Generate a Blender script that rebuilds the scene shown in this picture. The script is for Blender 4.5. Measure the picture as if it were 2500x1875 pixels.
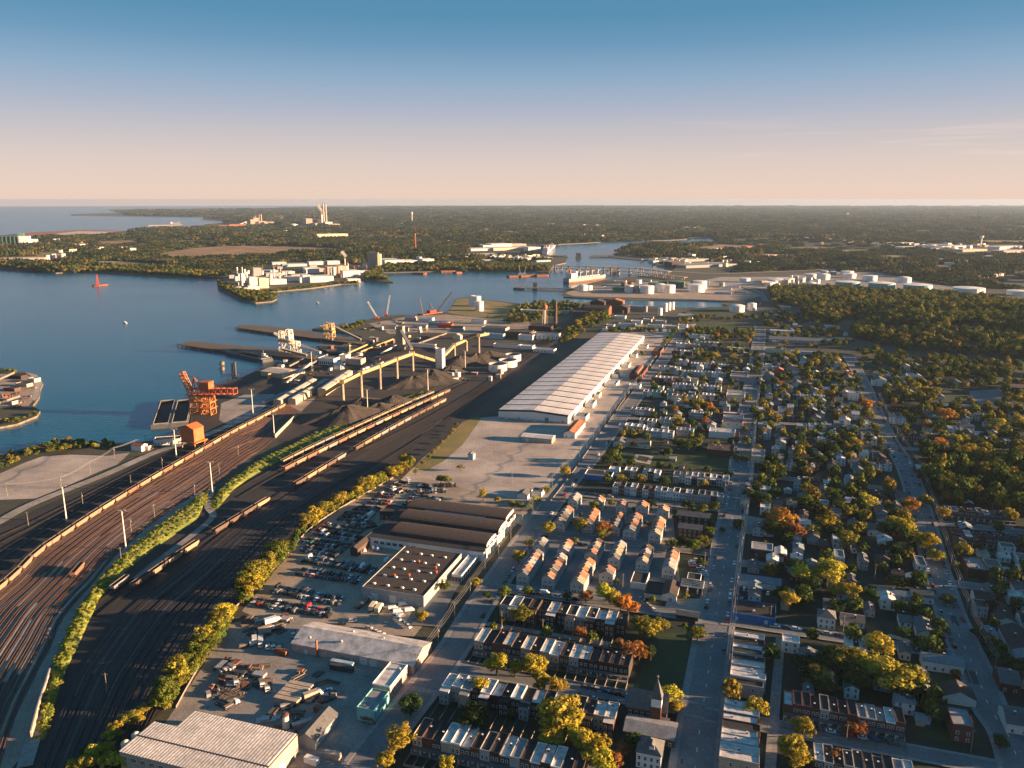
import bpy, math, random
from math import sin, cos, pi, radians, hypot, atan2, sqrt
from mathutils import Vector, Matrix
from mathutils.geometry import delaunay_2d_cdt
for o in list(bpy.data.objects): bpy.data.objects.remove(o)
SC = bpy.context.scene
COL = SC.collection
rnd = random.Random(7)

# ------------------------------------------------------------------ camera, sky, sun, exposure
F, CH = 1962.0, 225.0                       # focal length in photo pixels (2500 wide), drone height in metres
TH = math.atan((937.5 - 487) / F)
CT, ST = cos(TH), sin(TH)
cam = bpy.data.cameras.new('camera'); cam_o = bpy.data.objects.new('camera', cam); COL.objects.link(cam_o)
cam_o.location = (0, 0, CH); cam_o.rotation_euler = (pi/2 - TH, 0, 0)
cam.sensor_width = 36; cam.lens = 36 * F / 2500; cam.clip_start = 1; cam.clip_end = 200000
SC.camera = cam_o
SUN_EL, SUN_AZ = radians(8.8), radians(96)    # azimuth clockwise from the view direction
sunv = Vector((sin(SUN_AZ)*cos(SUN_EL), cos(SUN_AZ)*cos(SUN_EL), sin(SUN_EL)))
sl = bpy.data.lights.new('sun', 'SUN'); sl.energy = 5.0; sl.angle = radians(.6); sl.color = (1, .62, .34)
so = bpy.data.objects.new('sun', sl); COL.objects.link(so); so.rotation_euler = sunv.to_track_quat('Z', 'Y').to_euler()
W = bpy.data.worlds.new('World'); SC.world = W; W.use_nodes = True
nt = W.node_tree; nt.nodes.clear()
def N(nt, t, **k):
    n = nt.nodes.new(t)
    for a, b in k.items(): setattr(n, a, b)
    return n
sky = N(nt, 'ShaderNodeTexSky'); sky.sky_type = 'NISHITA'; sky.sun_disc = False
sky.sun_elevation = SUN_EL; sky.sun_rotation = SUN_AZ; sky.altitude = 200; sky.air_density = 1.0; sky.dust_density = 1.2; sky.ozone_density = 2.0
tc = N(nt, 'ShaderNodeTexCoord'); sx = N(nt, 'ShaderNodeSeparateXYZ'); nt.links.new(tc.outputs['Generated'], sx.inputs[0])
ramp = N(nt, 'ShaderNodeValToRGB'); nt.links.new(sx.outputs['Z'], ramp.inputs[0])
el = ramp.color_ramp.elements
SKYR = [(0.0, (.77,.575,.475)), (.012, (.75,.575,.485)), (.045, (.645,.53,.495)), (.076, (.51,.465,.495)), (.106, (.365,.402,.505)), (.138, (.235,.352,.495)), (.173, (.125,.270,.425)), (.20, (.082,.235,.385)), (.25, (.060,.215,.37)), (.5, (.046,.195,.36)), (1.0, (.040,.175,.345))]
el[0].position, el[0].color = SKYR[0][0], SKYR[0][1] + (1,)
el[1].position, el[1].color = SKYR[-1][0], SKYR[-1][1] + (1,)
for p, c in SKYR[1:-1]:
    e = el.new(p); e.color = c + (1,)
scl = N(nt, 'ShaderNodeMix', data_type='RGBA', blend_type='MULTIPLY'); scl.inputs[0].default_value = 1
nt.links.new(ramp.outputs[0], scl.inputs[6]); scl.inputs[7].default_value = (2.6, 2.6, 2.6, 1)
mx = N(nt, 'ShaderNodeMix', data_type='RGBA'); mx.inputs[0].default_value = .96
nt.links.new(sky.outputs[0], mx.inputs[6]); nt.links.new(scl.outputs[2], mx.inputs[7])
# a few thin wisps of cirrus low in the sky
mp = N(nt, 'ShaderNodeMapping'); nt.links.new(tc.outputs['Generated'], mp.inputs[0]); mp.inputs['Scale'].default_value = (5, 5, 120)
mp.inputs['Rotation'].default_value = (0, radians(1.2), 0)
cn = N(nt, 'ShaderNodeTexNoise'); cn.inputs['Scale'].default_value = 1.0; cn.inputs['Detail'].default_value = 5; nt.links.new(mp.outputs[0], cn.inputs[0])
cr = N(nt, 'ShaderNodeMapRange'); nt.links.new(cn.outputs[0], cr.inputs[0]); cr.inputs[1].default_value = .56; cr.inputs[2].default_value = .80
zr = N(nt, 'ShaderNodeMapRange'); nt.links.new(sx.outputs['Z'], zr.inputs[0]); zr.inputs[1].default_value = .03; zr.inputs[2].default_value = .055
z2 = N(nt, 'ShaderNodeMapRange'); nt.links.new(sx.outputs['Z'], z2.inputs[0]); z2.inputs[1].default_value = .095; z2.inputs[2].default_value = .06
m1 = N(nt, 'ShaderNodeMath', operation='MULTIPLY'); nt.links.new(zr.outputs[0], m1.inputs[0]); nt.links.new(z2.outputs[0], m1.inputs[1])
xr = N(nt, 'ShaderNodeMapRange'); nt.links.new(sx.outputs['X'], xr.inputs[0]); xr.inputs[1].default_value = .06; xr.inputs[2].default_value = .2
m0 = N(nt, 'ShaderNodeMath', operation='MULTIPLY'); nt.links.new(m1.outputs[0], m0.inputs[0]); nt.links.new(xr.outputs[0], m0.inputs[1])
m2 = N(nt, 'ShaderNodeMath', operation='MULTIPLY'); nt.links.new(m0.outputs[0], m2.inputs[0]); nt.links.new(cr.outputs[0], m2.inputs[1])
m3 = N(nt, 'ShaderNodeMath', operation='MULTIPLY'); nt.links.new(m2.outputs[0], m3.inputs[0]); m3.inputs[1].default_value = .6
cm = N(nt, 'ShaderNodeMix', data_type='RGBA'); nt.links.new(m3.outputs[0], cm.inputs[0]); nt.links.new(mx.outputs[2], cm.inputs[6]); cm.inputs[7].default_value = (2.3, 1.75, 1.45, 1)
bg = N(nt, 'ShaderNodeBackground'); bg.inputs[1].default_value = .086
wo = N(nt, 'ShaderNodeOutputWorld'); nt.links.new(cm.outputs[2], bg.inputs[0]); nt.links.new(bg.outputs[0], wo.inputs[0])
vs = SC.view_settings; vs.view_transform = 'Standard'; vs.look = 'None'; vs.exposure = 2.3; vs.gamma = 1; vs.use_curve_mapping = False
SC.render.engine = 'CYCLES'; cy = SC.cycles
cy.max_bounces = 4; cy.diffuse_bounces = 2; cy.glossy_bounces = 2; cy.transmission_bounces = 2; cy.transparent_max_bounces = 4; cy.volume_bounces = 0
cy.use_denoising = True; cy.sample_clamp_indirect = 4; cy.volume_step_rate = 5; cy.volume_max_steps = 64

# ------------------------------------------------------------------ helpers: places
def P(px, py, z=0.0):                        # the point of the level z that the photo shows at a pixel
    dx, dy = (px - 1250) / F, (937.5 - py) / F
    t = (z - CH) / (-ST + dy * CT)
    return Vector((dx * t, (CT + dy * ST) * t, z))
def IPX(v):
    zz = v[2] - CH; d = v[1]*CT - zz*ST; u = v[1]*ST + zz*CT
    return 1250 + F*v[0]/d, 937.5 - F*u/d
GA = radians(17.6)
U = Vector((sin(GA), cos(GA), 0)); V = Vector((cos(GA), -sin(GA), 0))   # along the avenues / along the cross streets
RZ = -GA                                      # rotation that takes local x to V and local y to U
def width_to(p, x1, axis=V):                  # metres from p along axis until the pixel column x1
    a, b = -2.0, 900.0
    inc = IPX(p + axis*5)[0] > IPX(p)[0]
    for _ in range(40):
        m = (a+b)/2
        if (IPX(p + axis*m)[0] < x1) == inc: a = m
        else: b = m
    return (a+b)/2
def inpoly(x, y, poly):
    r = False; j = len(poly)-1
    for i in range(len(poly)):
        xi, yi = poly[i][0], poly[i][1]; xj, yj = poly[j][0], poly[j][1]
        if (yi > y) != (yj > y) and x < (xj-xi)*(y-yi)/(yj-yi)+xi: r = not r
        j = i
    return r
def smooth(pts, k=6):                         # Catmull-Rom through world points
    out = []
    for i in range(len(pts)-1):
        p0, p1, p2, p3 = pts[max(i-1,0)], pts[i], pts[i+1], pts[min(i+2,len(pts)-1)]
        for s in range(k):
            t = s/k
            out.append(.5*((2*p1)+(p2-p0)*t+(2*p0-5*p1+4*p2-p3)*t*t+(3*p1-p0-3*p2+p3)*t**3))
    out.append(pts[-1].copy()); return out
def resample(pts, step):
    out = [pts[0].copy()]; acc = 0
    for a, b in zip(pts, pts[1:]):
        L = (b-a).length; d = step-acc
        while d <= L and L > 0:
            out.append(a+(b-a)*(d/L)); d += step
        acc = (acc+L) % step if L > 0 else acc
    return out

# ------------------------------------------------------------------ helpers: materials
M = {}
def mat(name, col, rough=.85, var=.3, scale=.3, col2=None, metal=0.0, fine=None, objcol=False, rndv=0.0, bump=0.0, stretch=None, spec=.4, thr=(.35, .65)):
    m = bpy.data.materials.new(name); m.use_nodes = True; t = m.node_tree; b = t.nodes['Principled BSDF']
    b.inputs['Roughness'].default_value = rough; b.inputs['Metallic'].default_value = metal; b.inputs['Specular IOR Level'].default_value = spec
    c2 = col2 or tuple(x*(1-var) for x in col)
    co = N(t, 'ShaderNodeTexCoord'); src = co.outputs['Object']
    if stretch:
        mp = N(t, 'ShaderNodeMapping'); mp.inputs['Scale'].default_value = stretch; t.links.new(src, mp.inputs[0]); src = mp.outputs[0]
    n1 = N(t, 'ShaderNodeTexNoise'); n1.inputs['Scale'].default_value = scale; n1.inputs['Detail'].default_value = 6; n1.inputs['Roughness'].default_value = .65
    t.links.new(src, n1.inputs[0])
    mr = N(t, 'ShaderNodeMapRange'); t.links.new(n1.outputs[0], mr.inputs[0]); mr.inputs[1].default_value, mr.inputs[2].default_value = thr
    mix = N(t, 'ShaderNodeMix', data_type='RGBA'); t.links.new(mr.outputs[0], mix.inputs[0])
    mix.inputs[6].default_value = (*col, 1); mix.inputs[7].default_value = (*c2, 1)
    out = mix.outputs[2]
    if fine:
        n2 = N(t, 'ShaderNodeTexNoise'); n2.inputs['Scale'].default_value = fine; n2.inputs['Detail'].default_value = 3; t.links.new(src, n2.inputs[0])
        r2 = N(t, 'ShaderNodeMapRange'); t.links.new(n2.outputs[0], r2.inputs[0]); r2.inputs[1].default_value = .3; r2.inputs[2].default_value = .7; r2.inputs[3].default_value = .72; r2.inputs[4].default_value = 1.18
        mm = N(t, 'ShaderNodeMix', data_type='RGBA', blend_type='MULTIPLY'); mm.inputs[0].default_value = 1; t.links.new(out, mm.inputs[6]); t.links.new(r2.outputs[0], mm.inputs[7]); out = mm.outputs[2]
    if objcol or rndv:
        oi = N(t, 'ShaderNodeObjectInfo')
        if objcol:
            mm = N(t, 'ShaderNodeMix', data_type='RGBA', blend_type='MULTIPLY'); mm.inputs[0].default_value = 1; t.links.new(out, mm.inputs[6]); t.links.new(oi.outputs['Color'], mm.inputs[7]); out = mm.outputs[2]
        if rndv:
            r2 = N(t, 'ShaderNodeMapRange'); t.links.new(oi.outputs['Random'], r2.inputs[0]); r2.inputs[3].default_value = 1-rndv; r2.inputs[4].default_value = 1+rndv
            mm = N(t, 'ShaderNodeMix', data_type='RGBA', blend_type='MULTIPLY'); mm.inputs[0].default_value = 1; t.links.new(out, mm.inputs[6]); t.links.new(r2.outputs[0], mm.inputs[7]); out = mm.outputs[2]
    t.links.new(out, b.inputs['Base Color'])
    if bump:
        bp = N(t, 'ShaderNodeBump'); bp.inputs['Strength'].default_value = bump; bp.inputs['Distance'].default_value = .3; t.links.new(n1.outputs[0], bp.inputs['Height']); t.links.new(bp.outputs[0], b.inputs['Normal'])
    M[name] = m; return m
mat('land', (.038,.045,.024), var=.5, scale=.02, col2=(.062,.056,.040), fine=.4)
mat('farland', (.024,.034,.016), scale=.004, col2=(.042,.044,.022), fine=.03)
mat('asphalt', (.165,.17,.175), scale=.06, var=.28, fine=1.2)
mat('sidewalk', (.25,.245,.235), scale=.4, var=.3, fine=2)
mat('concrete', (.34,.31,.275), scale=.05, col2=(.20,.185,.165), fine=1.0)
mat('palelot', (.43,.375,.325), scale=.03, col2=(.26,.225,.195), fine=.7)
mat('dirtlot', (.34,.275,.215), scale=.05, col2=(.22,.18,.14), fine=.8)
mat('ballast', (.36,.275,.21), scale=.035, col2=(.17,.135,.105), fine=1.1)
mat('darkyard', (.017,.017,.018), scale=.05, col2=(.030,.028,.026), fine=1.0)
mat('coalground', (.022,.021,.020), scale=.03, col2=(.040,.034,.028), fine=.8)
mat('coal', (.032,.028,.025), scale=.15, col2=(.052,.043,.036), fine=2, rough=.9, bump=.6)
mat('grass', (.026,.052,.013), scale=.08, col2=(.015,.033,.010), fine=1.4)
mat('drygrass', (.24,.175,.06), scale=.02, col2=(.13,.13,.04), fine=.6)
mat('field', (.34,.19,.08), scale=.01, col2=(.12,.10,.045), fine=.1)
mat('bank', (.20,.17,.13), scale=.2, var=.5, fine=1)
mat('timber', (.13,.10,.075), scale=.3, var=.5, stretch=(1,6,1))
mat('whiteline', (.72,.72,.70), scale=1, var=.3)
mat('yellowline', (.6,.42,.08), scale=1, var=.3)
mat('rail', (.21,.115,.075), scale=.2, var=.35, rough=.55, metal=.3)
mat('sleeperbed', (.052,.042,.037), scale=.3, var=.45, fine=2)
mat('sleeperdark', (.034,.034,.036), scale=.3, var=.4, fine=2)
mat('raildark', (.045,.037,.032), scale=.2, var=.35, rough=.5, metal=.3)
# ------------------------------------------------------------------ helpers: meshes and things
class MB:
    def __init__(s): s.v, s.f, s.m, s.mats = [], [], [], []
    def mi(s, m):
        m = M[m] if isinstance(m, str) else m
        if m not in s.mats: s.mats.append(m)
        return s.mats.index(m)
    def poly(s, pts, m):
        i = len(s.v); s.v += [tuple(p) for p in pts]; s.f.append(tuple(range(i, i+len(pts)))); s.m.append(s.mi(m)); return s
    def faces(s, vs, fs, m):
        i = len(s.v); s.v += [tuple(p) for p in vs]; k = s.mi(m)
        for f in fs: s.f.append(tuple(a+i for a in f)); s.m.append(k)
        return s
    def box(s, x0, y0, z0, x1, y1, z1, m, top=None, nobot=True):
        vs = [(x0,y0,z0),(x1,y0,z0),(x1,y1,z0),(x0,y1,z0),(x0,y0,z1),(x1,y0,z1),(x1,y1,z1),(x0,y1,z1)]
        fs = [(0,1,5,4),(1,2,6,5),(2,3,7,6),(3,0,4,7)]
        if not nobot: fs.append((3,2,1,0))
        s.faces(vs, fs, m); return s.faces(vs[4:], [(0,1,2,3)], top or m)
    def cyl(s, c, r, z0, z1, m, n=12, r1=None, cap=True, top=None):
        r1 = r if r1 is None else r1
        a = [(c[0]+r*cos(2*pi*i/n), c[1]+r*sin(2*pi*i/n), z0) for i in range(n)] + [(c[0]+r1*cos(2*pi*i/n), c[1]+r1*sin(2*pi*i/n), z1) for i in range(n)]
        s.faces(a, [(i, (i+1)%n, n+(i+1)%n, n+i) for i in range(n)], m)
        if cap: s.faces(a[n:], [tuple(range(n))], top or m)
        return s
    def beam(s, a, b, w, h, m):                # a rectangular bar from a to b
        a, b = Vector(a), Vector(b); d = b-a
        if d.length < 1e-6: return s
        d.normalize(); up = Vector((0,0,1)) if abs(d.z) < .98 else Vector((1,0,0))
        x = d.cross(up).normalized()*w/2; y = x.cross(d).normalized()*h/2
        vs = [a-x-y, a+x-y, a+x+y, a-x+y, b-x-y, b+x-y, b+x+y, b-x+y]
        return s.faces(vs, [(0,1,2,3),(7,6,5,4),(0,4,5,1),(1,5,6,2),(2,6,7,3),(3,7,4,0)], m)
    def tube(s, a, b, r, m, n=8, r1=None):
        a, b = Vector(a), Vector(b); d = (b-a).normalized(); up = Vector((0,0,1)) if abs(d.z) < .95 else Vector((1,0,0))
        x = d.cross(up).normalized(); y = x.cross(d); r1 = r if r1 is None else r1
        vs = [a+(x*cos(2*pi*i/n)+y*sin(2*pi*i/n))*r for i in range(n)] + [b+(x*cos(2*pi*i/n)+y*sin(2*pi*i/n))*r1 for i in range(n)]
        return s.faces(vs, [(i, n+i, n+(i+1)%n, (i+1)%n) for i in range(n)] + [tuple(range(n)), tuple(range(2*n-1, n-1, -1))], m)
    def mesh(s, name):
        me = bpy.data.meshes.new(name); me.from_pydata(s.v, [], s.f)
        for m in s.mats: me.materials.append(m)
        if len(s.mats) > 1: me.polygons.foreach_set('material_index', s.m)
        me.update(); return me
    def build(s, name, parent=None, **k): return link(name, s.mesh(name), parent, **k)
def link(name, data, parent=None, loc=None, rz=None, label=None, cat=None, group=None, kind=None, color=None, scale=None):
    o = bpy.data.objects.new(name, data); COL.objects.link(o)
    if parent is not None: o.parent = parent
    if loc is not None: o.location = loc
    if rz is not None: o.rotation_euler = (0, 0, rz)
    if scale is not None: o.scale = scale if hasattr(scale, '__len__') else (scale,)*3
    if label: o['label'] = label
    if cat: o['category'] = cat
    if group: o['group'] = group
    if kind: o['kind'] = kind
    if color: o.color = (*color, 1)
    return o
def thing(name, label, cat, loc, rz=0.0, group=None, **k):
    return link(name, None, None, loc=loc, rz=rz, label=label, cat=cat, group=group, **k)
def smooth_mesh(me):
    me.polygons.foreach_set('use_smooth', [True]*len(me.polygons)); return me
ORD = 'zeroth first second third fourth fifth sixth seventh eighth ninth tenth eleventh twelfth thirteenth fourteenth fifteenth sixteenth seventeenth eighteenth nineteenth twentieth'.split()
def od(n):
    if n <= 20: return ORD[n]
    t = ['twenty', 'thirty', 'forty', 'fifty', 'sixty', 'seventy', 'eighty', 'ninety'][n//10-2]
    return (t[:-1]+'ieth') if n % 10 == 0 else t+'-'+ORD[n % 10]
def tess(poly):
    pts = [Vector((p[0], p[1])) for p in poly]; n = len(pts)
    r = delaunay_2d_cdt(pts, [(i, (i+1) % n) for i in range(n)], [], 1, 1e-4)
    return r[0], r[2]
def sheet(name, poly, z, m, skirt=0.0, kind='structure', parent=None, skirtmat=None):   # a flat sheet over a world polygon
    vs, fs = tess(poly); b = MB(); b.faces([(v[0], v[1], z) for v in vs], fs, m)
    if skirt:
        n = len(poly)
        b.faces([(p[0], p[1], z) for p in poly]+[(p[0], p[1], z-skirt) for p in poly], [(i, (i+1) % n, n+(i+1) % n, n+i) for i in range(n)], skirtmat or m)
    return b.build(name, parent, kind=kind if parent is None else None)
def px(pts, z=0.0): return [P(x, y, z) for x, y in pts]
def ribbon(b, pts, w, z, m, off=0.0, w1=None):    # a strip along a world polyline, off metres to its right-hand side
    L, R = [], []
    for i, p in enumerate(pts):
        d = (pts[min(i+1, len(pts)-1)]-pts[max(i-1, 0)]); d.z = 0; d.normalize(); n = Vector((d.y, -d.x, 0))
        ww = w if w1 is None else w+(w1-w)*i/(len(pts)-1)
        L.append((p.x+n.x*(off-ww/2), p.y+n.y*(off-ww/2), z+p.z)); R.append((p.x+n.x*(off+ww/2), p.y+n.y*(off+ww/2), z+p.z))
    n = len(pts); b.faces(L+R, [(i, n+i, n+i+1, i+1) for i in range(n-1)], m); return b
def flat(pts): return [Vector((p.x, p.y, 0)) for p in pts]

# ------------------------------------------------------------------ the setting: water and land
def build_water():
    m = bpy.data.materials.new('water'); m.use_nodes = True; t = m.node_tree; b = t.nodes['Principled BSDF']
    b.inputs['Base Color'].default_value = (.004,.075,.135,1); b.inputs['Roughness'].default_value = .2; b.inputs['IOR'].default_value = 1.33; b.inputs['Specular IOR Level'].default_value = .5
    co = N(t, 'ShaderNodeTexCoord')
    def wave(sc, det, st, rot):
        mp = N(t, 'ShaderNodeMapping'); mp.inputs['Scale'].default_value = st; mp.inputs['Rotation'].default_value = (0, 0, rot); t.links.new(co.outputs['Object'], mp.inputs[0])
        n = N(t, 'ShaderNodeTexNoise'); n.inputs['Scale'].default_value = sc; n.inputs['Detail'].default_value = det; t.links.new(mp.outputs[0], n.inputs[0]); return n
    n1 = wave(.12, 3, (1, 2.2, 1), .5); n2 = wave(.004, 3, (1, 1.8, 1), .25)
    mr = N(t, 'ShaderNodeMapRange'); t.links.new(n2.outputs[0], mr.inputs[0]); mr.inputs[1].default_value = .35; mr.inputs[2].default_value = .65; mr.inputs[3].default_value = .35; mr.inputs[4].default_value = 1.0
    bp = N(t, 'ShaderNodeBump'); bp.inputs['Distance'].default_value = 1.0; t.links.new(n1.outputs[0], bp.inputs['Height']); 
    ms = N(t, 'ShaderNodeMath', operation='MULTIPLY'); t.links.new(mr.outputs[0], ms.inputs[0]); ms.inputs[1].default_value = .42; t.links.new(ms.outputs[0], bp.inputs['Strength'])
    t.links.new(bp.outputs[0], b.inputs['Normal']); M['water'] = m
    n = 96; R = 32000.0
    b = MB(); ring = [(R*cos(2*pi*i/n), R*sin(2*pi*i/n), -2.2) for i in range(n)]
    b.faces([(0, 0, -2.2)]+ring, [(0, i+1, (i+1) % n+1) for i in range(n)], 'water'); b.build('water', kind='structure')
build_water()
COAST = [(0,1114),(29,1102),(87,1089),(139,1078),(202,1078),(260,1082),(307,1083),(370,1076),(434,1055),(463,1044),(473,968),(535,936),(590,921),(631,902),(660,887),(700,880),(762,873),(800,868),(840,860),(830,846),(851,830),(892,836),(880,820),(850,812),(762,803),(800,795),(840,800),(875,787),(898,780),(921,775),(967,769),(1024,770),(1093,762),(1105,742),(1116,728),(1145,725),(1179,731),(1214,735),(1278,742),(1312,749),(1347,742),(1420,742),(1434,737),(1538,745),(1662,751),(1789,752),(1815,742),(1810,737),(1702,732),(1587,731),(1500,731),(1376,724),(1374,715),(1399,703),(1420,696),(1477,683),(1541,676),(1579,673),(1640,664),(1648,655),(1604,650),(1593,636),(1550,634),(1489,628),(1486,624),(1498,620),(1521,612),(1529,606),(1528,600),(1535,595),(1616,593),(1702,592),(1749,589),(1749,582),(1714,579),(1680,580),(1676,584),(1639,586),(1604,587),(1500,589),(1434,593),(1356,597),(1353,611),(1321,620),(1347,624),(1382,628),(1382,641),(1352,648),(1341,664),(1289,662),(1174,659),(1072,662),(934,665),(928,672),(960,689),(888,684),(876,692),(833,693),(760,703),(662,712),(653,718),(676,729),(665,735),(624,739),(595,735),(558,716),(532,702),(529,686),(546,679),(521,674),(463,677),(347,670),(260,664),(188,663),(136,666),(84,658),(0,655),(-400,650),(-400,580),(0,575),(55,569),(203,561),(318,564),(333,561),(460,561),(477,553),(558,541),(492,537),(498,530),(301,528),(174,526),(171,523),(292,519),(266,514),(266,511),(434,509),(640,508),(778,505.5),(1000,503.2)]
cw = [P(x, y) for x, y in COAST]
# close the land sheet at the horizon and behind the drone
far = [Vector((31500*sin(a), 31500*cos(a), 0)) for a in [radians(q) for q in (-6,-2,2,6,10,14,18,22,26,30,34,38,42,46,52,60,70,80)]]
land_poly = cw + far + [Vector((9000,-600,0)), Vector((-900,-600,0)), Vector((-620,150,0))]
sheet('ground', land_poly, 0, 'land', 2.4, skirtmat='bank')
sheet('ground', px([(-200,900),(0,905),(60,908),(90,915),(105,935),(98,950),(96,968),(88,980),(80,990),(98,1003),(90,1015),(40,1035),(0,1042),(-200,1060)]), 0, 'land', 2.4, skirtmat='bank')
LZ = [0.02]
def patch(name, pts, m, z=None, world=False):
    if z is None: LZ[0] += .006; z = LZ[0]
    return sheet(name, pts if world else px(pts), z, m)
# the wide wooded country beyond the creek gets a darker floor
patch('woodland_floor', [(0,652),(130,664),(260,660),(460,673),(560,680),(760,680),(930,664),(1070,660),(1290,660),(1345,645),(1310,618),(1360,595),(1500,590),(1640,585),(1752,578),(1752,592),(1640,596),(1540,600),(1500,624),(1600,633),(1700,650),(1950,665),(2250,690),(2500,720),(2700,730),(2700,505),(1500,503),(1000,504),(640,510),(300,516),(320,526),(500,530),(570,540),(480,556),(330,563),(0,578)], 'farland')
mat('gravel', (.27,.25,.225), scale=.06, col2=(.17,.158,.142), fine=.9)
FIELDS = []
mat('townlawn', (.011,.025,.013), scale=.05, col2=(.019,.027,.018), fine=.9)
mat('redmud', (.30,.10,.045), scale=.01, var=.3)
mat('palemud', (.5,.42,.36), scale=.02, var=.2)
mat('wall_concrete', (.40,.36,.31), scale=.2, var=.35, fine=2)
mat('oldwood', (.22,.19,.16), scale=.3, var=.4)
# neighbourhood lawns, lots and yards
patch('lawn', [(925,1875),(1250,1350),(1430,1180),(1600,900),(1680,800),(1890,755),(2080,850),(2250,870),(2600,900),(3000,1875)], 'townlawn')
patch('lot', [(975,1175),(1060,1090),(1150,1022),(1215,1016),(1240,1010),(1455,826),(1475,795),(1640,790),(1650,815),(1560,920),(1480,1030),(1400,1150),(1340,1222),(1180,1215),(1100,1180)], 'palelot')
patch('lot', [(960,1180),(1030,1165),(1180,1205),(1335,1228),(1290,1290),(1230,1262),(1100,1225)], 'dirtlot')
patch('lot', [(736,1312),(830,1244),(960,1168),(1060,1200),(1240,1250),(1235,1300),(1120,1420),(1010,1555),(840,1540),(620,1505),(590,1492),(640,1432),(705,1352)], 'dirtlot')
patch('yard', [(545,1525),(640,1506),(760,1512),(1062,1632),(1010,1700),(880,1875),(330,1875),(420,1740),(500,1620)], 'gravel')
patch('lot', [(0,1156),(60,1130),(101,1115),(174,1110),(260,1113),(318,1105),(285,1135),(252,1147),(174,1182),(87,1217),(-40,1222)], 'palelot')
patch('quay_apron', [(472,1030),(474,975),(535,940),(640,905),(760,880),(850,842),(900,838),(1040,800),(1100,790),(1180,800),(1060,860),(860,900),(700,970),(560,1050),(470,1085)], 'coalground')
patch('quay_apron', [(540,985),(600,962),(672,962),(640,1000),(560,1040),(535,1025)], 'concrete')
patch('scrap_ground', [(900,790),(1000,772),(1090,768),(1290,785),(1300,800),(1150,815),(1040,812),(950,815)], 'dirtlot')
patch('rail_yard_ground', [(-300,1700),(-100,1475),(35,1408),(90,1350),(148,1309),(243,1245),(359,1173),(477,1104),(574,1048),(704,982),(770,972),(730,1012),(672,1064),(646,1093),(608,1119),(498,1199),(399,1269),(307,1344),(249,1407),(208,1464),(174,1516),(136,1603),(116,1689),(81,1796),(40,1875),(-300,1900)], 'ballast')
patch('rail_yard_ground', [(30,1875),(110,1780),(150,1650),(203,1545),(254,1447),(347,1360),(480,1274),(510,1235),(600,1165),(700,1118),(790,1072),(900,1020),(1060,960),(1180,905),(1250,860),(1330,815),(1400,775),(1440,782),(1350,850),(1230,945),(1160,1005),(1085,1075),(1000,1145),(930,1165),(830,1235),(735,1300),(700,1340),(600,1440),(540,1500),(490,1600),(430,1700),(370,1760),(330,1875)], 'darkyard')
patch('rail_yard_ground', [(-60,1330),(0,1285),(110,1235),(270,1165),(380,1112),(450,1090),(560,1050),(574,1050),(477,1106),(359,1175),(243,1247),(148,1311),(35,1410),(-60,1470)], 'darkyard')
patch('coal_yard_ground', [(672,1062),(730,1010),(767,975),(850,905),(960,862),(1060,842),(1180,826),(1260,845),(1290,865),(1240,890),(1140,925),(1000,965),(900,1012),(760,1060),(690,1092)], 'coalground')
patch('lawn', [(1093,764),(1105,744),(1116,730),(1145,727),(1214,737),(1290,747),(1300,778),(1220,783),(1150,772)], 'drygrass')
patch('field', [(1010,1140),(1080,1080),(1130,1030),(1165,1018),(1175,1022),(1130,1085),(1085,1125),(1040,1150)], 'drygrass')
patch('tank_farm_ground', [(1380,716),(1420,700),(1600,686),(1700,688),(1790,696),(1862,722),(1815,734),(1590,728),(1400,723)], 'dirtlot')
patch('tank_farm_ground', [(1930,672),(2000,664),(2150,666),(2260,690),(2400,712),(2380,720),(2100,709),(1980,692)], 'gravel')
patch('tank_farm_ground', [(1690,690),(1760,676),(1960,676),(1990,692),(1960,705),(1860,704),(1780,696)], 'concrete')
patch('lawn', [(1520,1100),(1600,1098),(1790,1110),(1783,1156),(1640,1143),(1516,1130)], 'grass')
patch('sports_court', [(1543,1126),(1552,1108),(1595,1114),(1587,1134)], 'palelot')
patch('lawn', [(1553,1123),(1560,1112),(1586,1117),(1579,1129)], 'grass')
patch('lawn', [(1592,1545),(1702,1548),(1688,1702),(1548,1690),(1565,1640)], 'grass')
patch('lawn', [(2175,1650),(2330,1640),(2400,1830),(2240,1800)], 'grass')
patch('lane_paving', [(1262,1436),(1345,1300),(1400,1215),(1640,1238),(1650,1330),(1660,1420),(1560,1470)], 'asphalt')
patch('forecourt', [(1630,1462),(1722,1462),(1708,1505),(1620,1492)], 'concrete')
patch('lot', [(1690,752),(1840,745),(1850,775),(1690,772)], 'grass')
patch('lot', [(1700,783),(1845,790),(1835,806),(1690,800)], 'grass')
patch('field', [(370,622),(470,606),(560,600),(680,600),(830,606),(840,614),(700,620),(560,628),(420,630)], 'field')
patch('field', [(205,645),(250,637),(320,639),(380,644),(470,648),(330,652),(210,650)], 'drygrass')
patch('lot', [(215,643),(255,637),(285,639),(262,645)], 'palelot')
patch('mud_bank', [(45,570),(200,561.5),(322,564),(328,571),(180,577),(50,576)], 'redmud')
patch('mud_pond', [(125,572),(190,564.5),(316,566.5),(305,573),(200,575.5)], 'palemud')
patch('field', [(1660,612),(1760,596),(1860,600),(1840,612),(1730,618)], 'field')
patch('field', [(1800,626),(1870,621),(1965,621),(1950,632),(1850,634)], 'drygrass')
patch('field', [(2110,628),(2200,622),(2240,628),(2190,640)], 'drygrass')
patch('field', [(2340,588),(2420,586),(2600,588),(2600,594),(2400,593)], 'drygrass')
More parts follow.
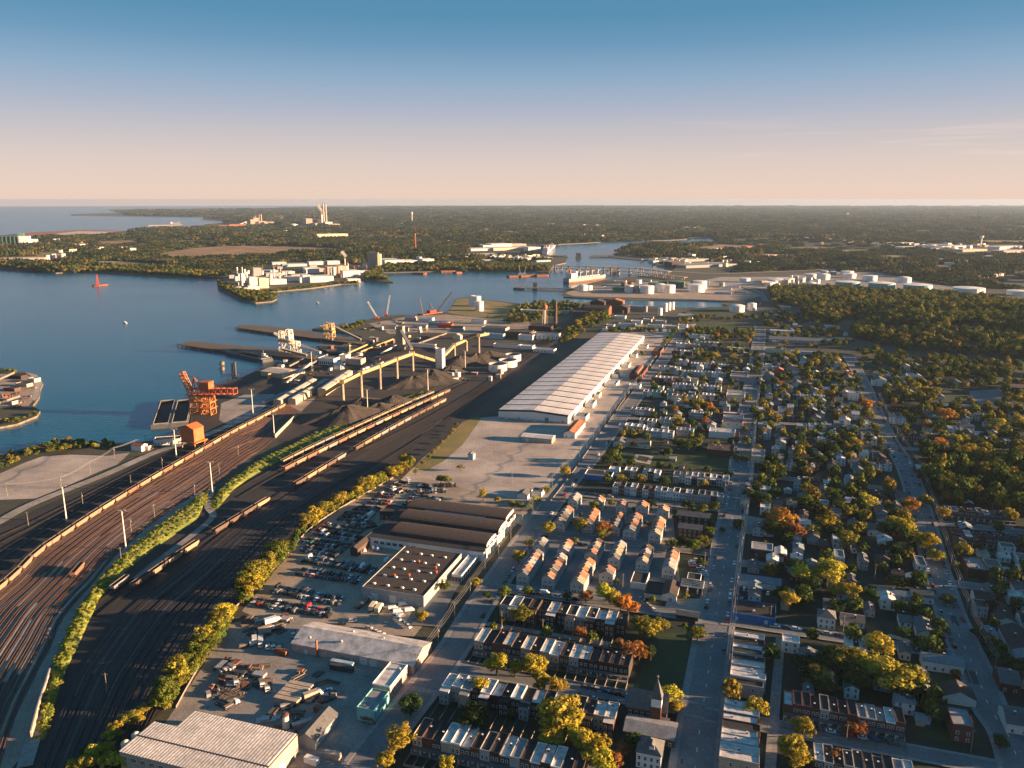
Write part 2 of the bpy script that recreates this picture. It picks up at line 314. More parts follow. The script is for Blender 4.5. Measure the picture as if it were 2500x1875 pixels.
for q in [[(880,575),(1000,572),(1010,577),(890,580)],[(600,583),(700,580),(720,586),(610,590)],[(1150,566),(1260,563),(1265,568),(1160,571)],[(420,588),(520,584),(540,590),(430,596)],[(1900,606),(2010,602),(2030,610),(1910,614)],[(1990,640),(2090,636),(2110,646),(2000,650)],[(2250,648),(2360,644),(2380,656),(2270,660)],[(1880,574),(1990,571),(2000,576),(1890,579)],[(2130,566),(2260,563),(2270,568),(2140,571)],[(1280,548),(1420,546),(1420,549),(1290,551)],[(1700,556),(1800,554),(1805,557),(1710,559)],[(80,616),(200,612),(210,622),(90,626)],[(230,590),(330,586),(345,594),(240,600)],[(2040,612),(2120,608),(2130,616),(2050,620)]]: patch('field', q, 'field' if q[0][0] % 20 else 'drygrass'); FIELDS.append(q)
patch('field', [(1640,541.5),(1690,540),(1692,543),(1640,543.5)], 'drygrass')
patch('lot', [(2060,842),(2200,862),(2400,880),(2520,886),(2520,900),(2380,892),(2180,872)], 'palelot')
patch('lot', [(2365,955),(2440,950),(2470,985),(2400,990),(2370,975)], 'asphalt')
patch('lawn', [(2292,955),(2362,955),(2370,985),(2300,990)], 'grass')
patch('lot', [(1806,1366),(1930,1384),(1925,1398),(1800,1384)], 'gravel')
patch('lot', [(1800,1255),(1880,1270),(1870,1310),(1795,1300)], 'gravel')
patch('lot', [(1640,800),(1700,790),(1690,806),(1650,815)], 'palelot')

mat('tarpatch', (.055,.056,.058), scale=.5, var=.3); mat('worn', (.19,.19,.19), scale=.5, var=.3)
# ------------------------------------------------------------------ roads with kerbs, pavements and markings
ROADS = []
def road(name, pts, w, kerb=True, line=None, m='asphalt', world=False, walk=2.2, km='sidewalk'):
    c = smooth(flat(pts if world else px(pts)), 5); LZ[0] += .004; z = .11+LZ[0]
    b = MB(); ribbon(b, c, w, z, m); o = b.build(name, kind='structure'); ROADS.append((c, w/2+(walk if kerb else 0)))
    if kerb:
        for s in (-1, 1):
            k = MB(); ribbon(k, c, walk, z+.12, km, off=s*(w/2+walk/2)); n = len(c)
            L = k.v[:n] if s > 0 else k.v[n:2*n]
            k.faces(list(L)+[(a[0], a[1], z-.02) for a in L], [(i, i+1, n+i+1, n+i) for i in range(n-1)], km); k.build('pavement', o)
    if line:
        d = resample(c, 3.0); b = MB()
        for i in range(0, len(d)-4, 4): ribbon(b, d[i:i+2], .32, z+.012, 'whiteline')
        k = b.build('lane_marking', o); k['kind'] = 'stuff'
        b = MB(); rr = random.Random(len(c))
        for _ in range(34):
            i = rr.randrange(2, len(d)-8); ribbon(b, d[i:i+rr.choice((2,2,3,5))], rr.uniform(.8,3.2), z+.006, rr.choice(('tarpatch','tarpatch','worn')), off=rr.uniform(-w*.4, w*.4))
        k = b.build('road_patch', o); k['kind'] = 'stuff'
    return c
PENN = road('avenue', [(1690,1990),(1700,1843),(1734,1611),(1753,1477),(1776,1331),(1805,1176),(1817,1072),(1831,974),(1847,887),(1857,788),(1867,739)], 14.5, line=True, walk=3.2)
CURT = road('avenue', [(810,1990),(895,1860),(1100,1596),(1180,1468),(1318,1270),(1386,1180),(1432,1130),(1508,1030),(1568,950),(1605,900),(1650,835),(1675,800)], 13, line=False, walk=2.5)
THIRD = road('avenue', [(2520,1990),(2468,1811),(2417,1732),(2382,1640),(2344,1558),(2313,1479),(2284,1385),(2256,1277),(2228,1185),(2207,1133),(2172,1078),(2143,1020),(2120,965),(2103,927),(2086,895),(2072,868)], 12.5, line=True, walk=2.2)
def cross(x, y, x0, x1, w=8.5, kerb=True, m='asphalt'):
    p = P(x, y); a = p + V*width_to2(p, x0); b = p + V*width_to2(p, x1)
    return road('cross_street', [a, (a+b)/2, b], w, kerb, m=m, world=True, walk=1.6)
def width_to2(p, x1):
    a, b = -700.0, 700.0
    for _ in range(50):
        m = (a+b)/2; q = p+V*m
        if q.y < 60 or IPX(q)[0] > x1: b = m
        else: a = m
    return a
cross(1450,1690,1118,1722); cross(1337,1453,1222,1752); cross(1404,1310,1302,1776, 7.5); cross(1440,1210,1382,1797, 7.5)
cross(1340,1550,1180,1560, 4, False, 'gravel'); cross(1900,1168,1812,2190, 7); cross(1980,1548,1760,2338, 7.5); cross(2150,1825,1720,2462, 8)
cross(2180,1094,2176,2560, 7); cross(2350,1285,2262,2560, 7.5); cross(2400,1436,2302,2600, 7); cross(1700,1035,1512,1815, 6.5); cross(1700,925,1582,1835, 6); cross(1960,930,1842,2100, 6); cross(1980,1040,1826,2140, 6); cross(1350,1750,1000,1500, 3.6, False, 'gravel')
road('alley', [(1872,1990),(1886,1800),(1895,1685),(1905,1560)], 4.5, False, m='gravel')
road('alley', [(1500,1740),(1470,1800),(1440,1880)], 4.5, False)
road('service_road', [(-60,1306),(0,1274),(87,1228),(252,1162),(376,1107),(451,1083),(560,1040),(690,985),(800,925)], 9, False, m='concrete')
road('service_road', [(60,1875),(100,1740),(122,1640),(150,1560),(190,1495),(240,1425),(300,1354),(390,1275),(495,1203)], 6, False, m='gravel')
road('service_road', [(520,1190),(512,1215),(508,1240),(520,1262),(480,1300),(400,1360),(330,1415)], 5, False, m='gravel')
road('service_road', [(1040,1530),(1075,1450),(1130,1370),(1165,1320)], 16, False)
road('highway', [(1560,653),(1640,662),(1750,668),(1850,665),(1960,661),(2060,656)], 16, False, m='concrete')
road('service_road', [(1870,735),(1850,712),(1800,700),(1700,700)], 14, False)
road('service_road', [(2060,845),(2250,868),(2500,890)], 10, False, m='concrete')

# ------------------------------------------------------------------ railway tracks
def lerp_tracks(A, B, n, skip=()):
    a = smooth(flat(px(A)), 8); b = smooth(flat(px(B)), 8)
    def rs(p, k):
        L = [0]
        for q, r in zip(p, p[1:]): L.append(L[-1]+(r-q).length)
        out = []; j = 0
        for i in range(k):
            d = L[-1]*i/(k-1)
            while j < len(L)-2 and L[j+1] < d: j += 1
            out.append(p[j]+(p[j+1]-p[j])*((d-L[j])/max(L[j+1]-L[j], 1e-6)))
        return out
    k = 70; a, b = rs(a, k), rs(b, k)
    return [[p+(q-p)*(i/(n-1)) for p, q in zip(a, b)] for i in range(n) if i not in skip]
TA = [(-260,1790),(-140,1590),(-40,1478),(35,1415),(90,1359),(148,1318),(243,1254),(359,1182),(477,1113),(574,1057),(631,1028),(704,989)]
TB = [(-10,1875),(32,1747),(75,1660),(116,1580),(145,1516),(188,1461),(231,1417),(290,1345),(385,1266),(492,1199),(602,1118),(650,1088),(735,1006)]
TC = [(90,1900),(160,1730),(200,1640),(245,1580),(310,1495),(430,1400),(560,1292),(700,1196),(850,1116),(1000,1043),(1120,977),(1200,925),(1270,868),(1340,822),(1400,785)]
TD = [(300,1900),(395,1700),(455,1600),(525,1495),(610,1405),(720,1285),(850,1195),(980,1113),(1080,1042),(1180,962),(1270,890),(1350,833),(1415,788)]
TL = [(-260,1640),(-60,1420),(60,1330),(200,1245),(330,1170),(450,1102),(560,1052),(680,990)]
TL2 = [(-260,1580),(-60,1350),(80,1275),(200,1215),(330,1148),(450,1092),(560,1046),(690,982)]
def tracks(tr, bed, rl, z0):
    for i, c in enumerate(tr):
        o = MB(); ribbon(o, c, 2.5, z0, bed); o = o.build('railway_track', kind='structure')
        for s in (-.75, .75):
            b = MB(); ribbon(b, c, .24, z0+.17, rl, off=s)
            for e in (-.12, .12):
                n = len(c); q = MB(); ribbon(q, c, .02, z0+.17, rl, off=s+e); L = q.v[:n]
                b.faces(list(L)+[(x, y, z0) for x, y, z in L], [(k, k+1, n+k+1, n+k) for k in range(n-1)], rl)
            b.build('rail', o)
YARD1 = lerp_tracks(TA, TB, 12); YARD2 = lerp_tracks(TC, TD, 12, (8,)); YARD3 = lerp_tracks(TL, TL2, 4)
for k, (i, j, a, n) in enumerate([(1,3,40,7),(4,2,46,8),(5,8,50,8),(9,7,44,7),(6,4,34,7),(2,5,54,8),(10,8,56,8)]):
    YARD1.append([YARD1[i][a+q]+(YARD1[j][a+q]-YARD1[i][a+q])*(q/n)**2*(3-2*q/n) for q in range(n+1)])
tracks(YARD1[:12], 'sleeperbed', 'rail', .42); tracks(YARD1[12:], 'sleeperbed', 'rail', .445)
tracks([], 'sleeperbed', 'rail', .42); tracks(YARD2, 'sleeperdark', 'raildark', .5); tracks(YARD3, 'sleeperdark', 'raildark', .5)
def streaks(name, ys, mats, n, z, seed, w0, w1):
    R = random.Random(seed); b = MB()
    for _ in range(n):
        i = R.randrange(len(ys)-1); a = R.randrange(0, len(ys[0])-8); k = R.randrange(3, 16); c = [(p+q)/2 for p, q in zip(ys[i], ys[i+1])][a:a+k]
        if len(c) > 2: ribbon(b, c, R.uniform(w0, w1), z+R.uniform(0, .02), R.choice(mats), off=R.uniform(-.5, .5))
    b.build(name, kind='stuff', label='worn streaks of ballast and dust between the rails')
mat('dustyballast', (.085,.083,.082), scale=.3, var=.4, fine=1.5)
streaks('ballast_streaks', YARD1[:12], ('palelot','dirtlot','sleeperbed','ballast','coalground'), 120, .36, 3, .5, 1.9); streaks('dust_streaks', YARD2, ('dustyballast','dustyballast','coalground','sleeperbed'), 150, .44, 4, .6, 2.2)
# the planted bank between the two yards, a long low mound with a concrete wall at its foot
def mound(name, L, R, h, m, k=7):
    a = smooth(flat(px(L)), 6); b = smooth(flat(px(R)), 6); n = 60
    def rs(p):
        d = [0]
        for q, r in zip(p, p[1:]): d.append(d[-1]+(r-q).length)
        out, j = [], 0
        for i in range(n):
            t = d[-1]*i/(n-1)
            while j < len(d)-2 and d[j+1] < t: j += 1
            out.append(p[j]+(p[j+1]-p[j])*((t-d[j])/max(d[j+1]-d[j], 1e-6)))
        return out
    a, b = rs(a), rs(b); bb = MB(); vs = []; tops = []
    for i in range(n):
        e = min(1, i/4, (n-1-i)/4)
        for j in range(k+1):
            t = j/k; p = a[i]+(b[i]-a[i])*t
            vs.append((p.x, p.y, .12+h*e*sin(pi*t)**.7*rnd.uniform(.75, 1.2)))
            if 0 < j < k: tops.append(vs[-1])
    bb.faces(vs, [(i*(k+1)+j, (i+1)*(k+1)+j, (i+1)*(k+1)+j+1, i*(k+1)+j+1) for i in range(n-1) for j in range(k)], m); bb.build(name, kind='structure'); return tops
mat('bankgrass', (.20,.225,.045), scale=.15, col2=(.10,.14,.03), fine=1)
BANK = mound('embankment', [(84,1800),(118,1689),(138,1603),(176,1516),(210,1464),(252,1406),(310,1345),(402,1270),(500,1202),(516,1192)], [(112,1800),(152,1660),(187,1585),(205,1545),(227,1497),(256,1447),(347,1362),(470,1276),(490,1250),(502,1222)], 2.4, 'bankgrass')
BANK += mound('embankment', [(512,1225),(560,1175),(640,1120),(700,1092),(760,1062),(870,1018),(940,990),(1030,956)], [(525,1250),(585,1185),(665,1135),(720,1106),(790,1074),(890,1030),(955,997),(1035,962)], 2.2, 'bankgrass')
def wall_along(name, pts, h, t, m, label, cat, world=False, z=0.1, bay=None):
    c = pts if world else smooth(flat(px(pts)), 4); o0 = c[0].copy(); b = MB()
    for p, q in zip(c, c[1:]): b.beam((p.x-o0.x, p.y-o0.y, h/2+z), (q.x-o0.x, q.y-o0.y, h/2+z), t, h, m)
    return b.build(name, loc=(o0.x, o0.y, 0), label=label, cat=cat)
wall_along('retaining_wall', [(78,1806),(98,1730),(112,1690),(124,1650)], 4.2, .6, 'wall_concrete', 'tall pale concrete retaining wall at the end of the planted bank', 'wall')
wall_along('retaining_wall', [(672,1070),(700,1042),(728,1014)], 4.0, .6, 'wall_concrete', 'sunlit concrete wall between the rail yard and the coal ground', 'wall')
# ------------------------------------------------------------------ labels that single things out
AUTO = []
def auto(o, what, where, key=None):           # label = what + where, with a count along the row when several share both
    AUTO.append((o, what, where, key)); return o
def finish_labels():
    by = {}
    for o, what, where, key in AUTO: by.setdefault((what, where), []).append((o, key))
    for (what, where), os in by.items():
        if len(os) == 1: os[0][0]['label'] = f'{what} {where}'; continue
        os.sort(key=lambda q: q[1] if q[1] is not None else IPX(q[0].location)[0])
        for i, (o, _) in enumerate(os): o['label'] = f'{what} {where}, {od(i+1)} from left'
# ------------------------------------------------------------------ building materials
mat('brick', (.115,.045,.034), scale=.8, var=.35, fine=3, objcol=False)
mat('brickbrown', (.10,.062,.045), scale=.8, var=.35, fine=3)
mat('darkbrick', (.05,.036,.032), scale=.8, var=.35, fine=3)
mat('whitewall', (.70,.69,.66), scale=.5, var=.18, fine=3)
mat('creamwall', (.66,.57,.40), scale=.5, var=.18)
mat('greywall', (.32,.33,.33), scale=.5, var=.25)
mat('bluewall', (.32,.45,.52), scale=.5, var=.2)
mat('tealwall', (.16,.46,.46), scale=.4, var=.25)
mat('strongblue', (.03,.16,.42), scale=.4, var=.25)
mat('pinkwall', (.55,.37,.31), scale=.4, var=.25, fine=1.5)
mat('tanwall', (.44,.36,.28), scale=.4, var=.25, fine=1.5)
mat('redwall', (.42,.05,.03), scale=.4, var=.25)
mat('whiteroof', (.60,.575,.55), scale=.22, var=.5, rough=.6, fine=2)
mat('tarroof', (.026,.027,.029), scale=.3, var=.45, fine=2)
mat('greyroof', (.24,.25,.26), scale=.3, var=.35, fine=2)
mat('shingle', (.12,.125,.13), scale=.6, var=.35, fine=3)
mat('brownroof', (.060,.046,.040), scale=.5, var=.4, fine=2)
mat('redroof', (.36,.14,.075), scale=.6, var=.35, fine=2)
mat('bluegreyroof', (.17,.22,.25), scale=.5, var=.3, fine=2)
mat('tanroof', (.34,.25,.17), scale=.6, var=.3, fine=2); mat('siding', (.46,.455,.44), scale=.5, var=.2, fine=3)
mat('trim', (.72,.71,.68), scale=1, var=.15)
mat('doorpaint', (.60,.58,.55), scale=1, var=.2)
mat('darkmetal', (.05,.052,.055), scale=1, var=.3, rough=.6)
mat('metal', (.42,.42,.42), scale=.8, var=.25, rough=.5, metal=.4)
mat('rust', (.25,.09,.045), scale=.4, var=.5, fine=2)
def glassmat():
    m = bpy.data.materials.new('window_glass'); m.use_nodes = True; b = m.node_tree.nodes['Principled BSDF']
    b.inputs['Base Color'].default_value = (.02,.026,.03,1); b.inputs['Roughness'].default_value = .12; b.inputs['Specular IOR Level'].default_value = .6; M['glass'] = m
glassmat()
WNAME = dict(brick='red brick', brickbrown='brown brick', darkbrick='dark brick', whitewall='white', creamwall='cream', greywall='grey', bluewall='pale blue', tealwall='teal', strongblue='blue', pinkwall='pink rendered', tanwall='tan', redwall='red', corrug='ribbed metal', whitemetal='white metal')
RNAME = dict(tanroof='tan', whiteroof='white', tarroof='black', greyroof='grey', shingle='dark grey', brownroof='brown', redroof='orange-red', bluegreyroof='blue-grey')
CACHE = {}
def cached(key, fn):
    if key not in CACHE: CACHE[key] = fn()
    return CACHE[key]
def window_mesh(w=1.0, h=1.55, frame='trim'):
    def mk():
        b = MB(); b.box(-w/2-.12, -.10, -.1, w/2+.12, .02, h+.14, frame, nobot=False); b.box(-w/2, -.14, 0, w/2, -.05, h, 'glass', nobot=False)
        b.box(-w/2, -.17, h/2-.05, w/2, -.12, h/2+.05, frame, nobot=False); return b.mesh('window')
    return cached(('win', w, h, frame), mk)
def door_mesh(w, h, m='doorpaint'):
    return cached(('door', w, h, m), lambda: MB().box(-w/2-.1, -.09, 0, w/2+.1, .02, h+.12, 'trim').box(-w/2, -.14, 0, w/2, -.05, h, m).mesh('door'))
def wall_mesh(w, d, h, m):
    def mk():
        b = MB(); vs = [(0,0,0),(w,0,0),(w,d,0),(0,d,0),(0,0,h),(w,0,h),(w,d,h),(0,d,h)]
        return b.faces(vs, [(0,1,5,4),(1,2,6,5),(2,3,7,6),(3,0,4,7)], m).mesh('wall')
    return cached(('wall', round(w,2), round(d,2), round(h,2), m), mk)
def gable_mesh(w, d, h, rise, ridge, roof, wallm, ov=.35, t=.22):
    """roof slabs and the two gable triangles; ridge 'u' runs in depth (local y), 'v' across (local x)"""
    def mk():
        b = MB(); g = MB()
        if ridge == 'u':
            A = [(-ov,-ov,h-ov*rise/(w/2)),(w/2,-ov,h+rise),(w/2,d+ov,h+rise),(-ov,d+ov,h-ov*rise/(w/2))]; B = [(w+ov,-ov,h-ov*rise/(w/2)),(w+ov,d+ov,h-ov*rise/(w/2)),(w/2,d+ov,h+rise),(w/2,-ov,h+rise)]
            g.poly([(0,0,h),(w,0,h),(w/2,0,h+rise-.03)], wallm).poly([(0,d,h),(w/2,d,h+rise-.03),(w,d,h)], wallm)
        else:
            A = [(-ov,-ov,h-ov*rise/(d/2)),(w+ov,-ov,h-ov*rise/(d/2)),(w+ov,d/2,h+rise),(-ov,d/2,h+rise)]; B = [(-ov,d/2,h+rise),(w+ov,d/2,h+rise),(w+ov,d+ov,h-ov*rise/(d/2)),(-ov,d+ov,h-ov*rise/(d/2))]
            g.poly([(0,0,h),(0,d/2,h+rise-.03),(0,d,h)], wallm).poly([(w,0,h),(w,d,h),(w,d/2,h+rise-.03)], wallm)
        for Q in (A, B):
            up = [(x,y,z+t) for x,y,z in Q]; b.faces(up+Q, [(0,1,2,3),(4,5,1,0),(5,6,2,1),(6,7,3,2),(7,4,0,3)], roof)
        return b.mesh('roof'), g.mesh('gable')
    return cached(('gab', round(w,2), round(d,2), round(h,2), rise, ridge, roof, wallm), mk)
def hip_mesh(w, d, h, rise, roof, ov=.4):
    def mk():
        k = min(w, d)/2; b = MB(); x0, y0, x1, y1 = -ov, -ov, w+ov, d+ov
        if w >= d: r = [(k, d/2, h+rise), (w-k, d/2, h+rise)]
        else: r = [(w/2, k, h+rise), (w/2, d-k, h+rise)]
        vs = [(x0,y0,h-.1),(x1,y0,h-.1),(x1,y1,h-.1),(x0,y1,h-.1)]+r
        fs = [(0,1,5,4),(1,2,5),(2,3,4,5),(3,0,4)] if w >= d else [(0,1,4),(1,2,5,4),(2,3,5),(3,0,4,5)]
        return b.faces(vs, fs, roof).mesh('roof')
    return cached(('hip', round(w,2), round(d,2), round(h,2), rise, roof), mk)
def flatroof_mesh(w, d, h, roof, cap, par):
    def mk():
        b = MB().poly([(.15,.15,h-.05),(w-.15,.15,h-.05),(w-.15,d-.15,h-.15),(.15,d-.15,h-.15)], roof); t = .22
        q = MB(); a = h-.3
        q.box(-.03,-.03,a,w+.03,t,h+par,cap); q.box(-.03,d-t,a,w+.03,d+.03,h+par*.6,cap); q.box(-.03,t,a,t,d-t,h+par*.85,cap); q.box(w-t,t,a,w+.03,d-t,h+par*.85,cap)
        return b.mesh('roof'), q.mesh('parapet')
    return cached(('flat', round(w,2), round(d,2), round(h,2), roof, cap, par), mk)
def put_windows(root, w, d, h, nf, rows, side=0, ww=1.0, wh=1.5, frame='trim', z0=1.0, gap=3.0, side_rows=None):
    me = window_mesh(ww, wh, frame)
    for r in range(rows):
        z = z0 + r*gap
        if z+wh > h: break
        for i in range(nf): link('window', me, root, loc=(w*(i+.5)/nf, 0, z))
        for i in range(side): link('window', me, root, loc=(w, d*(i+.5)/side, z), rz=pi/2)
FOOT = []                                      # footprints, kept clear of trees
def foot(p, w, d, rz=RZ, margin=1.0):
    c, s = cos(rz), sin(rz); q = lambda x, y: (p.x+x*c-y*s, p.y+x*s+y*c)
    FOOT.append([q(-margin,-margin), q(w+margin,-margin), q(w+margin,d+margin), q(-margin,d+margin)])
def bld(x0, y0, x1, d, h, wall='greywall', roof='greyroof', style='flat', name='building', cat='building', label=None, what=None, where=None, nf=0, rows=0, side=0, doors=(), par=.5, cap=None, rise=None, vents=0, chim=0, ww=1.0, wh=1.5, z0=1.0, gap=3.0, w=None, group=None, rz=RZ, loc=None):
    p = loc if loc is not None else P(x0, y0); w = w or width_to(p, x1, Vector((cos(rz), sin(rz), 0))); foot(p, w, d, rz)
    root = thing(name, label, cat, p, rz, group); link('wall', wall_mesh(w, d, h, wall), root)
    if not label: auto(root, what or f'{WNAME.get(wall, wall)} {cat} with {RNAME.get(roof, roof)} roof', where or 'in the town')
    if style == 'flat':
        r, q = flatroof_mesh(w, d, h, roof, cap or wall, par); ro_ = link('roof', r, root); link('parapet', q, root)
    elif style in ('u', 'v'):
        rise = rise or .42*(w if style == 'u' else d)/2; rise = min(rise, 4.5); r, g = gable_mesh(w, d, h, round(rise,2), style, roof, wall); ro_ = link('roof', r, root); link('gable', g, root)
    elif style == 'hip': ro_ = link('roof', hip_mesh(w, d, h, rise or min(.5*min(w,d)/2*1.2, 4), roof), root)
    put_windows(root, w, d, h, nf, rows, side, ww, wh, z0=z0, gap=gap)
    for dx, dw, dh, *dm in doors: link('door', door_mesh(dw, dh, dm[0] if dm else 'doorpaint'), root, loc=(dx*w, -.02, 0))
    for i in range(vents):
        vm = cached('vent', lambda: MB().box(-.6,-.6,0,.6,.6,.9,'metal').cyl((0,0),.35,.9,1.3,'metal',8).mesh('roof_vent'))
        link('roof_vent', vm, ro_, loc=(w*rnd.uniform(.1,.9), d*rnd.uniform(.15,.85), h-.05 if style == 'flat' else h+(rise or 0)*.6))
    for i in range(chim):
        cmh = cached('chim', lambda: MB().box(-.4,-.4,-1.5,.4,.4,1.5,'brick').box(-.5,-.5,1.5,.5,.5,1.7,'trim').mesh('chimney'))
        link('chimney', cmh, ro_, loc=(w*rnd.uniform(.3,.7), d*rnd.uniform(.25,.8), h+(rise or .6)*.7))
    return root
def row(x0, y0, x1, n, d=12.5, h=7.0, walls=('brick','darkbrick'), roofs=('whiteroof','tarroof','tarroof','greyroof'), where='', ell=0, porch=0, win=True, rows=2, axis='v', cap='trim', group=None, w=None, style='flat', seed=0, name='row_house'):
    """terraced houses side by side, each a house of its own; axis 'v' across the view, 'u' along the avenue"""
    r = random.Random(seed*31+int(x0)); p = P(x0, y0)
    W_ = w or width_to(p, x1)/n; per = W_*n
    foot(p, per if axis == 'v' else d, d if axis == 'v' else per)
    for i in range(n):
        q = p + (V if axis == 'v' else U)*(W_*i); wa, ro = r.choice(walls), r.choice(roofs); hh = h+r.choice((0,0,.3,-.3,.6)); dd = d+r.choice((0,0,.5,-.6,1.0))
        a, b_ = (W_, dd) if axis == 'v' else (dd, W_)
        root = thing(name, None, 'house', q, RZ, group or f'row houses {where}')
        root['label'] = f'{RNAME[ro]}-roofed {WNAME[wa]} house, {od(i+1)} from {"left" if axis == "v" else "the camera"} {where}'
        link('wall', wall_mesh(a-.02, b_, hh, wa), root)
        if style == 'flat': rr, pp = flatroof_mesh(a, b_, hh, ro, wa if ro == 'tarroof' else r.choice((cap, 'greywall', wa)), .4); ro_ = link('roof', rr, root); link('parapet', pp, root)
        else:
            rr, gg = gable_mesh(a, b_, hh, 2.4, style, ro, wa, ov=.15); link('roof', rr, root); link('gable', gg, root)
        if axis == 'v' and win:
            wm = window_mesh(.95, 1.5)
            if ell and i % 2 == (ell-1):
                em = cached(('ell', round(a,2), round(hh,1), wa, ro), lambda: (lambda b: (b.box(.1,-3.4,0,a-.1,0,hh-.25,wa,top=ro), b.mesh('rear_wing'))[1])(MB())); link('rear_wing', em, root); yo = -3.4
            else: yo = 0
            for k in range(rows):
                z = 1.0+k*2.9
                if z+1.5 > hh: break
                if r.random() < .12: continue
                for fx in ((.28, .72) if (k or not porch) else (.68,)): link('window', wm, root, loc=(a*fx, yo-.0, z))
            if porch:
                link('door', door_mesh(.95, 2.1), root, loc=(a*.25, yo, 0))
                pm = cached(('porch', round(a,2)), lambda: MB().box(.05,-2.2,2.7,a-.05,.0,2.9,'shingle',nobot=False).box(.1,-2.1,0,.25,-1.95,2.7,'trim').box(a-.25,-2.1,0,a-.1,-1.95,2.7,'trim').box(.05,-2.2,0,a-.05,0,.35,'sidewalk').mesh('porch')); link('porch', pm, root)
        if axis == 'u' and win:
            wm = window_mesh(.95, 1.5)
            for k in range(rows):
                for fy in (.28, .72): link('window', wm, root, loc=(a, b_*fy, 1.0+k*2.9), rz=pi/2)
            if i == 0:
                for fx in (.3, .7): link('window', wm, root, loc=(a*fx, 0, 1.0+2.9))
        if r.random() < .6 and style == 'flat' and y0 > 1000:
            vm = cached('rvent', lambda: MB().box(-.3,-.3,-.2,.3,.3,.8,'brick').box(-.36,-.36,.8,.36,.36,.95,'trim').mesh('chimney')); link('chimney', vm, ro_, loc=(a*r.uniform(.25,.75), b_*r.uniform(.3,.8), hh))
def gblock(x0, y0, x1, xr, yr, where, rank, roofs=('redroof','redroof','tanroof','brownroof','shingle','greyroof'), h=6.4):
    """a terrace of gabled houses that runs away from the camera"""
    r = random.Random(int(x0*7+y0)); p = P(x0, y0); w = width_to(p, x1); e = P(xr, yr, h+2.4); L = max((e-p).dot(U)*1.42, 9); n = max(2, round(L/6.0)); W_ = L/n
    foot(p, w, L)
    for i in range(n):
        ro = r.choice(roofs); root = thing('gabled_house', None, 'house', p+U*(W_*i), RZ, 'gabled row houses in the middle blocks')
        root['label'] = f'{RNAME[ro]}-roofed white house, {od(i+1)} from camera in {rank} gabled terrace {where}'
        link('wall', wall_mesh(w, W_-.02, h, 'siding'), root)
        rr, gg = gable_mesh(w, W_, h, 2.4, 'u', ro, 'siding', ov=.12); ro_ = link('roof', rr, root); link('gable', gg, root)
        wm = window_mesh(.95, 1.4)
        for k in (0, 1):
            if i == 0:
                for fx in (.2, .38, .62, .8) if k == 0 else (.3, .7): link('window', wm, root, loc=(w*fx, 0, 1.0+2.9*k))
            for fy in (.3, .7): link('window', wm, root, loc=(w, W_*fy, 1.0+2.9*k), rz=pi/2)
        cmh = cached('gchim', lambda: MB().box(-.35,-.35,-1.2,.35,.35,1.1,'brick').box(-.42,-.42,1.1,.42,.42,1.25,'trim').mesh('chimney')); link('chimney', cmh, ro_, loc=(w*.5, W_*.15, h+2.4))
        pw = cached(('pw', round(w,2)), lambda: MB().poly([(-.05,-.1,h+.15),(w/2,-.1,h+2.75),(w/2,.12,h+2.75),(-.05,.12,h+.15)], 'trim').poly([(w/2,-.1,h+2.75),(w+.05,-.1,h+.15),(w+.05,.12,h+.15),(w/2,.12,h+2.75)], 'trim').mesh('party_wall'))
        if r.random() < .5: link('party_wall', pw, ro_)

# ------------------------------------------------------------------ the town
B1 = ('brick','darkbrick','brickbrown','greywall','darkbrick','tanwall'); WH = ('whitewall','whitewall','greywall','creamwall','bluewall')
row(1008,1834,1420,17, 13, 7.2, B1, where='in the terrace along the bottom edge', porch=1, seed=1)
row(1079,1708,1500,17, 11, 7.2, B1, ('whiteroof','whiteroof','tarroof','greyroof'), where='in the terrace behind the golden tree', ell=1, seed=2)
row(1158,1596,1534,16, 13, 7.2, B1, ('whiteroof','tarroof','tarroof','brownroof','whiteroof'), where='in the terrace facing lower cross street', porch=1, seed=3)
row(1220,1504,1526,13, 11, 7.2, B1, ('whiteroof','whiteroof','tarroof','brownroof'), where='in the terrace behind the parked white vans', ell=2, seed=4)
row(1779,1697,0,9, 15, 6.8, ('brickbrown','greywall','tanwall'), ('whiteroof','tarroof','whiteroof','greyroof'), where='beside avenue below the blue wall', axis='u', w=5.2, seed=5)
row(1753,1885,0,8, 15, 6.8, ('brickbrown','greywall','tanwall'), ('whiteroof','tarroof','whiteroof'), where='beside avenue at the bottom edge', axis='u', w=5.2, seed=6)
row(1911,1752,2207,13, 11, 6.8, ('brick','brick','greywall','brickbrown'), ('tarroof','whiteroof','tarroof','greyroof'), where='in the terrace below the round tree', porch=1, seed=7)
row(1985,1890,2232,10, 11, 6.5, B1, ('whiteroof','tarroof','brownroof','greyroof'), where='in the cut-off terrace at the bottom', porch=1, seed=8)
row(2322,1326,2490,10, 10, 6.2, ('brick',), ('whiteroof','tarroof','tarroof','greyroof'), where='in the brick terrace east of curved road', porch=1, seed=9)
row(2306,1264,2478,11, 9, 6.2, ('brick',), ('shingle','tarroof'), where='in the terrace under the dark wood', porch=1, seed=10)
row(2063,1606,2132,4, 10, 6, ('whitewall','creamwall'), ('whiteroof','tarroof'), where='hidden behind the round trees', seed=11)
for q in [(1350,1296,1378,1391,1245),(1386,1243,1410,1415,1207),(1420,1300,1446,1449,1249),(1448,1245,1472,1470,1213),(1485,1308,1512,1508,1258),(1503,1255,1528,1517,1221),(1520,1317,1552,1552,1262),(1551,1258,1580,1564,1227),(1582,1326,1612,1608,1271),(1603,1268,1630,1617,1236)]:
    gblock(*q, 'above the cross street', od(1+[1350,1386,1420,1448,1485,1503,1520,1551,1582,1603].index(q[0])))
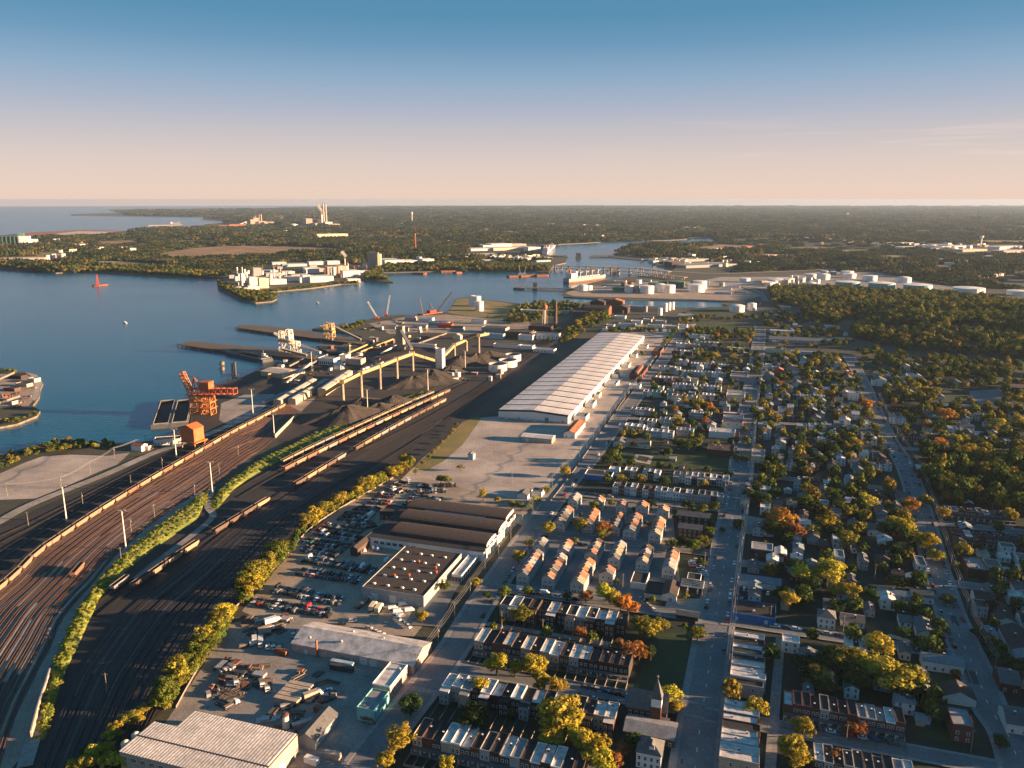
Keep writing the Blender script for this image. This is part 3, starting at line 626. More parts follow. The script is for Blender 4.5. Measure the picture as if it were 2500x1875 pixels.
for q in [(1261,1427,1290,1316,1357),(1301,1356,1330,1336,1317),(1322,1436,1352,1374,1366),(1359,1367,1389,1394,1323),(1392,1448,1425,1443,1378),(1426,1376,1459,1467,1324),(1462,1425,1496,1501,1387),(1483,1388,1512,1524,1331),(1551,1397,1582,1590,1340),(1615,1411,1646,1652,1348)]:
    gblock(*q, 'below the cross street', od(1+[1261,1301,1322,1359,1392,1426,1462,1483,1551,1615].index(q[0])))
T = 'west of the curved road'
def hs(x0, y0, x1, d, h, wall, roof, style, where=T, **k):
    k.setdefault('nf', 2); k.setdefault('rows', 2 if h > 5 else 1); k.setdefault('side', 2); k.setdefault('name', 'house'); k.setdefault('cat', 'house'); k.setdefault('chim', 1 if style in 'uvhip' and style != 'flat' else 0)
    return bld(x0, y0, x1, d, h, wall, roof, style, where=where, **k)
hs(1996,1534,2038,9,7,'whitewall','shingle','hip', label='white two-storey house with hipped grey roof and porch beside the ranch house', nf=3, side=3)
hs(2052,1527,2110,9,3.2,'whitewall','shingle','v', label='long white ranch house with dark grey roof beside the hipped house', nf=4)
hs(2238,1561,2283,16,4.2,'whitewall','shingle','u', label='white gabled hall with dark roof beside the long white fence')
hs(2251,1635,2352,9,5,'whitewall','bluegreyroof','v', label='long white house with green-grey roof at the curved road corner', nf=5)
hs(2300,1716,2382,10,3.8,'whitewall','brownroof','u', label='wide white gable house with brown roof above the brick box', nf=0, rise=3.2)
hs(2321,1810,2374,14,8,'brick','greyroof','flat', label='square brick house with flat grey roof on the big lawn', nf=2)
hs(2135,1386,2178,12,4,'brick','brownroof','hip', label='low brick house with brown hipped roof and garage')
hs(2096,1391,2118,12,6,'greywall','shingle','u'); hs(2036,1383,2060,12,6.5,'whitewall','bluegreyroof','flat'); hs(2236,1403,2260,14,6.4,'whitewall','shingle','flat', label='narrow white house with porch beside the curved road')
hs(2143,1462,2222,8,3.4,'whitewall','bluegreyroof','v', nf=3); hs(2224,1470,2279,9,4.2,'whitewall','shingle','v', nf=3)
bld(1890,1370,1919,12,4.4,'redwall','whiteroof','u', 'shed','shed', label='red shed with white roof and white door beside brick block', doors=((.5,4,3.4),))
bld(1833,1360,1885,11,6,'brick','greyroof','flat', label='brick block with grey roof and white cornice beside red shed', nf=2, rows=1, cap='trim', side=2)
bld(1800,1430,1905,9,3.8,'whitewall','bluegreyroof','v', label='long low white garage with blue-grey roof by the avenue', doors=((.2,3,3),(.5,3,3),(.8,3,3)))
bld(1788,1514,1893,17,4.2,'strongblue','tarroof','flat', label='black roofed building with bright blue wall beside the avenue', doors=((.1,1.2,2.2),(.78,1.6,2.6)), vents=3)
hs(1908,1592,1950,8,6,'whitewall','whiteroof','flat', label='small white house with white flat roof beside the pink tree')
hs(2433,1532,2478,20,4.6,'whitewall','brownroof','u', label='white gabled bungalow with brown roof, upper of two', nf=0); hs(2465,1606,2535,24,4.6,'whitewall','brownroof','u', label='white gabled bungalow with brown roof, lower of two', nf=0)
bld(2362,1407,2409,20,5,'brick','greyroof','flat', label='brick building with patchy grey roof east of the curved road', vents=2)
for a in [(2164,1198,2178,15,6,'pinkwall','greyroof','flat'),(2063,1191,2089,12,6.5,'whitewall','greyroof','u'),(2086,1162,2105,14,6,'greywall','shingle','u'),(2127,1156,2145,11,5,'whitewall','greyroof','u'),(2131,1122,2160,9,3.6,'whitewall','shingle','v'),(1970,1160,1988,9,7,'bluewall','shingle','u'),(1938,1199,1954,9,7.6,'bluewall','bluegreyroof','u'),(1877,1241,1910,8,4,'pinkwall','shingle','v'),(2140,1263,2166,13,4.2,'bluewall','shingle','u'),(2175,1254,2203,12,4.2,'bluewall','shingle','u'),(2118,1308,2151,11,5,'whitewall','shingle','v'),(2190,1225,2222,12,4,'greywall','shingle','hip'),(2128,1225,2160,14,4.5,'brick','brownroof','u')]: hs(*a)
row(1960,1192,2046,7, 9, 6, ('brick','brickbrown'), ('tarroof','whiteroof'), where='beside the upper side street', seed=12)
K = 'in the crowded blocks'
row(1935,977,2013,9, 9, 6, ('whitewall','greywall','brick'), ('whiteroof','tarroof','whiteroof'), where='in the white terrace '+K, win=False, seed=13)
row(1936,1085,2036,10, 9, 6, ('brick','darkbrick'), ('whiteroof','tarroof','greyroof'), where='in the brick terrace '+K, win=True, seed=14)
row(2350,1084,2510,11, 10, 6, ('brick','darkbrick'), ('tarroof','whiteroof','tarroof'), where='in the dark terrace east of the road', seed=15)
row(2205,1078,2292,6, 9, 6, ('darkbrick','brick'), ('tarroof','greyroof'), where='under the round ochre tree', seed=16)
for a in [(1908,976,1929,10,5,'whitewall','greyroof','u'),(1980,1006,1993,10,7,'whitewall','bluegreyroof','flat'),(1998,1006,2017,11,4.5,'creamwall','shingle','u'),(2022,1002,2037,14,5.5,'whitewall','brownroof','u'),(2071,977,2096,12,8.5,'whitewall','greyroof','flat'),(1944,1059,1969,12,8,'greywall','greyroof','flat'),(1974,1055,1986,12,6,'whitewall','whiteroof','flat'),(1988,1053,1999,12,6.5,'bluewall','whiteroof','flat'),(2005,1051,2017,12,6.5,'whitewall','whiteroof','flat'),(2018,1050,2030,9,5,'greywall','whiteroof','flat'),(2036,1047,2060,11,6,'greywall','shingle','flat'),(1925,1122,1940,9,8,'bluewall','shingle','u'),(1834,1129,1866,22,6,'creamwall','greyroof','flat'),(1866,929,1888,16,7,'greywall','shingle','u'),(2129,942,2164,14,7,'whitewall','shingle','u'),(2322,945,2347,12,6,'bluewall','shingle','u'),(2358,944,2383,12,5,'brick','shingle','u'),(2172,1034,2190,12,6,'whitewall','greyroof','u'),(2193,1037,2211,12,6,'whitewall','greyroof','u'),(2254,1021,2282,10,5,'greywall','shingle','v'),(2354,1026,2374,11,6,'whitewall','shingle','u'),(2345,1056,2378,10,5.5,'whitewall','shingle','v'),(2412,1056,2445,12,5,'whitewall','shingle','u'),(1860,1060,1882,12,5,'whitewall','shingle','u'),(1886,1022,1912,12,5,'whitewall','greyroof','flat'),(1890,990,1908,10,5,'greywall','shingle','u'),(1845,1010,1870,14,5,'whitewall','whiteroof','flat'),(1850,1045,1872,9,4,'tealwall','bluegreyroof','flat'),(1920,1030,1940,10,5.5,'brick','greyroof','flat'),(2040,1022,2066,10,5.5,'brick','brownroof','flat'),(2072,1060,2096,12,5.5,'whitewall','greyroof','u'),(1902,1085,1926,10,5.5,'brick','greyroof','flat'),(2100,1000,2122,12,5,'whitewall','brownroof','u'),(2102,1045,2128,11,4.5,'whitewall','whiteroof','flat'),(2060,935,2082,13,6,'bluewall','shingle','u'),(2030,950,2052,12,5.5,'greywall','shingle','flat'),(1935,945,1955,11,5.5,'whitewall','shingle','u'),(1965,948,1990,11,5.5,'whitewall','greyroof','flat'),(1900,945,1924,10,5,'brick','shingle','flat'),(1890,912,1912,11,5,'redwall','redroof','u'),(1868,900,1884,13,5,'whitewall','whiteroof','flat'),(1866,880,1886,12,5,'creamwall','greyroof','flat'),(1905,885,1925,12,5,'whitewall','shingle','u'),(1920,905,1942,11,5,'greywall','shingle','u'),(2200,905,2222,12,6,'whitewall','greyroof','u'),(2225,902,2248,11,5,'bluewall','shingle','u'),(2180,890,2200,11,5,'pinkwall','brownroof','u')]: hs(*a, where=K)
bld(2175,1001,2249,9,5,'brick','brownroof','v', label='long brown roofed brick terrace west of the playing field', nf=8, rows=2); bld(2291,1001,2370,9,5,'brick','greyroof','v', label='long grey roofed brick terrace below the playing field', nf=8, rows=2)
bld(2470,967,2530,26,10,'brick','brownroof','flat', label='tall brick school block at the edge of the parking lot', nf=6, rows=3, side=5); bld(2240,1168,2292,24,5,'brick','whiteroof','flat', label='brick building with white striped roof below the dark wood', vents=3)
for a in [(1880,814,1952,16,5,'whitewall','whiteroof'),(1877,835,2032,18,5,'greywall','greyroof'),(1868,861,1918,20,6,'creamwall','greyroof'),(1931,866,2020,14,5,'bluewall','bluegreyroof'),(1885,782,1925,12,5,'brick','redroof'),(1872,772,1905,12,4,'whitewall','whiteroof'),(1960,815,2010,10,4,'whitewall','greyroof'),(2012,802,2050,12,5,'whitewall','whiteroof'),(2000,830,2080,10,4,'whitewall','greyroof'),(1905,752,1930,12,4,'whitewall','greyroof')]: bld(*a, style='v' if a[0] in (1885,1877) else 'flat', where='at the far avenue end', vents=2)
for a in [(2440,1372,2466,9,3.2,'whitewall','whiteroof','v'),(2425,1330,2448,10,5,'brick','greyroof','flat'),(2478,1455,2510,12,4,'whitewall','shingle','u'),(2380,1480,2420,12,4.2,'whitewall','brownroof','v'),(2405,1460,2430,10,4,'greywall','shingle','u'),(2330,1190,2352,10,5,'whitewall','shingle','u'),(2420,1215,2450,10,5,'brick','brownroof','v'),(2480,1180,2505,12,5,'whitewall','shingle','u'),(2460,1140,2490,10,5,'creamwall','brownroof','v'),(2390,1150,2412,10,5,'whitewall','greyroof','u'),(2440,1690,2490,14,5,'brick','shingle','v'),(2455,1790,2515,14,5,'whitewall','shingle','v')]: hs(*a, where='east of the curved road')
for a in [(1815,1215,1838,9,5,'greywall','shingle','u'),(1850,1180,1872,8,4,'whitewall','shingle','v'),(2000,1215,2022,10,6,'whitewall','shingle','u'),(2030,1290,2052,10,5.5,'brick','shingle','u'),(1950,1275,1972,10,5.5,'greywall','brownroof','u'),(2000,1350,2022,10,5,'brick','brownroof','u'),(2070,1440,2088,9,6,'brick','shingle','u'),(2010,1490,2050,8,3.4,'greywall','shingle','v'),(2110,1505,2135,9,4,'greywall','shingle','u'),(2010,1640,2030,10,6,'brick','tarroof','flat'),(1960,1720,1985,9,5,'whitewall','shingle','u'),(2195,1610,2222,9,4,'creamwall','shingle','u'),(2180,1420,2205,9,4,'whitewall','brownroof','v'),(1925,1420,1950,9,5,'brick','shingle','u'),(2195,1530,2225,9,3,'whitewall','shingle','v'),(2070,1130,2090,10,6,'whitewall','shingle','u'),(2020,1150,2042,10,6,'greywall','brownroof','u'),(1990,1130,2008,9,6,'brick','shingle','u')]: hs(*a)
HR = random.Random(44)
# blocks between the two avenues
Q = ''
row(1495,1206,1765,18, 10, 6.5, ('greywall','whitewall','bluewall','brick'), ('tarroof','whiteroof','greyroof','tarroof'), where='in the terrace above gabled rows', porch=0, seed=21)
row(1524,1166,1610,6, 10, 6.5, ('whitewall','darkbrick','creamwall'), ('tarroof','whiteroof'), where='in the short terrace under the lawn', seed=22)
row(1643,1176,1778,9, 10, 6.2, ('whitewall','greywall','darkbrick'), ('whiteroof','tarroof','greyroof'), where='in the terrace by avenue and lawn', ell=1, seed=23)
bld(1427,1170,1492,13,4.5,'strongblue','tarroof','flat', label='dark blue-grey shed with white edged roof at the avenue bend', cap='trim', vents=1); bld(1484,1160,1508,12,4,'whitewall','whiteroof','flat', label='small white roofed block behind the dark blue shed')
bld(1497,1091,1526,14,4.5,'creamwall','shingle','u', label='cream gabled hall wing with three arched windows', nf=3, rows=1, ww=.8, wh=1.8, group=None); bld(1527,1091,1585,11,4.5,'creamwall','shingle','v', label='long cream hall with dark roof above the lawn', nf=3, rows=1, doors=((.3,1.6,2.4),))
bld(1726,1110,1790,22,5,'brick','brownroof','flat', label='brown flat roofed brick shop beside the avenue lawn', vents=4); bld(1730,1068,1793,16,6,'whitewall','whiteroof','flat', label='white roofed shop with parapets above the brown roofed shop', vents=2)
QR = [(1576,1066,5,1643,('whitewall','bluewall'),('whiteroof','bluegreyroof')),(1650,1064,4,1692,('greywall','tealwall'),('greyroof','whiteroof')),(1510,1052,4,1570,('whitewall',),('whiteroof',)),(1540,1012,5,1594,('whitewall','greywall'),('greyroof','bluegreyroof')),(1680,1020,8,1737,('whitewall','creamwall','greywall'),('tarroof','whiteroof')),(1628,977,6,1700,('creamwall','greywall','bluewall'),('greyroof','tarroof')),(1705,976,5,1751,('whitewall','redwall'),('whiteroof','tarroof')),(1570,968,5,1622,('tealwall','whitewall'),('tarroof','brownroof')),(1641,950,14,1760,('whitewall','greywall','whitewall'),('whiteroof','greyroof','tarroof')),(1590,932,5,1640,('brick','brick','pinkwall'),('whiteroof','greyroof')),(1662,917,13,1771,('greywall','whitewall'),('whiteroof','greyroof','bluegreyroof')),(1678,897,12,1777,('greywall','whitewall','brick'),('whiteroof','tarroof','whiteroof')),(1608,906,4,1660,('whitewall','greywall'),('whiteroof','brownroof')),(1640,866,5,1690,('whitewall','brick'),('whiteroof','brownroof')),(1650,848,5,1705,('pinkwall','whitewall'),('greyroof','whiteroof')),(1700,845,6,1760,('whitewall','greywall'),('whiteroof','greyroof','bluegreyroof')),(1680,826,6,1740,('whitewall','creamwall'),('whiteroof','greyroof')),(1775,858,4,1830,('whitewall','brick'),('whiteroof','brownroof')),(1560,1040,4,1600,('brick','whitewall'),('brownroof','greyroof')),(1770,905,3,1818,('brick','darkbrick'),('tarroof',)),(1610,1037,5,1668,('whitewall','bluewall'),('greyroof','shingle'))]
for i, (a, b_, n, c, ws, rs) in enumerate(QR): row(a, b_, c, n, 10, 6, ws, rs, where=f'in the {od(i+1)} mid-town terrace', name='terraced_house', win=b_ > 930, seed=40+i)
for i, (a, b_, n, ws) in enumerate([(1762,1045,5,('whitewall','redwall','brick')),(1772,980,5,('greywall','creamwall')),(1782,930,5,('brick','greywall')),(1750,1068,1,('brick',))]): row(a, b_, 0, n, 20, 6, ws, ('whiteroof','tarroof','greyroof'), where=f'in the {od(i+1)} shop terrace on the avenue', axis='u', w=7, seed=70+i, name='shop')
bld(1765,1022,1806,9,6,'redwall','whiteroof','flat', label='shop with bright orange-red front and white roof on the avenue', name='shop', cat='shop', nf=4, rows=1)
# ------------------------------------------------------------------ near industry west of the first avenue
def HT(p, ytop):                               # height of a point above p that shows at pixel row ytop
    a, b = 0.0, 260.0
    for _ in range(40):
        m = (a+b)/2
        if IPX((p.x, p.y, p.z+m))[1] > ytop: a = m
        else: b = m
    return a
mat('ribroof', (.70,.67,.64), scale=.06, var=.28, fine=.7, rough=.55)
mat('ribdark', (.22,.19,.17), scale=.2, var=.2)
mat('greenfascia', (.008,.024,.022), scale=.4, var=.3)
mat('yellowsteel', (.46,.33,.13), scale=.3, var=.35, rough=.6)
mat('orangesteel', (.55,.12,.035), scale=.3, var=.3, rough=.6)
mat('ochresteel', (.56,.20,.05), scale=.3, var=.35, rough=.6)
mat('shedroof', (.55,.46,.36), scale=.15, var=.25, rough=.6)
mat('whitesteel', (.72,.68,.60), scale=.3, var=.25, rough=.6)
mat('concrete_col', (.36,.29,.22), scale=.2, var=.35, fine=1)
# the ribbed warehouse at the bottom edge
def ribbed():
    h = 9.0; A = P(376,1764,h); B = P(475,1738,h); C = P(719,1802,h)
    w = (C-A).dot(V); up = (B-A).dot(U); bx = (B-A).dot(V); D = (A-P(351,1850,h)).dot(U)
    o = A-U*D; root = thing('metal_warehouse', 'large warehouse with cream ribbed metal roof cut by the bottom edge', 'warehouse', (o.x, o.y, 0), RZ)
    foot(Vector((o.x,o.y,0)), w, D+up)
    MB().faces([(0,0,0),(w,0,0),(w,D+up,0),(bx,D+up,0),(bx,D,0),(0,D,0),(0,0,h),(w,0,h),(w,D+up,h),(bx,D+up,h),(bx,D,h),(0,D,h)], [(i,(i+1)%6,6+(i+1)%6,6+i) for i in range(6)], 'tanwall').build('wall', root)
    MB().poly([(-.3,-.3,h+.1),(w+.3,-.3,h+.1),(w+.3,D+up+.3,h+.1),(bx-.3,D+up+.3,h+.1),(bx-.3,D+.3,h+.1),(-.3,D+.3,h+.1)], 'ribdark').build('roof', root)
    b = MB(); x = 0
    while x < w-.8:
        y1 = D+up if x > bx else D; b.box(x, -.3, h+.1, x+.85, D-9.6, h+.42, 'ribroof'); b.box(x, D-9.0, h+.1, x+.85, y1+.2, h+.42, 'ribroof'); x += 1.45
    k = b.build('roof_rib', root); k['kind'] = 'stuff'
    MB().box(-.2, D-9.55, h+.15, w+.2, D-9.05, h+.6, 'darkmetal').build('ridge_gutter', root)
    dm = door_mesh(4, 4.4)
    for y in (5, 12, 19): link('door', dm, root, loc=(w, y, 0), rz=pi/2)
    put_windows(root, w, D, h, 14, 1, 0, 2.4, 1.2, z0=6)
    for i, (x, y) in enumerate([(-2.2, D-8), (-2.4, D-13.5)]):
        s = MB().cyl((0,0), 1.9, 1, 8.5, 'creamwall', 14).cyl((0,0), 1.9, 8.5, 9.6, 'creamwall', 14, r1=.5); q = o+V*x+U*y
        s.cyl((0,0),.3,0,1,'metal',8); s.build('silo', loc=(q.x, q.y, 0), label=f'cream silo against the ribbed warehouse, {("upper","lower")[i]} of two', cat='silo', group='silos of the ribbed warehouse')
ribbed()
# the long workshop with the white gabled roof
wk = bld(713,1590,1010,22,4.6,'pinkwall','whiteroof','v', 'workshop','workshop', label='long pink-walled workshop with white gabled roof beside the avenue', rise=3.6, vents=6, doors=((.42,.1,.1),(.60,3.6,3.6),(.68,3.6,3.6),(.12,1.2,2.2),(.5,1.1,2.2),(.86,3,3)))
link('chimney', MB().tube((0,0,0),(0,0,9.5),.55,'redroof',10).mesh('chimney'), wk, loc=(15,-.7,0))
bld(910,1699,953,19,6.2,'pinkwall','whiteroof','flat', label='pink brick block with clean white roof beside teal block', nf=3, rows=1, side=3, cap='trim', vents=1)
tl = bld(872,1757,914,15,6.0,'tealwall','greyroof','flat', label='teal painted block with mottled grey roof beside the avenue', nf=2, rows=1)
link('fire_stair', MB().box(3.5,-2.2,2.4,7.5,-.2,2.55,'rust',nobot=False).beam((3.6,-2.1,2.5),(3.6,-2.1,3.5),.1,.1,'rust').beam((7.4,-2.1,2.5),(7.4,-2.1,3.5),.1,.1,'rust').beam((3.6,-2.1,3.5),(7.4,-2.1,3.5),.1,.1,'rust').beam((7.4,-1,2.4),(10.5,-1,0),1,.15,'rust').mesh('fire_stair'), tl)
bld(726,1822,770,19,4.6,'greywall','shingle','u', 'shed','shed', label='grey gabled shed with dark roof beside the ribbed warehouse', rise=2.6)
MB().cyl((0,0),1.6,0,7.5,'whitesteel',14,r1=1.35).cyl((0,0),1.6,7.5,8.4,'rust',14).cyl((0,0),1.1,8.4,9.2,'darkmetal',10).build('silo', loc=P(699,1784), label='white upright silo with rusty cap behind the ribbed warehouse', cat='silo')
# scrapyard halls
def dist_u(x0, y0, x1, y1, z): return (P(x1,y1,z)-P(x0,y0,z)).dot(U)
d7 = dist_u(885,1434,993,1334,7)
hall = bld(885,1460,1035,d7,7,'greywall','brownroof','flat', 'factory_hall','factory hall', label='factory hall with flat brown roof dotted with white skylights', par=.35, doors=((.2,3.6,4),(.5,4,4.4),(.68,1.4,1.6,'darkmetal')))
hroof = next(c for c in hall.children if c.name.startswith('roof'))
dome = cached('dome', lambda: MB().faces([(-1,-.8,0),(1,-.8,0),(1,.8,0),(-1,.8,0),(-.6,-.45,.7),(.6,-.45,.7),(.6,.45,.7),(-.6,.45,.7)], [(0,1,5,4),(1,2,6,5),(2,3,7,6),(3,0,4,7),(4,5,6,7)], 'trim').mesh('skylight'))
wh_ = width_to(P(885,1460), 1035)
for i in range(4):
    for j in range(5): link('skylight', dome, hroof, loc=(wh_*(.14+.22*i+rnd.uniform(-.02,.02)), d7*(.1+.19*j), 6.95))
for i in range(5):
    link('roof_vent', cached('orv', lambda: MB().cyl((0,0),.5,0,1.1,'orangesteel',8).cyl((0,0),.8,1.1,1.5,'orangesteel',8).mesh('roof_vent')), hroof, loc=(wh_*rnd.uniform(.3,.9), d7*rnd.uniform(.1,.9), 6.9))
bld(1103,1418,1126,34,4,'whitewall','whiteroof','flat', 'office','office', label='low office with pale flat roof in front of the barrel-roofed factory', side=10, rows=1, nf=3, ww=1.8, wh=2.2, z0=.7)
def barrel():
    p = P(897,1332); w = width_to(p, 1181); d = 68.0; h = 6.5; foot(p, w, d)
    root = thing('barrel_roofed_factory', 'dark factory with three long raised barrel roofs beside the avenue', 'factory', p, RZ)
    link('wall', wall_mesh(w, d, h, 'whitewall'), root); MB().poly([(-.2,-.2,h),(w+.2,-.2,h),(w+.2,d+.2,h),(-.2,d+.2,h)], 'tarroof').build('roof', root)
    for k, (y, hh, x0, x1) in enumerate([(8, 1.7, .16, .99), (31, 2.1, .10, .995), (53, 1.4, .05, .97)]):
        n = 8; r = 9.5; b = MB(); prof = [(y+r-r*cos(pi*i/n), h+.02+1.2*(0 < i < n)+hh*sin(pi*i/n)) for i in range(n+1)]
        vs = [(w*x0, a, z) for a, z in prof]+[(w*x1, a, z) for a, z in prof]
        b.faces(vs, [(i, i+1, n+2+i, n+1+i) for i in range(n)], 'brownroof'); b.faces(vs, [tuple(range(n, -1, -1)), tuple(range(n+1, 2*n+2))], 'whitewall'); b.build('barrel_roof', root)
    for i in range(9): link('buttress', cached('butt', lambda: MB().box(0,-.5,0,.7,.5,h+1.2,'whitewall').mesh('buttress')), root, loc=(w, 3+i*d/9.2, 0))
    wm = window_mesh(3.2, 1.8)
    for i in range(7): link('window', wm, root, loc=(w*(.08+.055*i), 0, 2.5))
barrel()
bld(1038,1268,1186,14,7,'bluewall','brownroof','flat', 'factory_hall','factory hall', label='long pale blue-grey hall with brown roof behind the barrel roofs', par=.6)
bld(927,1268,983,14,6,'darkbrick','brownroof','flat', 'ruin','building', label='old brick building with broken brown roof among scrapped cars', nf=5, rows=1, ww=1.4, wh=2)
bld(856,1356,874,dist_u(856,1330,905,1280,5)*.9,5,'brickbrown','brownroof','u', 'shed','shed', label='long narrow brick shed at the middle of the scrapyard', rise=1.6)
bld(1262,1217,1288,9,3.5,'whitewall','shingle','u', 'shed','shed', label='small white shed among bushes beside the first avenue')
bld(1296,1212,1322,10,3.8,'whitewall','shingle','flat', 'shed','shed', label='flat roofed white shed among bushes beside the first avenue')
bld(1142,1122,1155,6,5,'bluewall','bluegreyroof','u', 'hut','hut', label='tiny blue gabled hut on the pale lot')
# the giant warehouse
def giant():
    p = P(1217,1021); w = (P(1384,1038)-p).dot(V); L = (P(1566,832)-p).dot(U); h, rise, n = 8.5, 2.3, 22; foot(p, w, L)
    root = thing('giant_warehouse', 'enormous white warehouse with ribbed pale gabled roof beside the rail yard', 'warehouse', p, RZ)
    link('wall', wall_mesh(w, L, h, 'whitewall'), root); MB().poly([(0,-.02,h),(w,-.02,h),(w/2,-.02,h+rise)], 'whitewall').poly([(0,L,h),(w/2,L,h+rise),(w,L,h)], 'whitewall').build('gable', root)
    MB().box(-.1,-.12,0,w+.1,-.03,1.6,'pinkwall').build('plinth', root)
    r, g = gable_mesh(w, L, h+.1, rise, 'u', 'greenfascia', 'greenfascia', ov=.5); link('roof', r, root)
    s = L/n
    def panel():
        b = MB(); g0 = 2.9
        for sgn in (0, 1):
            x0, x1 = (-.4, w/2) if not sgn else (w+.4, w/2); z0, z1 = h+.1, h+rise+.18
            Q = [(x0,g0,z0+.35),(x1,g0,z1+.35),(x1,s-g0*.2,z1+.35),(x0,s-g0*.2,z0+.35)]
            if sgn: Q = Q[::-1]
            D = [(x,y,z-.35) for x,y,z in Q]; b.faces(Q+D, [(0,1,2,3),(4,5,1,0),(5,6,2,1),(6,7,3,2),(7,4,0,3)], 'ribroof')
        return b.mesh('roof_section')
    me = panel()
    M['ribroof'].node_tree.nodes['Principled BSDF'].inputs['Roughness'].default_value = .6
    for i in range(n): link('roof_section', me, root, loc=(0, i*s-.3, 0))
    MB().beam((-.3,-.35,h-.1),(w/2,-.35,h+rise-.1),.3,1.3,'greenfascia').beam((w/2,-.35,h+rise-.1),(w+.3,-.35,h-.1),.3,1.3,'greenfascia').build('fascia', root)
    for x, dw, dh, m in [(.12,3.4,4,'doorpaint'),(.3,2.6,3,'greywall'),(.42,3.6,3.4,'doorpaint'),(.52,3,3,'doorpaint'),(.70,4,5,'bluegreyroof'),(.93,3,3,'greywall')]: link('door', door_mesh(dw, dh, m), root, loc=(w*x, -.12, 0))
    for i in range(26): link('door', door_mesh(3.4, 4.2, 'trim'), root, loc=(w, 12+i*L/26.5, 1.2), rz=pi/2)
    MB().box(w, 40, 0, w+2.2, L-6, 1.2, 'wall_concrete').build('loading_dock', root)
    for i, y in enumerate((16, 70, 118, 178, 230, 300, 372)):
        q = p+V*(w+2.3)+U*y; bld(0,0,0,(16,18,14,22,14,18,16)[i],(4.5,5,4,4,5,4,5)[i],'whitewall',('greyroof','whiteroof','greyroof','whiteroof','brownroof','whiteroof','greyroof')[i],'flat','annex','annex', label=f'white dock annex against the giant warehouse, {od(i+1)} from the camera', loc=q, w=(13,9,6,15,8,10,9)[i], group='dock annexes of the giant warehouse')
giant()
bld(1272,1077,1347,13,4.6,'tanwall','ribroof','v', 'shed','shed', label='ribbed tan shed on the pale lot below the giant warehouse', rise=1.4, doors=((.2,2.6,3),))
bld(1376,1069,1404,dist_u(1404,1067,1428,1038,0),5.2,'whitewall','redroof','u', 'shed','shed', label='white gabled shed with orange roof at the giant warehouse corner', nf=2, rows=1)
rh = bld(1536,926,1566,58,6.5,'brick','brownroof','flat', 'factory_hall','factory hall', label='rusty roofed brick hall beside the giant warehouse', vents=3)
MB().box(6.5,4,6.4,10,52,9,'redroof').build('roof_monitor', rh)
bld(1590,868,1612,40,6,'rust','brownroof','flat', 'factory_hall','factory hall', label='roofless rust-brown frame hall beside the first avenue', par=.8); bld(1535,948,1562,12,4,'whitewall','whiteroof','flat','annex','annex', label='white block in front of the rusty roofed hall')
bld(1555,850,1580,14,4,'whitewall','greyroof','flat','annex','annex', label='small grey roofed block at the giant warehouse far corner'); bld(1440,800,1480,10,3,'tanwall','greyroof','flat','shed','shed', label='low tan shed on the waste ground past the giant warehouse')
# gas station, car dealer and church
def station():
    p = P(1660,1448); w = width_to(p, 1716); root = thing('fuel_canopy', 'fuel station canopy with striped grey roof beside the avenue', 'canopy', p, RZ)
    b = MB(); b.box(0,0,4.6,w,9,5.4,'trim',top='bluegreyroof',nobot=False).build('canopy_roof', root)
    for i in range(4): MB().box(.6,1+i*2.1,5.4,w-.6,1.8+i*2.1,5.6,'darkmetal').build('roof_strip', root)
    for x in (.3, .75): link('post', MB().box(-.25,-.25,0,.25,.25,4.6,'trim').mesh('post'), root, loc=(w*x, 4, 0))
    for x in (.3, .75): link('fuel_pump', MB().box(-.5,-.35,0,.5,.35,1.9,'whitewall').box(-.4,-.4,1.1,.4,.4,1.6,'redwall').mesh('fuel_pump'), root, loc=(w*x, 2.2, 0))
station()
bld(1615,1466,1651,17,4,'whitewall','brownroof','u', 'shop','shop', label='white gabled shop with brown roof beside the fuel canopy', doors=((.6,2,2.4,'greywall'),))
aw = bld(1572,1460,1616,15,3.6,'creamwall','tarroof','flat', 'shop','shop', label='low shop with pink awning between the gabled shop and trees', doors=((.5,1.2,2.2),), cap='greenfascia')
link('awning', MB().poly([(1,-2.4,2.4),(9,-2.4,2.4),(9,0,3.3),(1,0,3.3)], 'pinkwall').mesh('awning'), aw)
bld(1538,1436,1576,16,3.8,'whitewall','tarroof','flat', 'shop','shop', label='white edged low building with dark flat roof behind the pink awning shop'); bld(1676,1430,1709,9,4.4,'whitewall','tarroof','flat', 'billboard_block','building', label='white fronted block beside the used car lot')
bld(1650,1512,1704,6,3,'darkbrick','shingle','v', 'garage','garage', label='low dark garage at the edge of the forecourt')
bld(1655,1310,1712,9,6.5,'brick','shingle','v', 'parish_house','building', label='dark brick parish house with grey roof among trees', nf=5, rows=2); bld(1652,1278,1730,9,6.5,'darkbrick','shingle','v', 'parish_hall','hall', label='dark brick hall with gabled wing beside the avenue trees', nf=5, rows=2)
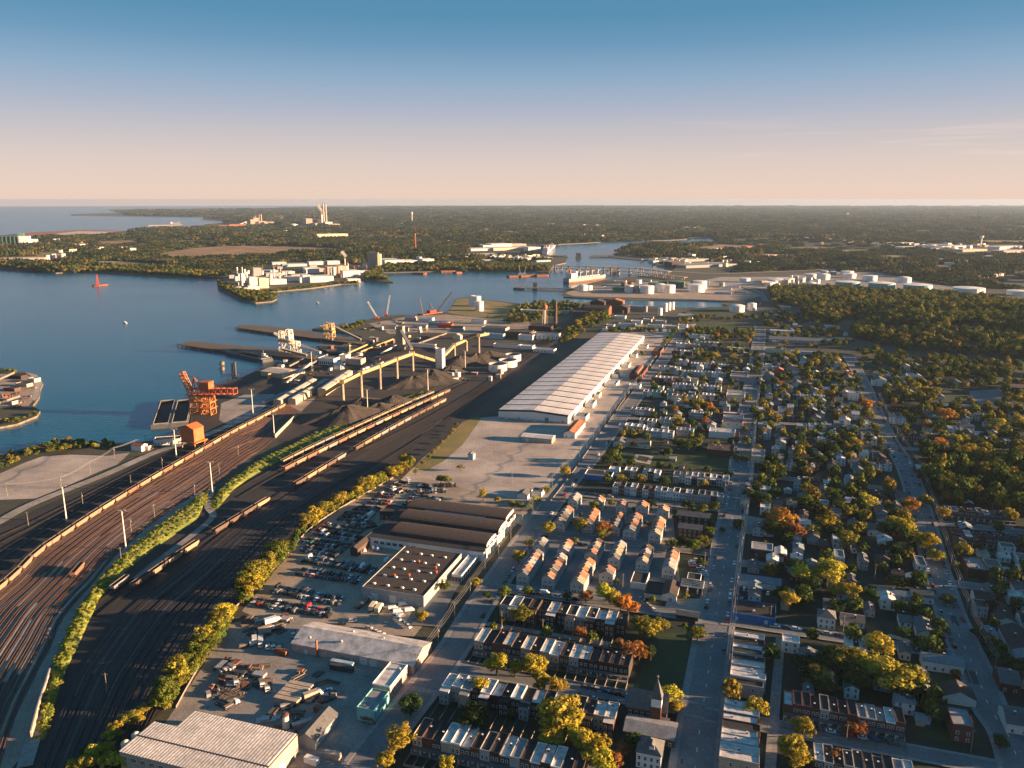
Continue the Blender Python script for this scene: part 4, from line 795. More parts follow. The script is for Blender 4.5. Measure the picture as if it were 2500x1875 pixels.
def church():
    p = P(1528,1755); w = width_to(p, 1626); d = 13; h = 6.5; foot(p, w+8, d+4)
    root = thing('church', 'red brick church with grey gabled roof and pointed steeple by the avenue', 'church', p, RZ)
    link('wall', wall_mesh(w, d, h, 'brick'), root); r, g = gable_mesh(w, d, h, 5.2, 'v', 'shingle', 'brick'); link('roof', r, root); link('gable', g, root)
    wm = window_mesh(.9, 3.2)
    for i in range(6): link('window', wm, root, loc=(w*(.1+.15*i), 0, 1.6))
    MB().box(w-8,-6,0,w+1.5,-.05,4.5,'brick',top='shingle').build('porch_wing', root)
    t = MB().box(w-6.5,-2.5,0,w-2.3,1.7,14,'brick').build('tower', root)
    MB().box(w-6.6,-2.6,10.2,w-2.2,1.8,14.2,'whitewall').build('belfry', t); MB().faces([(w-6.9,-2.9,14.2),(w-1.9,-2.9,14.2),(w-1.9,2.1,14.2),(w-6.9,2.1,14.2),(w-4.4,-.4,23)], [(0,1,4),(1,2,4),(2,3,4),(3,0,4)], 'shingle').build('spire', t)
    MB().beam((w-4.4,-.4,22.8),(w-4.4,-.4,24.6),.15,.15,'trim').beam((w-5,-.4,24),(w-3.8,-.4,24),.15,.15,'trim').build('cross', t)
church()
bld(1522,1805,1645,12,4.2,'brickbrown','greyroof','v', 'church_hall','hall', label='low church hall with pale grey roof below the church', rise=1.8, nf=6, rows=1)
rc = bld(1552,1872,1612,10,7.2,'whitewall','shingle','hip', 'rectory','house', label='white rectory with grey roof and dormers below the church hall', nf=4, rows=2, side=3, rise=4.2)
MB().box(5,1.2,8.2,7,4.5,10,'whitewall').faces([(4.8,1,10),(7.2,1,10),(6,1,11.2),(4.8,4.5,10),(7.2,4.5,10),(6,4.5,11.2)], [(0,1,2),(0,2,5,3),(1,4,5,2)], 'shingle').build('dormer', rc)
# ------------------------------------------------------------------ coal terminal and waterfront
def local(p): return lambda q: (q[0]-p[0], q[1]-p[1], q[2])
def spans(name, pts, w, h, m, label, cat, posts=None, pr=1.4, postmat='concrete_col', roofm=None, group=None):
    """an enclosed conveyor gallery through world points (each with its height) on round piers"""
    o = Vector((pts[0].x, pts[0].y, 0)); root = thing(name, label, cat, o, 0, group)
    for a, b in zip(pts, pts[1:]):
        MB().beam(a-o, b-o, w, h, m).build('gallery', root)
        if roofm: MB().beam(a-o+Vector((0,0,h/2+.1)), b-o+Vector((0,0,h/2+.1)), w*1.12, .25, roofm).build('gallery_roof', root)
        MB().beam(a-o-Vector((0,0,h/2+.5)), b-o-Vector((0,0,h/2+.5)), w*.5, .9, 'darkmetal').build('girder', root)
    for i, (b, z) in enumerate(posts or []):
        MB().cyl(b-o, pr, -.3, z, postmat, 12, r1=pr*.85).build('pier', root)
        MB().box(b.x-o.x-w*.75, b.y-o.y-w*.75, z, b.x-o.x+w*.75, b.y-o.y+w*.75, z+4.2, m, nobot=False).build('transfer_house', root)
    return root
def top(bx, by, ty):
    b = P(bx, by); return b, HT(b, ty)
pl = [top(838,980,936), top(883,970,914), top(929,950,897), top(970,933,880), top(1008,906,866)]
pts = [Vector((b.x, b.y, z+1.5)) for b, z in pl]
st = P(782,972); st.z = 2.5; en = P(1062,899); en.z = HT(P(1062,899), 880)
spans('coal_conveyor', [st]+pts+[en], 3.6, 3.0, 'yellowsteel', 'ochre coal conveyor gallery climbing on round concrete piers', 'conveyor', pl, 1.9, roofm='shedroof')
pr = [top(1083,897,872), top(1110,880,845), top(1139,857,832), top(1169,862,822)]
spans('coal_conveyor', [Vector((b.x, b.y, z+1.5)) for b, z in pr]+[Vector((P(1192,850).x, P(1192,850).y, HT(P(1192,850), 815)))], 3.6, 3.0, 'yellowsteel', 'ochre conveyor gallery rising behind the white transfer tower', 'conveyor', pr[1:], 1.9, roofm='shedroof')
def tower(x0, y0, x1, yt, d, m, label, name='transfer_tower', cat='tower', roof='greyroof', rz=RZ, style='flat'):
    p = P(x0, y0); h = HT(p, yt); return bld(x0, y0, x1, d, h, m, roof, style, name, cat, label=label, par=.4, rz=rz)
tower(1064,899,1080,852,10,'whitesteel','tall white transfer tower between the ochre conveyors')
tower(968,854,984,797,9,'concrete_col','tall concrete transfer tower beside the scrap dock')
a = P(976,850); a.z = HT(a, 800); b_ = P(1006,880); b_.z = 17
spans('coal_conveyor', [a, b_], 4, 3, 'concrete_col', 'grey conveyor sloping down from the concrete tower', 'conveyor', roofm='greyroof')
def shed(x0, y0, x1, y1, w, h, m, roof, label, rise=1.2, name='conveyor_shed'):
    p, q = P(x0, y0), P(x1, y1); L = (q-p).length; ang = atan2(-(q-p).x, (q-p).y)
    root = thing(name, label, 'shed', p, ang); link('wall', wall_mesh(w, L, h, m), root); r, g = gable_mesh(w, L, h, rise, 'u', roof, m); link('roof', r, root); link('gable', g, root); foot(p, w, L, ang)
shed(668,990,757,937,9,6,'tanwall','shedroof','long cream roofed unloading shed, westernmost of three'); shed(704,988,752,959,9,6.5,'tanwall','shedroof','short cream roofed shed between two longer ones'); shed(776,966,843,920,10,8,'tanwall','shedroof','tall cream roofed dumper shed beside the conveyor foot')
for i, (a, b_) in enumerate([((640,985),(700,960)),((800,905),(880,868)),((880,905),(930,885))]): shed(*a, *b_, 4, 3, 'whitesteel', 'greyroof', f'low white gallery on the terminal ground, {od(i+1)} from left', .4, 'low_gallery')
WF = -radians(50)                             # lie of the quay
bld(637,917,690,30,6,'tanwall','shedroof','v', 'quay_shed','shed', label='wide open fronted shed with tan roof on the quay', rise=2, rz=-radians(30), nf=0); bld(693,915,745,9,5,'whitewall','shedroof','flat', 'quay_office','office', label='white quay office with a row of windows', nf=7, rows=1, rz=radians(18))
bld(776,890,815,20,9,'whitewall','greyroof','flat', 'power_house','building', label='white building with arched openings at the pier foot', nf=8, rows=1, wh=4, ww=1.8); bld(828,886,845,14,11,'whitesteel','whiteroof','flat','sampling_house','building', label='square white sampling house beside the conveyor'); bld(850,890,880,16,8,'tanwall','whiteroof','flat','motor_house','building', label='pale motor house behind the conveyor piers'); bld(815,902,832,12,6,'whitewall','whiteroof','v','control_house','building', label='small white control house beside the sampling house')
bld(376,1088,441,11,5,'whitewall','tarroof','flat','yard_office','office', label='white yard office with dark roof beside the orange hopper', nf=8, rows=1, rz=radians(14)); bld(321,1100,346,8,5,'whitewall','redroof','v','yard_hut','hut', label='white hut with red roof on the grassy shore'); bld(346,1098,362,7,3.5,'pinkwall','brownroof','flat','yard_hut','hut', label='low pink hut beside the red roofed hut')
bld(1105,828,1124,9,6,'creamwall','shedroof','u','site_hut','hut', label='cream gabled hut standing alone on the coal ground'); bld(995,846,1062,7,5,'whitesteel','whiteroof','flat','truck_shelter','shed', label='long white edged shelter behind the concrete tower'); bld(800,868,828,9,5,'greenfascia','bluegreyroof','flat','green_shed','shed', label='dark green shed on the dock between the piers')
tq = random.Random(17)
for i in range(44):                            # huts, hoppers, drive houses and bins crowded between the conveyors
    x, y = tq.choice(((tq.uniform(650,780), tq.uniform(885,950)), (tq.uniform(790,960), tq.uniform(850,892)), (tq.uniform(900,1060), tq.uniform(800,850)), (tq.uniform(1080,1220), tq.uniform(905,935)))); m_ = tq.choice(('whitesteel','tanwall','rust','yellowsteel','greywall','darkmetal'))
    o = thing('plant_hut', None, 'hut', P(x, y), tq.uniform(-.9,.3)); a_, b_2, h_ = tq.uniform(3,8), tq.uniform(3,6), tq.uniform(2.5,7); MB().box(0,0,0,a_,b_2,h_,m_).build('wall', o); MB().box(-.2,-.2,h_+.003,a_+.2,b_2+.2,h_+.35,tq.choice(('greyroof','whiteroof','brownroof')),nobot=False).build('roof', o)
    auto(o, dict(whitesteel='white', tanwall='tan', rust='rusty', yellowsteel='ochre', greywall='grey', darkmetal='black')[m_]+' plant hut', 'among the coal conveyors')
for i, (a, b_) in enumerate([((700,940,3),(760,900,8)),((740,905,3),(800,880,9)),((880,862,2),(960,838,7)),((930,868,3),(990,846,10)),((1010,845,2),(1090,822,6)),((820,878,2),(900,852,8)),((1090,862,3),(1140,845,12)),((690,905,2),(740,885,5))]):
    p, q = P(a[0], a[1]), P(b_[0], b_[1]); p.z, q.z = a[2], b_[2]; spans('yard_conveyor', [p, q], 2.2, 1.8, ('whitesteel','oldwood','yellowsteel')[i % 3], f'slanting yard conveyor in the coal terminal, {od([1,3,5,7,8,4,6,2][i])} from left' if False else None, 'conveyor')
for o in [o for o in bpy.data.objects if o.name.startswith('yard_conveyor')]: auto(o, 'short slanting yard conveyor', 'in the coal terminal')
# coal heaps
def heap(x, y, r, h, i, sq=1.6):
    n, k = 40, 9; R = random.Random(i); c = P(x, y); b = MB(); vs = [(0,0,h)]
    ph = [R.uniform(0, 6) for _ in range(4)]
    for j in range(1, k+1):
        t = j/k
        for a in range(n):
            th = 2*pi*a/n; w = 1+.16*sin(3*th+ph[0])+.10*sin(5*th+ph[1])*t+.06*sin(13*th+ph[2])*t+R.uniform(-.03,.03)
            z = h*(1-t)**1.05*(1+.10*sin(4*th+ph[3])+R.uniform(-.05,.05)); vs.append((r*sq*t*w*cos(th), r*t*w*sin(th), max(z, 0)-.05*(j == k)))
    fs = [(0, 1+a, 1+(a+1) % n) for a in range(n)]+[(1+j*n+a, 1+(j+1)*n+a, 1+(j+1)*n+(a+1) % n, 1+j*n+(a+1) % n) for j in range(k-1) for a in range(n)]
    b.faces(vs, fs, 'coal'); o = b.build('coal_heap', loc=c, rz=radians(30), cat='coal heap', group='coal heaps under the conveyor'); auto(o, 'black conical coal heap', 'under the ochre conveyors'); foot(c-Vector((r,r,0)), 2*r, 2*r, 0)
for i, q in enumerate([(848,1022,30,15),(925,1003,20,9),(962,988,22,11),(885,985,18,7),(1010,938,26,11),(1056,928,28,14),(1100,908,18,8),(1125,888,24,12),(1165,882,25,12),(1195,868,18,7)]): heap(*q, i+1)
# storage tanks
mat('tankwhite', (.74,.72,.68), scale=.12, var=.14, rough=.55); mat('tankteal', (.10,.34,.36), scale=.1, var=.25, rough=.5); mat('tankgrey', (.30,.31,.31), scale=.1, var=.25); mat('tankgreen', (.06,.16,.10), scale=.1, var=.3)
def tank(x, y, wpx, yt, m, label, style='flat', name='storage_tank', group=None, topm=None, cat='tank', h=None):
    c = P(x, y); r = abs((P(x+wpx/2, y)-c).x); c = c+Vector((0, r, 0)); c.z = 0; h = h or max(HT(P(x, y), yt), 2)
    root = thing(name, label, cat, c, 0, group); n = 28 if wpx > 12 else 16; FOOT.append([(c.x-r,c.y-r),(c.x+r,c.y-r),(c.x+r,c.y+r),(c.x-r,c.y+r)])
    MB().cyl((0,0), r, 0, h, m, n, cap=False).build('shell', root)
    if style == 'open':
        b = MB(); b.cyl((0,0), r-.25, h*.35, h, 'tankgrey', n, cap=False); b.cyl((0,0), r-.26, h*.3, h*.36, 'coalground', n); b.build('interior', root)
        b = MB(); a = [(q*cos(2*pi*i/n), q*sin(2*pi*i/n), h+.02) for q in (r-.3, r+.2) for i in range(n)]; b.faces(a, [(i, (i+1) % n, n+(i+1) % n, n+i) for i in range(n)], m); b.build('rim', root)
    elif style == 'float':
        b = MB(); b.cyl((0,0), r-.15, h-1.2, h-.9, topm or m, n); b.build('floating_roof', root); MB().cyl((0,0), r-.14, h-1.2, h, m, n, cap=False).build('inner_wall', root)
    else:
        k = .16 if style == 'dome' else .05; b = MB(); a = [(0,0,h+r*k*1.2)]+[(r*1.01*cos(2*pi*i/n), r*1.01*sin(2*pi*i/n), h) for i in range(n)]; 
        if style == 'dome': a += [(r*.6*cos(2*pi*i/n), r*.6*sin(2*pi*i/n), h+r*.12) for i in range(n)]; b.faces(a, [(1+i, 1+(i+1) % n, 1+n+(i+1) % n, 1+n+i) for i in range(n)]+[(1+n+i, 1+n+(i+1) % n, 0) for i in range(n)], topm or m)
        else: b.faces(a, [(1+i, 1+(i+1) % n, 0) for i in range(n)], topm or m)
        smooth_mesh(b.mesh('roof')) if False else b.build('roof', root)
    if wpx > 20:
        b = MB(); 
        for i in range(12): t0, t1 = 3.6+i*.08, 3.6+(i+1)*.08; b.beam(((r+.4)*cos(t0), (r+.4)*sin(t0), h*i/12), ((r+.4)*cos(t1), (r+.4)*sin(t1), h*(i+1)/12), .7, .25, 'metal')
        b.build('stair', root)
    if not label: auto(root, {'tankwhite':'white','tankteal':'teal','tankgrey':'grey','tankgreen':'dark green','rust':'rusty'}[m]+' '+('domed ' if style == 'dome' else 'flat ')+'storage tank', group or 'by the creek')
    return root
for i, (x, y) in enumerate([(1215,909),(1240,899),(1253,884)]): tank(x, y, (45,45,38)[i], y-26, 'tankwhite', f'open topped white settling tank, {od(i+1)} of three from the camera', 'open', 'settling_tank', 'white settling tanks', h=9.5)
tank(1118,924,13,910,'tankwhite','small upright white tank beside the settling tanks'); MB().tube((-6,0,2),(6,0,2),2,'tankwhite',14).box(-4,-1.5,0,-3,1.5,1,'metal').box(3,-1.5,0,4,1.5,1,'metal').build('fuel_tank', loc=P(1108,930), rz=.4, label='white horizontal tank lying beside the small upright tank', cat='tank')
tank(1164,749,20,724,'tankwhite','tall white tank on the grassy point'); tank(1153,748,18,723,'tankwhite','tall white tank behind its taller neighbour on the grassy point','dome'); tank(1170,760,21,737,'tankwhite','short wide white tank in front on the grassy point')
# piers, barges, cranes
def pier(pts, label, z=1.6):
    o = P(*pts[0]); poly = [P(*q)-o for q in pts]; root = thing('pier', label, 'pier', (o.x, o.y, 0)); sheet('deck', poly, z, 'timber', 1.0, parent=root)
    n = len(poly); b = MB()
    for i in range(n):
        a, c = poly[i], poly[(i+1) % n]; L = (c-a).length; k = max(1, int(L/9))
        for j in range(k):
            q = a+(c-a)*(j/k); b.cyl(q, .45, -2.6, z-.2, 'darkmetal', 6, cap=False)
    k = b.build('pile', root); k['kind'] = 'stuff'; return root
pier([(434,843),(468,835),(570,845),(680,856),(775,869),(768,880),(690,873),(560,861)], 'long broad timber pier carrying the white ship loader'); pier([(575,801),(584,796),(614,795),(720,806),(850,826),(895,836),(885,843),(760,827),(640,811)], 'long narrow timber pier behind the broad one'); pier([(773,848),(780,843),(860,848),(900,852),(890,862),(800,860)], 'short low dock between the two piers')
pier([(1262,703),(1300,703.5),(1400,705.5),(1400,708),(1300,706),(1262,705.5)], 'thin jetty reaching out beside the tanker', 2.2); pier([(1498,624),(1440,625),(1440,627.5),(1500,627.5)], 'broken rail bridge approach on the far bank', 3); pier([(1350,624),(1385,625),(1385,628),(1350,627)], 'short rail bridge approach by the shipyard', 3)
def truss(b, a, c, w, h, m, n=6, t=.45):
    a, c = Vector(a), Vector(c); d = (c-a); up = Vector((0,0,1)) if abs(d.normalized().z) < .8 else Vector((0,1,0)); s = d.cross(up).normalized()*w/2; u = s.cross(d).normalized()*h
    if u.z < 0: u = -u
    cs = [s, -s, s+u, -s+u]
    for q in cs: b.beam(a+q, c+q, t, t, m)
    for i in range(n):
        p, r = a+d*(i/n), a+d*((i+1)/n)
        for q1, q2 in ((s, s+u), (-s, -s+u), (s+u, -s+u), (s, -s)):
            b.beam(p+q1, r+q2, t*.6, t*.6, m); b.beam(r+q1, r+q2, t*.6, t*.6, m)
    return b
def lattice_tower(b, c, w, h, m, levels=4, t=.5, top=.8):
    pr = None
    for i in range(levels+1):
        k = w/2*(1-(1-top)*i/levels); z = c[2]+h*i/levels; q = [(c[0]+sx*k, c[1]+sy*k, z) for sx, sy in ((-1,-1),(1,-1),(1,1),(-1,1))]
        for j in range(4):
            b.beam(q[j], q[(j+1) % 4], t*.7, t*.7, m)
            if pr: b.beam(pr[j], q[j], t, t, m); b.beam(pr[j], q[(j+1) % 4], t*.6, t*.6, m)
        pr = q
    return b
def orange_crane():
    p = P(497,1010); k = 1/ (F/ (p.y*CT+CH*ST)) ; r = thing('unloader_crane', 'orange and ochre barge unloader crane standing on the quay', 'crane', p, -radians(12))
    b = MB(); lattice_tower(b, (-6,0,0), 12, 20, 'ochresteel', 3, .9, .95); lattice_tower(b, (7,0,0), 10, 20, 'ochresteel', 3, .9, .95); b.build('portal', r)
    for z in (7, 14, 20): MB().box(-13,-7,z,13,7,z+.6,'ochresteel',nobot=False).build('platform', r)
    b = MB(); truss(b, (-16,0,21), (40,0,24), 8, 6, 'orangesteel', 8, .8); b.build('bridge_truss', r)
    b = MB(); truss(b, (-14,0,22), (-23,0,44), 5, 4, 'ochresteel', 6, .8); b.build('raised_boom', r)
    b = MB(); b.beam((-10,-3,26),(-8,0,40),.8,.8,'orangesteel').beam((-10,3,26),(-8,0,40),.8,.8,'orangesteel').beam((2,-3,26),(-8,0,40),.8,.8,'orangesteel').beam((2,3,26),(-8,0,40),.8,.8,'orangesteel').beam((-8,0,40),(-22,0,42),.3,.3,'darkmetal').beam((-8,0,40),(38,0,29),.3,.3,'darkmetal'); b.build('mast', r)
    MB().box(1,-5,26,12,5,36,'orangesteel',nobot=False).build('machine_house', r); MB().box(-10,-8.5,15,-4,-7,18,'ochresteel',nobot=False).build('operator_cab', r)
    b = MB(); b.beam((-12,-7.2,1),(12,-7.2,13),.9,.5,'ochresteel').beam((12,-7.4,13),(-10,-7.4,20),.9,.5,'ochresteel'); b.build('stair', r)
orange_crane()
def hopper_house():
    p = P(444,1096); w = width_to(p, 478); r = thing('hopper_house', 'orange-red gabled hopper house on stilts beside the tracks', 'hopper', p, -radians(20)); foot(p, w, 13)
    for x in (.4, w-.4):
        for y in (.4, 12.6): MB().box(x-.4,y-.4,0,x+.4,y+.4,8,'ochresteel').build('leg', r)
    MB().box(-1,-1.5,7.2,w+3,14,7.8,'ochresteel',nobot=False).build('platform', r); link('wall', wall_mesh(w, 13, 12, 'orangesteel'), r, loc=(0,0,8)); rr, g = gable_mesh(w, 13, 20, 3.4, 'u', 'orangesteel', 'orangesteel'); link('roof', rr, r); link('gable', g, r)
    MB().faces([(1,1,7.2),(w-1,1,7.2),(w-1,12,7.2),(1,12,7.2),(w/2-1,5.5,3.5),(w/2+1,5.5,3.5),(w/2+1,7.5,3.5),(w/2-1,7.5,3.5)], [(1,0,4,5),(2,1,5,6),(3,2,6,7),(0,3,7,4)], 'ochresteel').build('chute', r); MB().beam((w+2.5,2,0),(w+2.5,13,7.5),1.2,.4,'ochresteel').build('stair', r)
hopper_house()
mat('bargehull', (.08,.085,.09), scale=.2, var=.4, fine=1); mat('bargedeck', (.20,.20,.20), scale=.2, var=.3)
def barge(x0, y0, x1, y1, w, label, hold=True, hull='bargehull', deck='bargedeck', h=3.6, name='barge', fill='coalground'):
    a, c = P(x0, y0), P(x1, y1); L = (c-a).length; r = thing(name, label, 'barge', (a.x, a.y, -2.2), atan2(-(c-a).x, (c-a).y)); k = w/2; b = MB()
    o = [(-k,0),(k,0),(k,L*.9),(k*.6,L),(-k*.6,L),(-k,L*.9)]; n = 6
    b.faces([(x,y,0) for x, y in o]+[(x,y,h) for x, y in o], [(i,(i+1) % n,n+(i+1) % n,n+i) for i in range(n)], hull); b.build('hull', r)
    if hold:
        b = MB(); i0 = [(-k+1.6,6),(k-1.6,6),(k-1.6,L-7),(-k+1.6,L-7)]; q = [(-k,0,h),(k,0,h),(k,L*.9,h),(k*.6,L,h),(-k*.6,L,h),(-k,L*.9,h)]+[(x,y,h) for x, y in i0]
        b.faces(q, [(0,1,7,6),(1,2,8,7),(2,3,4,5,9,8),(5,0,6,9)], deck); b.build('deck', r)
        b = MB(); q = [(x,y,h+.9) for x, y in i0]+[(x,y,1) for x, y in i0]; b.faces(q, [(1,0,4,5),(2,1,5,6),(3,2,6,7),(0,3,7,4),(4,5,6,7)], fill); b.build('hold', r)
        b = MB()
        for i in range(4): u, v = i0[i], i0[(i+1) % 4]; b.beam((*u, h+.45), (*v, h+.45), .35, 1.1, deck)
        b.build('coaming', r)
    else: MB().faces([(x,y,h) for x, y in o], [tuple(range(6))], deck).build('deck', r)
    return r
barge(391,1042,411,978,17.5,'open coal barge moored on the water side of its twin'); barge(437,1038,452,977,17.5,'open coal barge moored against the quay beside its twin')
sb = barge(654,880,556,858,17,'dark loading barge lying alongside the broad pier', h=4.2)
def tug(x, y, rz, label, s=1.0, m='whitewall', hull='tankwhite'):
    r = thing('tugboat', label, 'boat', P(x, y, -2.2), rz, scale=s)
    b = MB(); o = [(-2.8,-8),(2.8,-8),(3.2,0),(2.4,6),(0,10),(-2.4,6),(-3.2,0)]; n = 7; b.faces([(q*.8,t*.9,0) for q, t in o]+[(q,t,2.6) for q, t in o], [(i,(i+1) % n,n+(i+1) % n,n+i) for i in range(n)], hull); b.faces([(q,t,2.6) for q, t in o], [tuple(range(n))], 'bargedeck'); b.build('hull', r)
    MB().box(-2,-4,2.6,2,3.5,5,m).build('deckhouse', r); MB().box(-1.5,-.5,5,1.5,3,8,m).build('wheelhouse', r); MB().cyl((0,-2.5),.7,5,8.5,'darkmetal',8).build('funnel', r); MB().beam((0,1,8),(0,1,12),.15,.15,m).build('mast', r)
tug(646,878,1.2,'white tugboat moored at the end of the dark barge',1.15); tug(305,789,1.4,'small white motorboat crossing the open water',.5); tug(775,740,1.5,'fast white boat with a long wake near the plant',.45)
for i, (x, y) in enumerate([(542,886),(542,899)]): MB().cyl((0,0),3.2,-2.4,1.8,'oldwood',14).cyl((0,0),2.6,1.8,2.4,'timber',14).build('mooring_dolphin', loc=P(x, y), label=f'round timber mooring dolphin in the water, {("far","near")[i]} one of a pair', cat='dolphin', group='mooring dolphins'); 
MB().tube((0,0,-3),(0,0,17),1.3,'darkmetal',10).tube((4,0,-3),(4,0,19),1.5,'darkmetal',10).box(-9,-1.2,1,8,1.2,1.8,'timber',nobot=False).build('pile_cluster', loc=P(568,918), label='two tall black mooring piles beside the quay corner', cat='mooring piles')
def loader(x, y, label, twin=True, m='whitesteel', s=1.0):
    r = thing('ship_loader', label, 'ship loader', P(x, y, 1.6), -radians(35), scale=s); b = MB(); lattice_tower(b, (-10,0,0), 7, 30, m, 5, .7, .8); b.build('boom_tower', r)
    b = MB(); lattice_tower(b, (8,0,0), 10, 34, m, 5, .8, .7); b.build('main_tower', r)
    if twin: b = MB(); lattice_tower(b, (24,0,0), 8, 18, m, 3, .7, .8); b.build('rear_tower', r)
    MB().box(-14,-4,15,14,4,18.5,'yellowsteel',nobot=False).build('bridge', r); MB().box(4,-4.5,20,12,4.5,25,m,nobot=False).build('cabin', r); b = MB(); truss(b, (-12,0,20), (-26,0,24), 3, 2.5, m, 4, .5); b.build('loading_boom', r)
loader(700,858,'white lattice ship loader with yellow bridge on the broad pier')
a = P(706,857); a.z = HT(a, 832); b_ = P(783,872); b_.z = 7; spans('pier_conveyor', [a, b_], 3, 2.6, 'whitesteel', 'white conveyor sloping from the ship loader to the shore', 'conveyor', roofm='greyroof')
a = P(690,866); a.z = HT(a, 852); b_ = P(750,876); b_.z = 5; spans('pier_conveyor', [a, b_], 3, 2.2, 'oldwood', 'second grey conveyor lower down beside the ship loader', 'conveyor', roofm='shedroof')
loader(805,828,'yellow footed lattice ship loader on the narrow pier', False, 'yellowsteel', .8)
a = P(797,824); a.z = HT(a, 788); b_ = P(882,834); b_.z = 3; spans('pier_conveyor', [a, b_], 3.4, 2.8, 'oldwood', 'long grey conveyor sloping over the narrow pier', 'conveyor', roofm='greyroof')
def boom_crane(x, y, xt, yt, label, m='whitesteel', body='orangesteel', nm='crawler_crane'):
    p = P(x, y); L = HT(p, yt); dx = (P(xt, y)-p).x; r = thing(nm, label, 'crane', p); MB().box(-4,-2.5,0,4,-1.3,1.5,'darkmetal').build('track', r); MB().box(-4,1.3,0,4,2.5,1.5,'darkmetal').build('track', r); MB().box(-4,-2.2,1.5,3,2.2,5,body).build('cab', r)
    b = MB(); truss(b, (1 if dx > 0 else -1, 0, 4), (dx, 0, L), 1.8, 1.8, m, 12, .5); b.build('boom', r); MB().beam((-3 if dx > 0 else 2,0,5),(dx*.25,0,L*.55),.2,.2,'darkmetal').beam((dx*.25,0,L*.55),(dx,0,L),.2,.2,'darkmetal').build('stay', r); MB().beam((dx,0,L),(dx,0,L*.45),.12,.12,'darkmetal').build('hoist_rope', r)
boom_crane(921,779,899,737,'crawler crane with pale leaning boom on the scrap dock'); boom_crane(943,771,953,722,'crawler crane with thin upright boom on the scrap dock'); boom_crane(1180,790,1192,770,'small yard crane among the scrap sheds', 'yellowsteel')
db = barge(1026,769,1076,762,16,'dark derrick barge with two black booms at the scrap dock', False, 'rust', 'rust', 4, 'derrick_barge'); o = db.location
L = (P(1076,762)-P(1026,769)).length
k = MB(); truss(k, (0,L*.85,4), (14,L*1.35,4+HT(P(1077,764),717)*.95), 2.2, 2.2, 'darkmetal', 12, .6); k.build('main_boom', db); k = MB(); truss(k, (0,L*.1,4), (-3,L*.02,36), 1.5, 1.5, 'darkmetal', 8, .5); k.build('mast_boom', db); k = MB(); k.beam((-4,L*.5,4),(0,L*.45,24),.7,.7,'darkmetal').beam((4,L*.5,4),(0,L*.45,24),.7,.7,'darkmetal').beam((0,L*.75,4),(0,L*.45,24),.7,.7,'darkmetal').beam((0,L*.45,24),(14,L*1.35,4+HT(P(1077,764),717)*.95),.25,.25,'darkmetal'); k.build('a_frame', db); MB().box(-5,L*.4,4,5,L*.7,9,'redwall').build('deckhouse', db)
k = barge(228,697,262,694,13,'rust-brown work barge beside the red derrick in open water', False, 'rust', 'darkmetal', 3.5, 'work_barge'); db = barge(229,697.5,244,697,12,'red derrick pontoon with tall red lattice mast in open water', False, 'rust', 'rust', 3, 'derrick_pontoon'); k = MB(); lattice_tower(k, (0,10,3), 6, HT(P(231,698),671), 'redwall', 8, .8, .15); k.build('lattice_mast', db)
# factories, stack and water tower on the near shore
def stack(x, y, yt, wpx, m, label, name='smoke_stack', band=None):
    p = P(x, y); h = HT(p, yt); r = abs((P(x+wpx/2, y)-p).x); root = thing(name, label, 'chimney', p); MB().cyl((0,0), r*1.15, 0, h, m, 16, r1=r*.8).build('shaft', root); MB().cyl((0,0), r*.95, h-2.5, h+.3, band or 'darkmetal', 16, r1=r*.95).build('cap', root); return root
stack(1356,800,736,8,'brickbrown','tall tan brick chimney beside the red water tower')
def water_tower(x, y, yt, label, m='redroof', leg='whitesteel', s=1.0):
    p = P(x, y); h = HT(p, yt); r = thing('water_tower', label, 'water tower', p); q = h*.12*s
    for i in range(4): a = pi/4+i*pi/2; MB().beam((q*1.3*cos(a), q*1.3*sin(a), 0), (q*.9*cos(a), q*.9*sin(a), h*.76), .8, .8, leg).build('leg', r)
    MB().cyl((0,0), .9, 0, h*.74, leg, 8).build('riser', r); b = MB().cyl((0,0), q*.35, h*.7, h*.76, m, 16, r1=q, cap=False).cyl((0,0), q, h*.76, h*.9, m, 16, cap=False).cyl((0,0), q*1.02, h*.9, h, m, 16, r1=.2); b.build('bowl', r)
water_tower(1330,792,741,'red water tower on white legs beside the brick chimney')
S = 'beside the brick chimney'; D = 'around the scrap dock'
for a in [(1302,828,1364,16,10,'whitewall','darkbrick'),(1265,830,1300,14,8,'whitewall','greyroof'),(1233,824,1292,30,10,'brickbrown','brownroof'),(1175,812,1234,22,9,'greywall','brownroof'),(1180,826,1228,12,8,'bluewall','greyroof'),(1290,808,1345,16,9,'darkbrick','brownroof'),(1204,848,1265,12,5,'whitewall','brownroof'),(1268,852,1300,14,5,'whitewall','whiteroof'),(1302,860,1352,16,5,'whitewall','greyroof'),(1270,765,1330,14,7,'whitewall','whiteroof'),(1332,766,1388,14,7,'greywall','whiteroof'),(1275,776,1325,10,4,'whitewall','greyroof')]: bld(*a[:7], style='flat', name='factory_block', cat='factory', where=S, nf=6 if a[0] in (1302,1175) else 0, rows=2, wh=2, ww=1.6, par=.6)
for a in [(1046,795,1092,14,6,'greywall','whiteroof'),(1070,800,1102,12,6,'redwall','redwall'),(1022,785,1055,12,6,'whitewall','whiteroof'),(988,783,1012,12,6,'tanwall','greyroof'),(1150,790,1182,12,5,'whitewall','whiteroof'),(1008,800,1040,10,4,'greywall','greyroof'),(930,802,965,10,4,'greywall','greyroof'),(1100,806,1130,10,5,'greywall','tarroof')]: bld(*a[:7], style='v', name='dock_shed', cat='shed', what=f'{WNAME[a[5]]} gabled shed', where=D)
